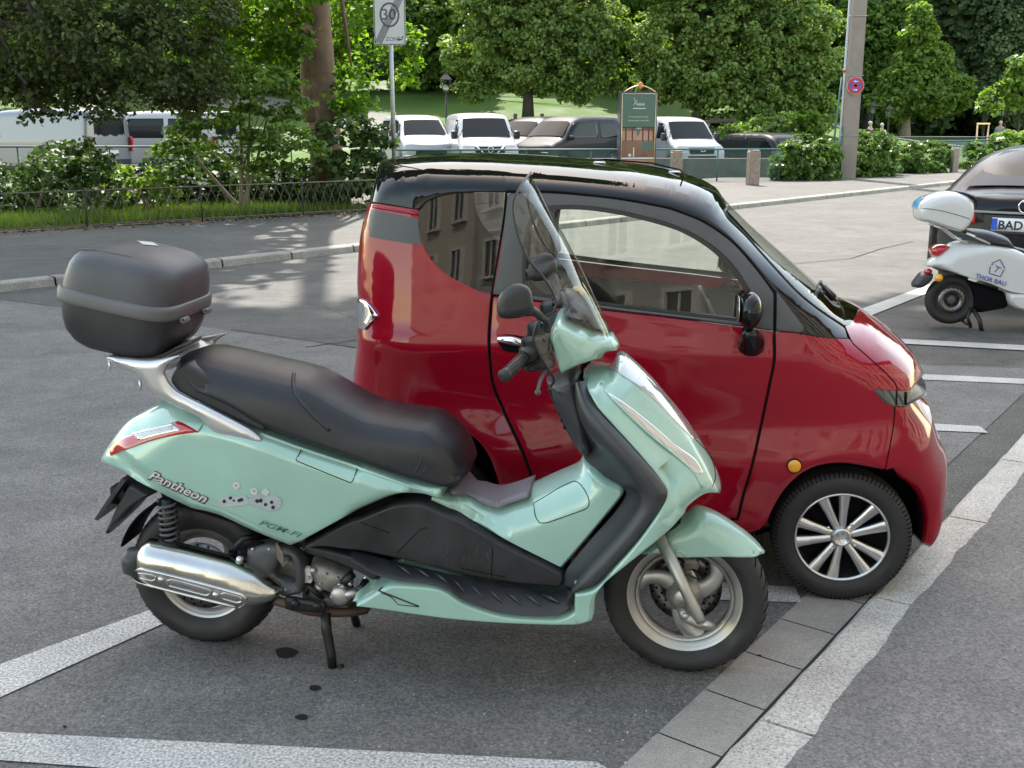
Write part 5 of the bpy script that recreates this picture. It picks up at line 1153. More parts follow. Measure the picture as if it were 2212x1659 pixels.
# ================================================================ vehicles in the car park across the road
VP = '-.02,.35 -.02,1.0 .0,1.9 .12,1.96 1.5,1.98 3.0,1.95 3.48,1.835 3.8,1.545 4.2,1.18 4.55,1.05 4.88,.92 4.98,.62 4.98,.32 4.9,.25 4.45,.25 4.42,.5 4.15,.68 3.85,.5 3.8,.25 1.25,.25 1.2,.5 .9,.68 .6,.5 .55,.25 .1,.25'
def van(x, Y, yaw, paint, label, name='panel_van', z=0., L=1., prof=VP, grp=None, front=True, rear=False, black=True, windows=True, W=.94, scale=1.):
    p = at(x, 300, Y); v = Car(name, (p.x, p.y), yaw, prof, W, paint, label, R=.15, group=grp, z=z, taper=lambda u, zz: W-.10*np.clip((zz-1.1)/.8, 0, 1))
    v.patch('windscreen', (4.18, 1.20), (3.54, 1.78), .80, .70, 'dark_glass', .022)
    if black: v.patch('bumper', (4.95, .30), (4.98, .62), .80, .80, 'black_plastic', .012, bow=.03)
    v.patch('grille', (4.97, .66), (4.90, .88), .46, .50, 'near_black', .014)
    for sg in (1, -1):
        a, c_ = sorted((.50*sg, .80*sg)); v.patch('headlamp', (4.95, .72), (4.60, 1.03), c_, c_, 'lamp_clear', .014, y0a=a, y0b=a)
        b = MB(); b.bbox((3.95, (W+.10)*sg, 1.25), (.12, .20, .26), .03); b.build('door_mirror', 'black_plastic', v.root)
    v.side('door_window', '4.05,1.22 3.62,1.72 3.05,1.74 3.0,1.18', 'dark_glass')
    if windows: v.side('side_window', '2.85,1.16 2.85,1.74 1.6,1.74 1.6,1.16', 'dark_glass'); v.side('rear_side_window', '1.45,1.16 1.45,1.74 .3,1.72 .3,1.16', 'dark_glass')
    v.patch('number_plate', (4.985, .40), (4.985, .51), .26, .26, 'plate_white', .025)
    if rear:
        for sg in (1, -1): b = MB(); b.bbox((-.02, .83*sg, 1.0), (.08, .12, .42), .02); b.build('tail_lamp', 'lamp_red', v.root)
        v.patch('rear_window', (0.0, 1.15), (0., 1.72), .62, .60, 'dark_glass', .015); v.patch('number_plate', (-.02, .72), (-.02, .84), .26, .26, 'plate_white', .02); v.patch('rear_bumper', (-.02, .36), (-.02, .58), .80, .80, 'black_plastic', .02)
    v.wheels((.9, 4.15), .33, W-.14); v.root.scale = (scale,)*3; return v
toward = lambda dx, dy: math.atan2(dy, dx)
KAN = '-.02,.35 .0,1.2 .12,1.78 .5,1.84 2.4,1.83 2.9,1.70 3.55,1.18 4.0,1.02 4.3,.85 4.35,.5 4.3,.25 3.85,.25 3.82,.45 3.55,.62 3.25,.45 3.2,.25 1.1,.25 1.05,.45 .8,.62 .5,.45 .45,.25'
def kcar(x, Y, yaw, paint, label, name='parked_car', z=0., W=.88, prof=KAN, mirrors=True):
    p = at(x, 300, Y); v = Car(name, (p.x, p.y), yaw, prof, W, paint, label, R=.17, z=z, taper=lambda u, zz: W-.14*np.clip((zz-1.0)/.8, 0, 1))
    v.patch('windscreen', (3.52, 1.21), (2.95, 1.67), .72, .60, 'dark_glass', .012); v.patch('grille', (4.35, .52), (4.32, .72), .55, .5, 'near_black', .012)
    for sg in (1, -1):
        a, c_ = sorted((.48*sg, .76*sg)); v.patch('headlamp', (4.32, .70), (3.98, 1.0), c_, c_, 'lamp_clear', .014, y0a=a, y0b=a)
        b = MB(); b.bbox((3.3, (W+.08)*sg, 1.15), (.1, .18, .15), .03); b.build('door_mirror', paint, v.root)
    v.side('side_windows', '3.4,1.15 2.85,1.62 1.7,1.66 1.7,1.13', 'dark_glass'); v.side('rear_side_windows', '1.55,1.13 1.55,1.66 .4,1.66 .35,1.15', 'dark_glass')
    v.patch('number_plate', (4.36, .36), (4.36, .46), .26, .26, 'plate_white', .03)
    v.wheels((.8, 3.55), .31, W-.14); return v
va = van(1014, 37.8, R_(-80), 'van_white', 'white panel van with black bumper facing the road, in the middle of the parked row', windows=False, z=.16, scale=.95)
b = MB(); b.tube([(5.02, .09*math.cos(a), .80+.09*math.sin(a)) for a in [2*math.pi*k/20 for k in range(20)]], .014, 6, closed=True); b.tube([(5.02, -.11, .80), (5.02, .11, .80)], .016, 6); 
for sg in (1, -1): b.tube([(4.95, .46*sg, .92), (5.0, .2*sg, .66)], .025, 6)
b.build('grille_trim', 'chrome', va.root)
va.patch('bonnet_mark', (4.6, 1.045), (4.45, 1.1), -.12, -.12, 'blue_paint', .02, y0a=-.34, y0b=-.34)
kcar(870, 39.5, R_(-72), 'van_white', 'white high roofed estate car, leftmost of the row facing the road', z=.15)
kcar(1238, 39.5, R_(-128), 'dark_paint', 'black estate car parked behind the green fence, beside the wooden rail', z=.1)
kcar(1310, 38.4, R_(-130), 'graphite_paint', 'dark grey car just left of the poster column', z=.1)
van(1345, 41.5, R_(-125), 'silver_paint', 'silver van with open view through its windows, behind the poster column', rear=False)
vf = van(1398, 41.5, R_(-74), 'van_white', 'white van at the right side of the poster column', black=False, windows=False, z=.06, scale=.96)
vf.patch('lower_intake', (4.96, .34), (4.98, .60), .5, .55, 'near_black', .016); b = MB(); b.tube([(5.03, .08*math.cos(a), .78+.035*math.sin(a)) for a in [2*math.pi*k/20 for k in range(20)]], .01, 6, closed=True); b.build('emblem', 'chrome', vf.root)
kcar(1592, 40.5, R_(-64), 'dark_paint', 'dark car half hidden under the low tree, right of the white vans', z=-.45)
van(238, 30.5, R_(160), 'silver_paint', 'silver van with red tail lamp, leftmost of all the parked vehicles', rear=True, windows=False, z=.12)
van(490, 33.5, R_(164), 'van_white', 'white minibus with long dark side windows, behind the leafy branches', rear=True, z=.1)
# ================================================================ posts, signs, fences
mat('galv', (.40, .41, .41), .45, .7, vary=.15, vscale=20)
mat('concrete_pole', (.25, .218, .19), .9, vary=.14, vscale=3, bump=.3, bscale=60)
mat('concrete_post', (.26, .21, .17), .9, vary=.3, vscale=8, bump=.3, bscale=60)
mat('fence_green', (.045, .13, .115), .5, vary=.15, vscale=8)
mat('fence_dark', (.03, .055, .05), .5)
mat('hoop_iron', (.13, .11, .09), .6, .2)
mat('iron', (.045, .042, .04), .6, .4)
mat('old_wood', (.085, .065, .05), .9, vary=.35, vscale=4)
mat('sign_white', (.52, .53, .53), .45)
mat('sign_grey', (.09, .095, .10), .5)
mat('sign_red', (.50, .02, .035), .45)
mat('sign_blue', (.03, .10, .42), .45)
mat('poster_green', (.075, .15, .115), .3)
mat('poster_brown', (.20, .11, .075), .3, vary=.3, vscale=2.2)
mat('poster_tan', (.40, .23, .16), .3, vary=.25, vscale=2.)
mat('poster_dark', (.05, .03, .025), .3)
mat('poster_white', (.65, .68, .65), .3)
mat('navy', (.012, .02, .055), .3, 0, .5)
mat('brass', (.75, .55, .32), .35, .5)
mat('orange', (.65, .22, .08), .4)
# zone sign
p = at(851, 300, 20.5)
zs = empty('zone_sign', (p.x, p.y, .095), 0, 'white end of thirty zone sign on a grey steel pole by the hedge', 'traffic sign')
b = MB(); b.cyl((0, 0, 0), (-.02, 0, 4.1), .042, 16); b.build('pole', 'galv', zs)
bot = at(849, 98, 20.5).z-.095
b = MB(); r_ = .05; cs = []
for cx, cz, a0 in ((.29-r_, r_, -90), (.29-r_, .84-r_, 0), (-.29+r_, .84-r_, 90), (-.29+r_, r_, 180)):
    for k in range(5): a = R_(a0+k*22.5); cs.append((cx+r_*math.cos(a), cz+r_*math.sin(a)))
V = [(x-.018, -.050, bot+z) for x, z in cs]+[(x-.018, -.044, bot+z) for x, z in cs]; n = len(cs)
b.add(V, [tuple(range(n)), tuple(range(2*n-1, n-1, -1))]+[(i, i+n, (i+1) % n+n, (i+1) % n) for i in range(n)]); pl = b.build('sign_plate', 'sign_white', zs, False)
b = MB(); b.tube([(x*.95-.018, -.052, bot+.42+(z-.42)*.965) for x, z in cs], .007, 6, closed=True)
cz = bot+.53
b.tube([(.165*math.cos(a)-.018, -.054, cz+.20*math.sin(a)) for a in [2*math.pi*k/40 for k in range(40)]], .016, 6, closed=True); b.build('sign_border', 'sign_grey', pl)
b = MB(); plane_text(b, '30', (-.03, -.053, cz-.085), (1, 0, 0), (0, 0, 1), size=.27, bold=.01); plane_text(b, 'ZONE', (.035, -.053, bot+.075), (1, 0, 0), (0, 0, 1), width=.27); b.build('sign_lettering', 'sign_grey', pl, False)
b = MB()
for k in range(5):
    o_ = (k-2)*.026; b.tube([(-.235+o_, -.056, bot+.04-o_*.3), (.16+o_, -.056, bot+.80-o_*.3)], .006, 4)
b.tube([(.12, -.056, bot+.1), (.2, -.056, bot+.1), (.22, -.056, bot+.16)], .008, 4); b.build('strike_lines', 'plate_black', pl)
# concrete pole with its cables, stop sign
pb = gnd(1826, 392); Yp = pb[1]
cp = empty('concrete_pole', pb, 0, 'tall square grey concrete pole with cable ducts standing between the hedges', 'pole')
w0 = .225
b = MB(); V = []
for z, w_ in ((0, w0), (9.0, w0*.8)): V += [(-w_, -w_, z), (w_, -w_, z), (w_, w_, z), (-w_, w_, z)]
b.add(V, [(0, 1, 5, 4), (1, 2, 6, 5), (2, 3, 7, 6), (3, 0, 4, 7), (4, 5, 6, 7)]); autosmooth(b.build('shaft', 'concrete_pole', cp, False))
b = MB()
b.tube([(-w0-.11, -.1, .15), (-w0-.05, -.1, 1.2), (-w0-.03, -.08, 9)], .045, 10); b.build('cable_duct', 'galv', cp)
b = MB(); b.tube([(-w0-.3, -.14, .12), (-w0-.2, -.1, 1.7), (-w0-.12, -.08, 3.0)], .028, 8); b.tube([(-w0-.05, -.16, .3), (-w0-.08, -.2, .9), (-w0+.0, -.2, 1.6)], .03, 8); b.build('side_pipe', 'fence_green', cp)
b = MB()
for z in (1.35, 3.05, 4.7): b.tube([(-w0-.08, -w0-.01, z), (w0+.01, -w0-.01, z), (w0+.01, w0, z)], .012, 6)
b.build('steel_bands', 'galv', cp)
b = MB(); b.sphere((-w0-.1, -.2, 3.18), .05, 10); b.build('marker_ball', 'sign_red', cp)
sc_ = at(1848, 185, Yp-.26)
ns = empty('no_stopping_sign', sc_, 0, 'round blue no stopping sign with red rim and cross on the concrete pole', 'traffic sign')
def disc(r, y, m, nm, par, r0=0.): b = MB(); b.lathe([(r0, y), (r, y), (r, y+.006)], (0, 0, 0), n=40); return b.build(nm, m, par, False)
disc(.25, -.006, 'sign_white', 'back_plate', ns); disc(.24, -.010, 'sign_red', 'rim', ns); dd = disc(.185, -.014, 'sign_blue', 'face', ns)
b = MB()
for a in (45, 135): c_, s_ = math.cos(R_(a)), math.sin(R_(a)); b.add([(c_*l-s_*w_, -.018, s_*l+c_*w_) for l, w_ in ((-.19, -.035), (.19, -.035), (.19, .035), (-.19, .035))], [(0, 1, 2, 3)])
b.build('cross', 'sign_red', ns, False)
b = MB()
for z, d in ((.12, -1), (-.12, 1)): b.add([(x*d, -.022, z+y) for x, y in ((-.07, -.012), (.01, -.012), (.01, -.032), (.075, 0), (.01, .032), (.01, .012), (-.07, .012))], [tuple(range(7)) if d > 0 else tuple(range(6, -1, -1))])
b.build('arrows', 'poster_white', ns, False)
p = gnd(1797, 392); fb = empty('sign_base', (p[0], p[1], .0), R_(10), 'flat black rubber foot lying at the bottom of the concrete pole', 'base block')
b = MB(); b.bbox((0, 0, .09), (.8, .4, .14), .04); b.bbox((-.05, 0, .2), (.5, .3, .1), .03); b.build('foot', 'black_plastic', fb); b = MB(); b.tube([(-.35, -.12, .18), (0, -.14, .3), (.35, -.05, .22)], .02, 6); b.build('carry_handle', 'rubber_seal', fb)
# poster column
Y0 = 29.
A = at(1341, 198, Y0); B_ = at(1421, 200, Y0+.12); wA = (B_-A); wA.z = 0; pw = wA.length; ang = math.atan2(wA.y, wA.x)
pc = empty('poster_column', ((A.x), (A.y), .0), ang, 'dark blue framed advertising column with a green and brown poster and a curved brass top', 'advertising column')
Ht = A.z
b = MB(); b.bbox((pw/2, .17, Ht/2), (pw, .34, Ht), .01); b.build('housing', 'navy', pc, False)
b = MB(); 
for (x0, z0, x1, z1) in ((.045, .35, .045, Ht-.05), (pw-.045, .35, pw-.045, Ht-.05), (.045, Ht-.05, pw-.045, Ht-.05), (.045, .35, pw-.045, .35)): b.tube([(x0, -.006, z0), (x1, -.006, z1)], .012, 4)
b.build('frame', 'brass', pc)
def rect(mb, x0, z0, x1, z1, y): mb.add([(x0, y, z0), (x1, y, z0), (x1, y, z1), (x0, y, z1)], [(0, 1, 2, 3)])
T = empty('poster', (0, 0, 0)); T.parent = pc; X0, X1 = .055, pw-.055; zt = Ht-.06
fz = lambda zy: zt-(zy-305)*.15626/FPX*Y0*1.03      # rows as read in the enlargement
b = MB(); rect(b, X0, .36, X1, fz(720), -.003); b.build('photo', 'poster_brown', T, False)
b = MB(); rect(b, X0, fz(730), X1, zt, -.004); b.add([(pw*.42, -.0045, fz(730)), (pw*.49, -.0045, fz(850)), (pw*.58, -.0045, fz(730))], [(0, 1, 2)]); b.build('headline_field', 'poster_green', T, False)
b = MB(); rect(b, X0, fz(735), X1, fz(718), -.006)
for x in (.1, .3, .62, .8, .94): rect(b, X0+(X1-X0)*x, fz(900), X0+(X1-X0)*x+.035, fz(735), -.0055)
b.build('dark_beams', 'poster_dark', T, False)
b = MB(); rect(b, X0, fz(890), X1*.98, fz(770), -.0038); rect(b, X0, fz(1230), X1, fz(1140), -.0038); b.build('brick_fields', 'poster_tan', T, False)
b = MB(); plane_text(b, 'klink', (pw*.56, -.007, fz(448)), (1, 0, 0), (0, 0, 1), width=.20, bold=.01); 
b.tube([(pw*.36, -.007, fz(350)), (pw*.40, -.007, fz(400)), (pw*.45, -.007, fz(446))], .008, 4); b.tube([(pw*.46, -.007, fz(380)), (pw*.40, -.007, fz(405)), (pw*.355, -.007, fz(446))], .007, 4)
rect(b, pw*.34, fz(490), pw*.69, fz(480), -.007)
plane_text(b, 'Ihr Küchenshop für schöne', (pw*.5, -.007, fz(598)), (1, 0, 0), (0, 0, 1), width=.52); plane_text(b, 'Küchenmöbel in Ihrer Villa', (pw*.5, -.007, fz(646)), (1, 0, 0), (0, 0, 1), width=.55)
rect(b, pw*.45, fz(740), pw*.58, fz(732), -.007)
b.lathe([(0, 0), (.04, 0)], (pw*.28, -.006, fz(1080)), ax=(0, -1, 0), n=12); rect(b, pw*.37, fz(1100), pw*.40, fz(980), -.0065); rect(b, X0, fz(1130), X1, fz(1110), -.0062)
b.build('poster_lettering', 'poster_white', T, False)
b = MB(); rect(b, pw*.60, fz(1010), X1, fz(915), -.006); b.build('green_banner', 'poster_green', T, False)
b = MB(); b.tube([(pw*.12+pw*.85*k/12, .12, Ht+.0+.16*math.sin(math.pi*k/12)) for k in range(13)], .015, 8); b.build('top_arch', 'brass', pc)
b = MB(); b.sphere((pw*.55, .1, Ht+.16), 1, 14, (.065, .05, .095)); b.build('crest', 'orange', pc)
# chain link fences: posts, rail and mesh
def chain_fence(name, A, B, h, npost, label, matn='fence_green', pitch=.075, post_r=.022, wire=.0035, mesh_on=True, z=0., midrail=False, both=True):
    A, B = Vector((*A[:2], 0)), Vector((*B[:2], 0)); L = (B-A).length; r = empty(name, (A.x, A.y, z), math.atan2((B-A).y, (B-A).x), label, 'fence')
    b = MB(); b.tube([(0, 0, h), (L, 0, h)], .024, 8)
    if midrail: b.tube([(0, 0, h*.55), (L, 0, h*.55)], .016, 6)
    b.build('top_rail', matn, r)
    for k in range(npost+1): b = MB(); b.cyl((L*k/npost, .0, 0), (L*k/npost, .0, h), post_r, 8); b.build('post', matn, r)
    if mesh_on:
        b = MB(); x = -h
        while x < L:
            for s in (1, -1):
                x0, x1 = (x, x+h); z0, z1 = (0., h) if s > 0 else (h, 0.)
                if x0 < 0: z0 = z0+(z1-z0)*(-x0/h); x0 = 0
                if x1 > L: z1 = z0+(z1-z0)*((L-x0)/(x1-x0)); x1 = L
                b.tube([(x0, .0, .02+z0*.96), (x1, 0, .02+z1*.96)], wire, 3, cap=False)
            x += pitch
        b.build('wire_mesh', matn, r)
    return r
g0_, g1_ = gnd(845, 407), gnd(1700, 399)
chain_fence('chain_link_fence', (-3.2, 29.6), (7.6, 30.9), .98, 6, 'green chain link fence with a pale top rail behind the red car')
pp = at(1950, 322, 37)
chain_fence('chain_link_fence', (14.2, 37.6), (22.5, 47.), 1.1, 4, 'green chain link fence running past the hedges to the right edge')
chain_fence('railing', (16, 50.), (31, 46.5), 1.25, 6, 'long grey green railing in front of the far park', 'fence_dark', .12, .03, .004, True, -.1, True)
chain_fence('railing', (-24, 27.), (-3.4, 28.2), 1.05, 9, 'green railing in front of the silver van at the left', 'fence_dark', .12, .02, .004, False, .05, True)
chain_fence('railing', (-3.6, 41.), (9., 42.5), .9, 8, 'thin rail at the far edge of the car park behind the white vans', 'iron', .12, .02, .004, False, .2)
def post(x, ytop, ybase, lab, wpx=22):
    p = gnd(x, ybase, .09); h = at(x, ytop, p[1]).z-.09; w_ = wpx/FPX*p[1]
    r = empty('concrete_post', (p[0], p[1], .09), R_(8), lab, 'post', None); b = MB(); b.bbox((0, 0, h/2), (w_, w_, h), .02); b.build('shaft', 'concrete_post', r, False); b = MB(); b.bbox((0, 0, h+.015), (w_*.9, w_*.9, .05), .02); b.build('cap', 'concrete_post', r)
post(1459, 328, 402, 'brown stone post right beside the poster column', 22); post(1625, 327, 400, 'brown stone post midway along the green chain link fence', 23); post(2060, 322, 372, 'slim brown stone post at the end of the right hedge', 13)
# low hoop fence on the left
HA, HB_ = Vector((-9.2, 13.8, 0)), Vector((-2.2, 19.7, 0)); HL = (HB_-HA).length
lf = empty('hoop_fence', (HA.x, HA.y, .1), math.atan2((HB_-HA).y, (HB_-HA).x), 'low brown wire hoop fence along the grass on the left', 'fence')
b = MB(); b.tube([(0, 0, .56), (HL, 0, .56)], .012, 6); b.tube([(0, 0, .05), (HL, 0, .05)], .010, 6); b.build('rails', 'hoop_iron', lf)
for k in range(6): b = MB(); b.cyl((HL*k/5, 0, 0), (HL*k/5, 0, .58), .014, 8); b.build('post', 'iron', lf)
b = MB(); k = 0; x = .05
while x < HL-.3:
    for s in (1, -1): b.tube([(x+.1+s*v, .006*s, z) for v, z in ((.085, .56), (.07, .48), (.03, .40), (-.02, .28), (-.06, .16), (-.07, .05))], .0042, 4, cap=False)
    x += .165
b.build('hoops', 'hoop_iron', lf)
# wooden rails in the car park
def rails(x, Y, lab, w=1.6, h=1.9, mirror=1):
    p = at(x, 300, Y); r = empty('wooden_rail_fence', (p.x, p.y, 0), R_(8), lab, 'fence')
    for k in (-.5, .5): b = MB(); b.bbox((w*k, 0, h/2), (.14, .14, h), .02); b.build('post', 'old_wood', r, False)
    b = MB()
    for z in (.55, 1.0, 1.45, 1.8): b.bbox((0, -.1, z), (w+.4, .06, .13), .01, Matrix.Rotation(R_(3*mirror), 3, 'Y'))
    b.build('rails', 'old_wood', r, False); b = MB(); b.bbox((-.1, -.16, 1.0), (.12, .06, 2.0), .01, Matrix.Rotation(R_(38*mirror), 3, 'Y')); b.bbox((.3, -.16, .8), (.12, .06, 1.5), .01, Matrix.Rotation(R_(-30*mirror), 3, 'Y')); b.build('braces', 'old_wood', r, False)
rails(1142, 42.5, 'weathered wooden rails between the white panel van and the black car', 1.05, 2.1); rails(1540, 42.0, 'weathered wooden rails right of the white van, by the low tree', 1.3, 1.9, -1)
# lanterns
def lantern(x, ytop, Y, z0, lab, s=1., grp='park lanterns with four sided glass heads'):
    top = at(x, ytop, Y); h = (top.z-z0)/s; r = empty('street_lamp', (top.x, Y, z0), 0, lab, 'street lamp', grp); r.scale = (s, s, s)
    b = MB(); b.tube([(0, 0, 0), (0, 0, .6), (0, 0, .7), (0, 0, h-.75)], [.09, .08, .05, .035], 10); b.build('pole', 'iron', r)
    b = MB(); V = []
    for z, w_ in ((h-.72, .10), (h-.28, .19)): V += [(-w_, -w_, z), (w_, -w_, z), (w_, w_, z), (-w_, w_, z)]
    b.add(V, [(0, 1, 5, 4), (1, 2, 6, 5), (2, 3, 7, 6), (3, 0, 4, 7), (0, 3, 2, 1)]); b.build('lantern_glass', 'lens', r, False)
    b = MB()
    for i in range(4): b.tube([V[i], V[i+4]], .014, 4); b.tube([V[4+i], V[4+(i+1) % 4]], .018, 4); b.tube([V[i], V[(i+1) % 4]], .014, 4)
    b.add([(-.22, -.22, h-.28), (.22, -.22, h-.28), (.22, .22, h-.28), (-.22, .22, h-.28), (-.07, -.07, h-.1), (.07, -.07, h-.1), (.07, .07, h-.1), (-.07, .07, h-.1), (0, 0, h)], [(0, 1, 5, 4), (1, 2, 6, 5), (2, 3, 7, 6), (3, 0, 4, 7), (4, 5, 8), (5, 6, 8), (6, 7, 8), (7, 4, 8), (3, 2, 1, 0)]); b.build('lantern_frame', 'iron', r, False)
lantern(963, 155, 43., .6, 'black park lantern behind the white estate car', 1.05)
for x, yt, Y in ((1887, 218, 62.), (1922, 225, 60.), (2168, 225, 66.)): lantern(x, yt, Y, -.1, {1887: 'thin park lantern just right of the concrete pole', 1922: 'thin park lantern second to the right of the concrete pole', 2168: 'thin park lantern near the right edge under the dark tree'}[x], .95)
# people far off in the park
mat('skin', (.45, .28, .2), .6); mat('grey_hair', (.50, .48, .46), .8); mat('pale_shirt', (.60, .62, .66), .9); mat('dark_top', (.05, .05, .06), .9); mat('blue_shirt', (.22, .27, .38), .9); mat('trousers', (.05, .055, .07), .9)
def person(x, ytop, Y, lab, shirt, yaw=0.):
    t = at(x, ytop, Y); r = empty('person', (t.x, Y, 0), yaw, lab, 'person'); k = t.z/1.75
    def sk(nm, V, E, R, m):
        me = bpy.data.meshes.new(nm); me.from_pydata([(a*k, b_*k, c_*k) for a, b_, c_ in V], E, []); me.materials.append(M[m]); o = bpy.data.objects.new(nm, me); C.objects.link(o); o.parent = r
        o.modifiers.new('k', 'SKIN'); me2 = o.data
        if not me2.skin_vertices: 
            bpy.context.view_layer.objects.active = o; bpy.ops.mesh.customdata_skin_add()
        for v, q in zip(me2.skin_vertices[0].data, R): v.radius = (q[0]*k, q[1]*k)
        me2.skin_vertices[0].data[0].use_root = True
        s_ = o.modifiers.new('s', 'SUBSURF'); s_.levels = 1; s_.render_levels = 1; return o
    V = [(0, 0, .95), (0, 0, 1.2), (0, 0, 1.42), (0, 0, 1.52), (0, -.01, 1.64), (.17, 0, 1.40), (.22, .02, 1.12), (.20, -.1, .90), (-.17, 0, 1.40), (-.22, .02, 1.12), (-.20, -.1, .90), (.09, 0, .86), (.10, -.03, .48), (.10, .03, .08), (.10, -.1, .03), (-.09, 0, .86), (-.10, .05, .48), (-.10, .1, .08), (-.10, 0, .03)]
    E = [(0, 1), (1, 2), (2, 3), (3, 4), (2, 5), (5, 6), (6, 7), (2, 8), (8, 9), (9, 10), (0, 11), (11, 12), (12, 13), (13, 14), (0, 15), (15, 16), (16, 17), (17, 18)]
    Rr = [(.15, .11), (.14, .1), (.15, .1), (.055, .055), (.08, .095), (.06, .06), (.045, .045), (.032, .032), (.06, .06), (.045, .045), (.032, .032), (.085, .085), (.06, .06), (.045, .045), (.04, .03), (.085, .085), (.06, .06), (.045, .045), (.04, .03)]
    sk('body', V, E, Rr, 'skin')
    sk('shirt', [(0, 0, .93), (0, 0, 1.2), (0, 0, 1.43), (.18, 0, 1.40), (.225, .02, 1.14), (-.18, 0, 1.40), (-.225, .02, 1.14)], [(0, 1), (1, 2), (2, 3), (3, 4), (2, 5), (5, 6)], [(.165, .125), (.155, .115), (.165, .115), (.075, .075), (.06, .06), (.075, .075), (.06, .06)], shirt)
    sk('trousers', [(0, 0, .95), (.09, 0, .86), (.10, -.03, .48), (.10, .03, .12), (-.09, 0, .86), (-.10, .05, .48), (-.10, .1, .12)], [(0, 1), (1, 2), (2, 3), (0, 4), (4, 5), (5, 6)], [(.165, .12), (.1, .1), (.075, .075), (.06, .06), (.1, .1), (.075, .075), (.06, .06)], 'trousers')
    b = MB(); b.sphere((0, .015*k, 1.69*k), 1, 14, (.088*k, .105*k, .095*k)); b.build('hair', 'grey_hair', r); return r
person(1881, 263, 55., 'grey haired person in a dark top behind the right hedge, nearest the concrete pole', 'dark_top', .6); person(1906, 267, 54., 'bald pale haired person in a white shirt behind the right hedge', 'pale_shirt', .3)
person(2162, 262, 62., 'person in a blue grey shirt on the far park path', 'blue_shirt', -.5)
# support frame round the young tree
p = at(2125, 260, 52.); sf = empty('tree_stake_frame', (p.x, 52., .0), 0, 'pale wooden stake frame around a young tree in the far park', 'tree support')
zt_ = at(2125, 267, 52.).z
for x in (-.26, .26): b = MB(); b.cyl((x, 0, 0), (x, 0, zt_), .04, 8); b.build('stake', 'brass', sf)
b = MB(); b.bbox((0, 0, zt_), (.62, .08, .08), .01); b.build('crossbar', 'brass', sf, False)
# cream town house behind the viewer, seen only as a reflection
mat('facade', (.50, .45, .36), .85, vary=.06, vscale=1.5); mat('facade_trim', (.66, .63, .56), .8); mat('roof_tile', (.16, .07, .05), .8)
def house(t0, L, H, lab, m):
    p = kp(t0, 7.5); h = empty('town_house', p, math.atan2(KD.y, KD.x), lab, 'building')
    b = MB(); b.box((L/2, -4, H/2), (L, 8, H)); b.build('wall', m, h, False)
    b = MB(); b.box((L/2, -4, H+.2), (L+.6, 8.8, .4)); b.add([(0, .4, H+.4), (L, .4, H+.4), (L, -8.4, H+.4), (0, -8.4, H+.4), (0, -4, H+3.6), (L, -4, H+3.6)], [(0, 1, 5, 4), (2, 3, 4, 5), (0, 4, 3), (1, 2, 5)]); b.build('roof', 'roof_tile', h, False)
    n = int(L/2.6); fl = int(H/3.2)
    for j in range(fl):
        for i in range(n):
            x = (i+.5)*L/n; z = .9+3.2*j; w_ = empty('window', (x, .0, z)); w_.parent = h
            b = MB(); b.box((0, .02, .85), (1.0, .06, 1.7)); b.build('pane', 'dark_glass', w_, False)
            b = MB(); b.box((-.58, .05, .85), (.14, .12, 1.98)); b.box((.58, .05, .85), (.14, .12, 1.98)); b.box((0, .05, 1.77), (1.02, .12, .14)); b.box((0, .09, -.08), (1.4, .2, .12)); b.box((0, .065, .85), (.05, .05, 1.69)); b.build('frame', 'facade_trim', w_, False)
house(-44, 17.5, 10., 'cream plastered town house behind the viewer, reflected in the red car door', 'facade'); mat('facade2', (.40, .38, .35), .85, vary=.06, vscale=1.5)
house(-26, 22, 11., 'grey plastered town house behind the viewer, reflected in the red car nose', 'facade2')
house(-3.5, 24, 10., 'cream town house standing further up the near pavement, beyond the right edge', 'facade')
# ================================================================ terrain and planting
def leafmat(name, c0, c1, trans=.45, rough=.45, var=.35):
    m = bpy.data.materials.new(name); m.use_nodes = True; t = m.node_tree; n = t.nodes; L = t.links; b = n['Principled BSDF']; out = n['Material Output']
    g = n.new('ShaderNodeNewGeometry'); r = n.new('ShaderNodeValToRGB'); r.color_ramp.elements[0].color = (*c0, 1); r.color_ramp.elements[1].color = (*c1, 1); r.color_ramp.elements[0].position = .1; r.color_ramp.elements[1].position = .95
    nz = n.new('ShaderNodeTexNoise'); nz.inputs['Scale'].default_value = .9; nz.inputs['Detail'].default_value = 2; L.new(g.outputs['Position'], nz.inputs['Vector'])
    mr = n.new('ShaderNodeMapRange'); mr.inputs[1].default_value = .35; mr.inputs[2].default_value = .65; mr.inputs[3].default_value = -.28; mr.inputs[4].default_value = .28; L.new(nz.outputs[0], mr.inputs[0])
    ad = n.new('ShaderNodeMath'); ad.operation = 'ADD'; ad.use_clamp = True; L.new(g.outputs['Random Per Island'], ad.inputs[0]); L.new(mr.outputs[0], ad.inputs[1])
    L.new(ad.outputs[0], r.inputs[0]); L.new(r.outputs[0], b.inputs['Base Color']); b.inputs['Roughness'].default_value = rough; b.inputs['Specular IOR Level'].default_value = .2
    tl = n.new('ShaderNodeBsdfTranslucent'); mc = n.new('ShaderNodeVectorMath'); mc.operation = 'MULTIPLY'; mc.inputs[1].default_value = (1.5, 1.6, .55); L.new(r.outputs[0], mc.inputs[0]); L.new(mc.outputs[0], tl.inputs[0])
    mx = n.new('ShaderNodeMixShader'); mx.inputs[0].default_value = trans; L.new(b.outputs[0], mx.inputs[1]); L.new(tl.outputs[0], mx.inputs[2]); L.new(mx.outputs[0], out.inputs[0]); MATS[name] = m
leafmat('leaf_dark', (.030, .046, .014), (.085, .112, .034), .3)
leafmat('leaf_bright', (0.059, 0.129, 0.015), (0.149, 0.257, 0.030), .55)
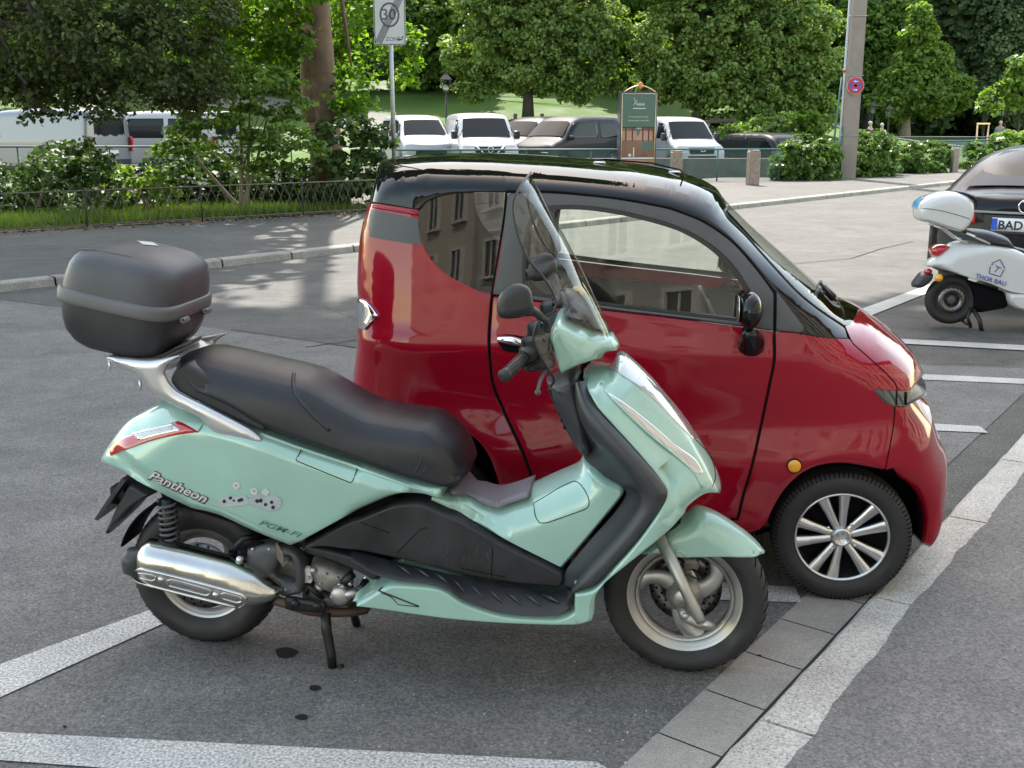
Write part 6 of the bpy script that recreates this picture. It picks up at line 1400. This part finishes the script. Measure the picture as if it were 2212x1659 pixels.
leafmat('leaf_mid', (0.070, 0.132, 0.028), (0.171, 0.265, 0.062), .45)
leafmat('leaf_olive', (0.090, 0.154, 0.040), (0.245, 0.326, 0.100), .4)
leafmat('leaf_hedge', (.055, .11, .022), (.115, .19, .042), .35, .35)
GL_ = 1
leafmat('leaf_gloss', (0.023, 0.051, 0.014), (0.069, 0.126, 0.034), .25, .5)
leafmat('leaf_conifer', (0.052, 0.090, 0.038), (0.103, 0.155, 0.061), .2)
leafmat('leaf_lime', (0.092, 0.165, 0.031), (0.206, 0.298, 0.062), .45)
leafmat('grass_blade', (0.060, 0.111, 0.017), (0.162, 0.238, 0.043), .35)
mat('bark', (.17, .11, .07), .95, vary=.3, vscale=6, bump=1., bscale=30)
mat('bark_dark', (.04, .033, .028), .95, vary=.3, vscale=8)
mat('bark_pale', (.20, .17, .12), .9, vary=.25, vscale=8)
mat('soil', (.045, .04, .025), .95, vary=.4, vscale=2)
mat('lawn', (.055, .115, .010), .95, vary=.25, vscale=.5, bump=.6, bscale=30)
mat('path_gravel', (.18, .17, .15), .95, vary=.1, vscale=1)
mat('wall_stone', (.10, .10, .085), .95, vary=.45, vscale=2.5, bump=.5, bscale=20)
asphalt('asphalt_far', .045, .2, .8)
NR = np.random.default_rng(11)
def hill(x, y):
    x = np.asarray(x, float); y = np.asarray(y, float); s = 1/(1+np.exp((x-17)/3.5)); f = np.clip(y-43, 0, None)
    return s*(.20*f+.0022*np.clip(f-10, 0, None)**2)+(1-s)*(.015*f+.0012*np.clip(f-18, 0, None)**2)-.02
gx = np.linspace(-70, 110, 91); gy = np.concatenate([np.linspace(42.5, 130, 60)])
V = [(x, y, float(hill(x, y))) for y in gy for x in gx]; n_ = len(gx); F = [(j*n_+i, j*n_+i+1, (j+1)*n_+i+1, (j+1)*n_+i) for j in range(len(gy)-1) for i in range(n_-1)]
tag(obj('park_lawn', V, F, 'lawn'), kind='structure')
def strip(name, pts, w, m, off=.03):
    V = []; F = []
    P = resample([(a, b_, 0) for a, b_ in pts], 40)
    for i, p in enumerate(P):
        a = P[max(0, i-1)]; c_ = P[min(39, i+1)]; d = Vector((c_[0]-a[0], c_[1]-a[1], 0)).normalized(); q = Vector((-d.y, d.x, 0))*w/2
        for s in (-1, -.5, 0, .5, 1): x, y = p[0]+q.x*s, p[1]+q.y*s; V.append((x, y, float(hill(x, y))+off))
    F = [(i*5+j, i*5+j+1, (i+1)*5+j+1, (i+1)*5+j) for i in range(39) for j in range(4)]
    tag(obj(name, V, F, m), kind='structure')
strip('park_path', [(-22, 61), (-14, 57), (-7, 52.5), (-3.5, 47), (-3, 43)], 3.2, 'path_gravel', .06)
strip('park_path', [(17, 58), (30, 60), (50, 59)], 3., 'path_gravel', .06)
# far bank, verge, soil
def quadm(name, P_, z, m): tag(obj(name, [(x, y, z) for x, y in P_], [tuple(range(len(P_)))], m, None, False), kind='structure')
quadm('verge', [(-30, -1.5), (-9.25, 13.9), (-2.1, 19.9), (5, 28), (4, 29.5), (-30, 27)], .105, 'soil')
fpv = [fkp(-40, .15), fkp(60, .15)]
FA = lambda t, n: fkp(t, n)
quadm('far_pavement', [FA(-40, .14), FA(62, .14), FA(62, 6.2), FA(-40, 6.2)], .092, 'far_pavement_asphalt')
quadm('car_park', [(-40, 30), (12, 31.5), (12, 43), (-40, 43)], .02, 'asphalt_far')
quadm('car_park', [(-6, 35), (12, 35.2), (12, 42.9), (-6, 42.9)], .15, 'asphalt_far')
# low stone wall of the stream bank seen through the fence
b = MB(); b.box((3., 33.6, .2), (14, .4, .9)); tag(b.build('stone_wall', 'wall_stone', smooth=False), 'low dark stone wall seen through the green chain link fence', 'wall')
def leaves(cen, nrm, size, jit=.6):
    """cen (N,3), nrm (N,3): leaf-shaped quads"""
    N = len(cen); nrm = nrm+NR.normal(0, jit, (N, 3)); nrm /= np.linalg.norm(nrm, axis=1)[:, None]+1e-9
    r = NR.normal(0, 1, (N, 3)); u = np.cross(nrm, r); u /= np.linalg.norm(u, axis=1)[:, None]+1e-9; v = np.cross(nrm, u)
    s = size*NR.uniform(.6, 1.3, N)[:, None]; L, w = u*s, v*s*.42
    fold = nrm*s*.12
    V = np.stack([cen-L*.5, cen+w-L*.05+fold, cen+L*.55, cen-w-L*.05+fold], 1).reshape(-1, 3); F = np.arange(4*N).reshape(-1, 4); return V, F
def mesh_np(name, V, F, m, parent=None):
    me = bpy.data.meshes.new(name); n, k = F.shape; me.vertices.add(len(V)); me.vertices.foreach_set('co', V.astype(np.float32).ravel()); me.loops.add(n*k); me.loops.foreach_set('vertex_index', F.astype(np.int32).ravel())
    me.polygons.add(n); me.polygons.foreach_set('loop_start', np.arange(0, n*k, k, dtype=np.int32)); me.update(calc_edges=True); me.materials.append(M[m])
    o = bpy.data.objects.new(name, me); C.objects.link(o)
    if parent: o.parent = parent
    return o
def clumps(lobes, density, cr, per, size, shell=.72, flat=.6, droop=0.):
    """lobes: (cx,cy,cz,rx,ry,rz). clumps of leaves through each lobe, mostly near its surface"""
    CC, NN = [], []
    for (cx, cy, cz, rx, ry, rz) in lobes:
        n = max(3, int(density*(rx*ry*rz)**(2/3))); d = NR.normal(0, 1, (n, 3)); d /= np.linalg.norm(d, axis=1)[:, None]
        rad = NR.uniform(shell**3, 1.08, n)**(1/3)*NR.uniform(.86, 1.1, n); p = np.array([cx, cy, cz])+d*rad[:, None]*np.array([rx, ry, rz])
        q = NR.normal(0, 1, (n, per, 3)); q /= np.linalg.norm(q, axis=2)[..., None]; q *= NR.uniform(.15, 1, (n, per, 1))**.5
        rr_ = cr*NR.uniform(.6, 1.35, (n, 1, 1)); off = q*rr_*np.array([1, 1, flat]); off[..., 2] -= droop*rr_[..., 0]*(q[..., 0]**2+q[..., 1]**2)
        CC.append((p[:, None]+off).reshape(-1, 3)); nn_ = q*.5+d[:, None]*.45+np.array([0, 0, .75]); NN.append(nn_.reshape(-1, 3))
    c_, n_ = np.concatenate(CC), np.concatenate(NN); return leaves(c_, n_, size)
def trunk(name, P_, R0, R1, m, parent, branches=()):
    b = MB(); n = len(P_); P2 = resample(P_, 14); b.tube([Vector(p)+Vector((rnd.uniform(-.02, .02)*R0*3, rnd.uniform(-.02, .02)*R0*3, 0)) for p in P2], [R0+(R1-R0)*(k/13)**.8+(R0*.35*max(0, 1-k/2.)) for k in range(14)], 14)
    for (a, c_, e, r0) in branches: m_ = (Vector(a)+Vector(e))/2+Vector((0, 0, rnd.uniform(-.1, .25))); b.tube([a, c_, e] if c_ else [a, m_, e], [r0, r0*.6, r0*.2], 7)
    return b.build(name, m, parent)
def tree(name, label, base, H, lobes, leafm, barkm, size, density=14, cr=.5, per=40, r0=.25, group=None, cat='tree', trunks=None, nb=8, shell=.72, droop=0., extra=None, flat=.6):
    r = empty(name, base, 0, label, cat, group); V, F = clumps(lobes, density, cr, per, size, shell, flat, droop)
    if extra:
        for (lb, dn, c2, p2, s2) in extra: V2, F2 = clumps(lb, dn, c2, p2, s2, .6); F = np.concatenate([F, F2+len(V)]); V = np.concatenate([V, V2])
    mesh_np('crown', V, F, leafm, r)
    if trunks is None: trunks = [[(0, 0, -.1), (.05, 0, H*.35), (0, .05, H*.7), (0, 0, H)]]
    br = []
    for k in range(nb):
        l = lobes[k % len(lobes)]; t = .25+.5*k/max(1, nb); a = Vector((0, 0, H*t)); e = Vector(l[:3])+Vector((rnd.uniform(-.6, .6)*l[3], rnd.uniform(-.6, .6)*l[4], rnd.uniform(-.5, .4)*l[5])); br.append((a, None, e, r0*.35))
    for k, t in enumerate(trunks): trunk('trunk', t, r0 if k == 0 else r0*.8, r0*.35, barkm, r, br if k == 0 else ())
    return r
def L3(x, y, Y, rx, ry, rz=None, base=(0, 0, 0)):
    """lobe from pixel centre, distance and pixel radii"""
    p = at(x, y, Y); k = Y/FPX; return (p.x-base[0], p.y-base[1], p.z-base[2], rx*k, (rz or (rx+ry)/2)*k, ry*k)
# --- the big tree at the left with the brown trunk
tb_ = at(705, 300, 21.5); b0 = (tb_.x, 21.5, .1)
hi = [(-3.5, -2., 9, 3.5, 3.5, 2.2), (-6, 0, 14, 3., 3.5, 2), (3.0, -1, 19.5, 4.2, 4, 2.6), (-4, -1, 20, 5, 4, 3), (0, -1, 23, 5, 4.5, 3), (4.5, -1., 24, 3.6, 4, 2.6), (1, 1, 27, 4.5, 4, 2.6), (-4, 1, 26, 4, 4, 2.5), (5.2, 1.0, 27.5, 3, 3.4, 2.2)]
lo_b = [L3(540, 60, 20.5, 140, 70, base=b0), L3(450, 100, 20, 90, 60, base=b0), L3(590, 130, 20.5, 60, 55, base=b0), L3(660, 40, 23.5, 110, 60, base=b0), L3(690, 130, 23.5, 60, 50, base=b0), L3(775, 60, 23.0, 70, 75, base=b0), L3(760, 190, 21, 40, 70, base=b0), L3(870, 120, 24., 40, 70, base=b0), L3(500, -40, 20, 200, 70, base=b0)]
tree('broadleaf_tree', 'big tree with stout brown trunk and bright sunlit leaves left of the zone sign', b0, 13, lo_b, 'leaf_bright', 'bark', .115, 85, .26, 34, .27, trunks=[[(0, 0, -.1), (-.02, 0, 1.5), (-.05, 0, 4), (-.1, 0, 9), (0, 0, 24)], [(-.16, 0, 1.6), (-.3, 0, 3.), (-.6, 0, 5), (-1.2, 0, 9)]], nb=10, extra=[(hi, 15, .9, 46, .42)])
# --- dark hanging tree at the far left
b1 = (-10.2, 18.5, .1)
lo_d = [L3(60, 60, 16.5, 170, 110, base=b1), L3(230, 90, 16, 160, 100, base=b1), L3(380, 130, 16.5, 110, 90, base=b1), L3(120, 178, 16, 130, 45, base=b1), L3(270, 190, 16, 120, 45, base=b1), L3(420, 205, 16.5, 80, 32, base=b1), L3(40, 175, 16.5, 80, 45, base=b1), L3(215, 245, 15.8, 22, 20, base=b1), L3(90, 240, 15.8, 60, 14, base=b1), L3(380, 20, 17, 130, 70, base=b1)]
hi = [(0, -1, 8, 4, 4, 2.5), (-2, 1, 15, 4, 4, 2.5), (-1, 0, 21, 4.5, 4.5, 3), (4, 1, 22, 4.5, 4.5, 3), (2, 2, 26, 4.5, 4.5, 2.5)]
tree('broadleaf_tree', 'dark leaved tree with low hanging branches filling the upper left corner', b1, 13, lo_d, 'leaf_dark', 'bark_dark', .078, 105, .24, 46, .3, nb=12, extra=[(hi, 9, .9, 46, .42)], droop=.5)
# --- small maple and shrubs behind the hoop fence
b3 = at(525, 405, 19.8); b3 = (b3.x, 19.6, .1)
lo_m = [L3(520, 175, 19.2, 130, 40, base=b3), L3(575, 215, 19.2, 85, 40, base=b3), L3(460, 250, 19., 80, 35, base=b3), L3(590, 280, 19.2, 70, 45, base=b3), L3(420, 300, 19.1, 70, 30, base=b3), L3(640, 330, 19.2, 60, 40, base=b3), L3(540, 330, 19.3, 60, 40, base=b3), L3(370, 320, 18.9, 40, 18, base=b3)]
tree('small_maple', 'small many stemmed maple with layered leaves in front of the brown trunk', b3, 2.2, lo_m, 'leaf_mid', 'bark_pale', .09, 110, .22, 34, .05, trunks=[[(0, 0, 0), (.05, 0, .9), (.1, 0, 2.2)], [(.02, 0, 0), (-.5, 0, .6), (-1.1, 0, 1.4)], [(.0, 0, 0), (.3, 0, .8), (.6, 0, 1.8)], [(.1, 0, 0), (.18, 0, 1), (.3, 0, 2.3)]], flat=.3)
def shrub(name, label, lobes_px, Y, leafm, size, density=60, cr=.2, per=30, base=None, cat='shrub', stems=4, **kw):
    x = np.mean([l[0] for l in lobes_px]); c_ = at(x, 400, Y); b_ = base or (c_.x, Y, .1); lb = [L3(l[0], l[1], l[4] if len(l) > 4 else Y, l[2], l[3], base=b_) for l in lobes_px]
    H = max(l[2] for l in lb); tr = [[(0, 0, 0), (rnd.uniform(-.15, .15), 0, H*.4), (rnd.uniform(-.5, .5), 0, H*.8)] for _ in range(stems)]
    return tree(name, label, b_, H*.8, lb, leafm, 'bark_pale', size, density, cr, per, .025, cat=cat, trunks=tr, nb=0, **kw)
shrub('laurel_bush', 'dense dark glossy bush between the brown trunk and the zone sign', [(740, 300, 80, 50), (800, 350, 50, 70), (710, 380, 80, 60), (780, 420, 60, 45), (830, 320, 22, 50), (660, 420, 60, 40)], 20.2, 'leaf_gloss', .13, 85, .2, 26)
shrub('undergrowth_bush', 'dark bush behind the hoop fence at the far left', [(40, 390, 90, 45), (130, 370, 70, 45), (60, 430, 80, 25)], 18.4, 'leaf_gloss', .11, 85, .2, 26)
shrub('undergrowth_bush', 'dark ivy mound left of the yellow green shrub', [(185, 365, 60, 60), (215, 410, 60, 40)], 18.0, 'leaf_gloss', .11, 85, .2, 26)
shrub('yellow_green_shrub', 'sunlit yellow green shrub behind the hoop fence', [(310, 385, 55, 35), (270, 400, 40, 25), (360, 395, 40, 25)], 18.8, 'leaf_lime', .11, 80, .18, 26)
shrub('undergrowth_bush', 'dark shrub behind the hoop fence, left of the maple stems', [(430, 380, 70, 50), (400, 430, 90, 30), (480, 420, 70, 30)], 20.4, 'leaf_gloss', .12, 85, .2, 26)
shrub('undergrowth_bush', 'dark foliage below the maple, right of its stems', [(600, 395, 60, 45), (560, 430, 60, 30), (640, 430, 50, 30)], 20.6, 'leaf_gloss', .12, 85, .2, 26)
# --- hedges along the right pavement
shrub('ivy_hedge', 'rounded ivy hedge left of the concrete pole, the nearest hedge', [(1740, 345, 60, 48, 31.8), (1700, 355, 32, 42, 31.3), (1780, 350, 32, 50, 32.2), (1745, 375, 58, 24, 31.5)], 31.8, 'leaf_hedge', .13, 150, .18, 36)
shrub('ivy_hedge', 'tall ivy hedge directly right of the concrete pole', [(1870, 335, 50, 52, 34.), (1905, 345, 40, 42, 35.), (1850, 350, 30, 45, 33.4), (1885, 368, 52, 22, 34)], 34., 'leaf_hedge', .13, 150, .18, 36)
shrub('ivy_hedge', 'lower ivy hedge second to the right of the concrete pole', [(1965, 345, 35, 36, 36.2), (2015, 345, 38, 36, 37.4), (1985, 365, 55, 18, 36.6)], 36.5, 'leaf_hedge', .13, 150, .18, 36)
shrub('ivy_hedge', 'loose yellowish hedge with flowers behind the dark saloon roof', [(2110, 335, 35, 26, 41.), (2160, 325, 35, 26, 42.), (2090, 350, 20, 20, 40.)], 41., 'leaf_hedge', .18, 90, .2, 28)
shrub('ivy_hedge', 'bright green bush at the right edge above the dark saloon', [(2195, 305, 45, 22, 44.), (2230, 310, 40, 25, 44.)], 44., 'leaf_lime', .22, 90, .22, 28)
# --- park trees
def ptree(name, lab, x, yb, Y, lob, leafm, size, r0, density=26, cr=.5, per=34, barkm='bark_dark', H=None, group=None, zoff=0, **kw):
    c_ = at(x, yb, Y); z = float(hill(c_.x, Y)) if Y > 43 else 0.; b_ = (c_.x, Y, z); lb = [L3(l[0], l[1], Y+(l[4] if len(l) > 4 else 0), l[2], l[3], base=b_) for l in lob]
    return tree(name, lab, b_, H or max(l[2] for l in lb)*.8, lb, leafm, barkm, size, density, cr, per, r0, group=group, **kw)
ptree('park_tree', 'olive green tree behind the white panel van, right of the zone sign', 1140, 250, 53., [(1140, 60, 110, 60), (1050, 110, 90, 55), (1230, 110, 95, 60), (1150, 150, 110, 50), (1060, 20, 80, 60), (1210, 20, 90, 60), (1290, 60, 60, 60), (1140, -60, 130, 70), (1030, 190, 50, 25), (1240, 195, 50, 25), (1310, 160, 40, 40), (1140, -170, 140, 80), (1060, -280, 100, 80), (1220, -270, 110, 80), (1140, -380, 90, 70)], 'leaf_olive', .19, .24, 42, .42, 50)
ptree('park_tree', 'largest rounded tree between the poster column and the concrete pole', 1508, 255, 52., [(1560, 60, 130, 70), (1450, 90, 80, 70), (1520, 160, 120, 60), (1650, 90, 90, 75), (1700, 190, 90, 60), (1600, 215, 110, 55), (1750, 130, 60, 60), (1430, 170, 50, 50), (1560, -40, 160, 60), (1740, 50, 70, 60), (1640, 265, 90, 35), (1760, 240, 50, 40), (1560, -160, 160, 80), (1480, -270, 110, 80), (1640, -270, 120, 80), (1560, -390, 100, 70)], 'leaf_olive', .19, .27, 42, .42, 50)
ptree('park_tree', 'low bushy tree overhanging the dark car left of the nearest hedge', 1660, 330, 41., [(1650, 285, 70, 26), (1720, 275, 60, 30), (1590, 290, 30, 18)], 'leaf_mid', .17, .1, 60, .3, 44)
ptree('conical_tree', 'pale green conical tree right of the concrete pole', 1953, 290, 66., [(1990, 40, 14, 28), (1985, 85, 32, 32), (1995, 130, 52, 32), (1985, 175, 75, 34), (1990, 215, 95, 30), (1930, 220, 50, 35), (2050, 190, 40, 25)], 'leaf_lime', .26, .34, 90, .45, 46, barkm='bark_pale')
ptree('broadleaf_tree', 'mid green tree directly behind the top of the concrete pole', 1870, 290, 72., [(1880, 60, 70, 70), (1900, 130, 50, 50), (1850, 180, 60, 50), (1920, 20, 60, 50)], 'leaf_mid', .28, .3, 60, .5, 46)
ptree('dark_conifer', 'tall dark drooping conifer in the upper right corner', 2160, 280, 74., [(2170, 30, 55, 60), (2160, 100, 65, 55), (2190, 160, 70, 50), (2140, 190, 55, 45), (2210, 90, 45, 70), (2180, 225, 60, 30)], 'leaf_conifer', .27, .4, 66, .5, 50, droop=.8)
ptree('young_tree', 'young staked tree in the far park right of the railing', 2125, 262, 52.1, [(2135, 230, 22, 18), (2130, 205, 12, 14)], 'leaf_lime', .2, .05, 60, .25, 26)
ptree('park_tree', 'light green tree cut by the right edge beneath the dark conifer', 2200, 250, 60., [(2205, 190, 30, 45), (2215, 150, 25, 30)], 'leaf_lime', .3, .12, 60, .4, 30)
ptree('park_tree', 'slender tree in shade behind the rail between lantern and white van', 1000, 240, 60., [(1330, 90, 60, 60), (1380, 150, 50, 40), (1350, 20, 70, 60), (1370, -60, 80, 60), (960, 100, 90, 60), (900, 150, 60, 40), (940, 40, 110, 60), (1020, 170, 50, 30), (900, 60, 80, 60)], 'leaf_mid', .24, .2, 56, .45, 46)
ptree('park_tree', 'shaded tree far behind the silver van at the left', 80, 240, 55., [(60, 80, 130, 80), (180, 130, 90, 60), (0, 150, 80, 50), (100, -40, 130, 80), (80, -180, 110, 90), (200, 30, 80, 60)], 'leaf_mid', .26, .3, 34, .5, 44)
ptree('park_tree', 'shaded tree far behind the white minibus', 400, 240, 52., [(360, 60, 120, 70), (460, 120, 80, 60), (300, 150, 80, 45), (380, -60, 130, 80), (400, -190, 110, 90), (520, 40, 80, 70)], 'leaf_olive', .26, .3, 34, .5, 44)
ptree('park_tree', 'shaded tree behind the big brown trunk', 640, 225, 60., [(620, 60, 90, 70), (700, 120, 70, 50), (560, 140, 60, 40), (760, 70, 70, 60), (640, -60, 120, 80), (820, 120, 50, 50)], 'leaf_conifer', .26, .3, 44, .5, 44)
# the wooded hill behind: each tree its own
wn = 0
specs = [('leaf_conifer', 'dark evergreen'), ('leaf_mid', 'mid green'), ('leaf_olive', 'olive green')]
protos = {}
for i in range(34):
    row = i % 2; x = -120+i*72; Y = (84 if row else 98)+rnd.uniform(-4, 4); c_ = at(x, 300, Y); z = float(hill(c_.x, Y))
    lm, ln = specs[(i*7) % 3] if not 1780 < x < 2400 else specs[0]
    key = lm
    if key not in protos:
        lob = []; rg = random.Random(len(protos)+2)
        for k in range(12): a = rg.uniform(0, 6.28); h = rg.uniform(1.5, 14); q = 3.6*(1-(h/17)**2); lob.append((math.cos(a)*q*.6, math.sin(a)*q*.6, h, q*.7+.8, q*.7+.8, 2.3))
        t_ = tree('woodland_tree', 'x', (c_.x, Y, z), 12, lob, lm, 'bark_dark', .40, 22, .9, 64, .3, nb=4); protos[key] = t_; r = t_
    else: r = copy_tree(protos[key])
    r.location = (c_.x, Y, z); r.rotation_euler = (0, 0, rnd.uniform(0, 6)); s_ = rnd.uniform(1.25, 1.7); r.scale = (s_*1.1, s_*1.1, s_)
    r['label'] = f'{ln} tree in the wooded slope that closes the view behind the park'; r['category'] = 'tree'; r['group'] = f'{ln} woodland trees behind the park'
    del r
# undergrowth closing the gap under the wood
cen = np.stack([NR.uniform(-60, 75, 26000), NR.uniform(80, 92, 26000), np.zeros(26000)], 1); cen[:, 2] = hill(cen[:, 0], cen[:, 1])+NR.uniform(0, 3.2, 26000)
V, F = leaves(cen, np.tile([0, -.3, .8], (26000, 1)), .75); tag(mesh_np('woodland_undergrowth', V, F, 'leaf_conifer'), kind='stuff')
# grass of the verge, ivy at the foot of the shrubs
n = 26000; t = NR.uniform(0, 1, n)**1.; s_ = NR.uniform(0, 1, n); A_ = np.array([-9.9, 13.95]); B2 = np.array([-2.6, 19.7]); nv = np.array([-.63, .77])
xy = A_+(B2-A_)*t[:, None]+nv*(s_*2.4)[:, None]; c_ = np.concatenate([xy, np.full((n, 1), .10)], 1); h = NR.uniform(.07, .22, n)[:, None]; d = NR.normal(0, .35, (n, 3)); d[:, 2] = 1; w = NR.normal(0, 1, (n, 3)); w[:, 2] = 0; w /= np.linalg.norm(w, axis=1)[:, None]
V = np.stack([c_-w*.006, c_+w*.006, c_+d*h], 1).reshape(-1, 3); F = np.arange(3*n).reshape(-1, 3); tag(mesh_np('verge_grass', V, F, 'grass_blade'), kind='stuff')
n = 42000; t = NR.uniform(-.1, 1.05, n); dd_ = NR.uniform(2.0, 6.5, n); xy = A_+(B2-A_)*t[:, None]+nv*dd_[:, None]; c_ = np.concatenate([xy, (.1+NR.uniform(0, 1, n)**.6*(.25+.85*np.clip((dd_-2.2)/2.5, 0, 1))*(.75+.35*np.sin(t*23)))[:, None]], 1)
V, F = leaves(c_, np.tile([0, -.5, .8], (n, 1)), .12); tag(mesh_np('ivy_ground_cover', V, F, 'leaf_gloss'), kind='stuff')
n = 1500; t = NR.uniform(-.2, 1.1, n); xy = A_+(B2-A_)*t[:, None]+nv*NR.normal(-.35, .35, n)[:, None]; c_ = np.concatenate([xy, np.full((n, 1), .112)], 1); mat('dry_leaf', (.22, .15, .07), .9)
V, F = leaves(c_, np.tile([0, 0, 1.], (n, 1)), .05, .3); tag(mesh_np('fallen_leaves', V, F, 'dry_leaf'), kind='stuff')

n = 260; x_ = NR.uniform(-2.2, 3.2, n); y_ = NR.uniform(2.2, 8, n); c_ = np.stack([x_, y_, np.full(n, .011)], 1); mat('grit', (.42, .40, .36), .9)
kn_ = (x_-K0.x)*KN.x+(y_-K0.y)*KN.y; c_ = c_[kn_ < -.22]
cl_ = np.array([kp(t, m_, .0) for t, m_ in zip(NR.uniform(-.5, 5, 160), NR.normal(-.24, .05, 160))]); cl_[:, 2] = .012; c_ = np.concatenate([c_, cl_])
V = []; F = []
for p in c_:
    r0 = NR.uniform(.0015, .0045); k = len(V); V += [tuple(p+np.array(d)*r0*NR.uniform(.6, 1.2)) for d in ((1, 0, 0), (0, 1, 0), (-1, 0, 0), (0, -1, 0), (0, 0, .8), (0, 0, -.8))]; F += [(k+a, k+b_, k+c2) for a, b_, c2 in ((0, 1, 4), (1, 2, 4), (2, 3, 4), (3, 0, 4), (1, 0, 5), (2, 1, 5), (3, 2, 5), (0, 3, 5))]
tag(obj('grit', V, F, 'grit', None, False), kind='stuff')
# parts that came out of one builder as far-apart pieces become objects of their own
def split_parts(o):
    me = o.data; n = len(me.vertices)
    if n > 60000 or n < 8: return
    par = list(range(n))
    def fd(i):
        while par[i] != i: par[i] = par[par[i]]; i = par[i]
        return i
    for e in me.edges:
        a, c = fd(e.vertices[0]), fd(e.vertices[1])
        if a != c: par[a] = c
    co_ = np.empty(n*3, np.float32); me.vertices.foreach_get('co', co_); co_ = co_.reshape(-1, 3); root = np.array([fd(i) for i in range(n)]); ids = np.unique(root)
    if len(ids) < 2 or len(ids) > 40: return
    bx = [(co_[root == r].min(0), co_[root == r].max(0)) for r in ids]; g = list(range(len(ids)))
    def fg(i):
        while g[i] != i: i = g[i]
        return i
    for i in range(len(ids)):
        for j in range(i):
            gap = np.linalg.norm(np.maximum(0, np.maximum(bx[i][0]-bx[j][1], bx[j][0]-bx[i][1]))); d = max(np.linalg.norm(bx[i][1]-bx[i][0]), np.linalg.norm(bx[j][1]-bx[j][0]))
            if gap < .5*d*.9 and gap < .25: g[fg(i)] = fg(j)
    gr = {}
    for i, r in enumerate(ids): gr.setdefault(fg(i), []).append(r)
    if len(gr) < 2 or len(gr) > 14: return
    sm_ = [p.use_smooth for p in me.polygons]; first = True; kids = list(o.children)
    grp = list(gr.values())
    for k, rs in enumerate(grp):
        sel = np.isin(root, rs); mp = -np.ones(n, int); mp[sel] = np.arange(sel.sum()); F = []; mi = []; sh = []
        for p in me.polygons:
            if sel[p.vertices[0]]: F.append([int(mp[v]) for v in p.vertices]); mi.append(p.material_index); sh.append(p.use_smooth)
        m2 = bpy.data.meshes.new(o.name.split('.')[0]); m2.from_pydata([tuple(map(float, v)) for v in co_[sel]], [], F)
        for q in me.materials: m2.materials.append(q)
        m2.polygons.foreach_set('use_smooth', sh); m2.polygons.foreach_set('material_index', mi); m2.update()
        if k == 0: m_first = m2
        else:
            o2 = bpy.data.objects.new(o.name.split('.')[0], m2); C.objects.link(o2); o2.parent = o.parent
            for md in o.modifiers: q = o2.modifiers.new(md.name, md.type); q.thickness = md.thickness; q.offset = md.offset; q.material_offset = md.material_offset; q.material_offset_rim = md.material_offset_rim
    o.data = m_first
SKIP = ('wheel_housing', 'crown', 'wire_mesh', 'lettering', 'lettering_border', 'characters', 'poster_lettering', 'arrows', 'hoops', 'sign_lettering', 'body', 'shirt', 'trousers', 'disc_holes', 'tread_grooves', 'tread_blocks', 'scratches', 'strike_lines', 'lamp_ribs', 'rails', 'brick_fields', 'dark_beams', 'photo')
for o in [o for o in list(C.objects) if o.type == 'MESH' and o.parent and o.name.split('.')[0] not in SKIP]: split_parts(o)
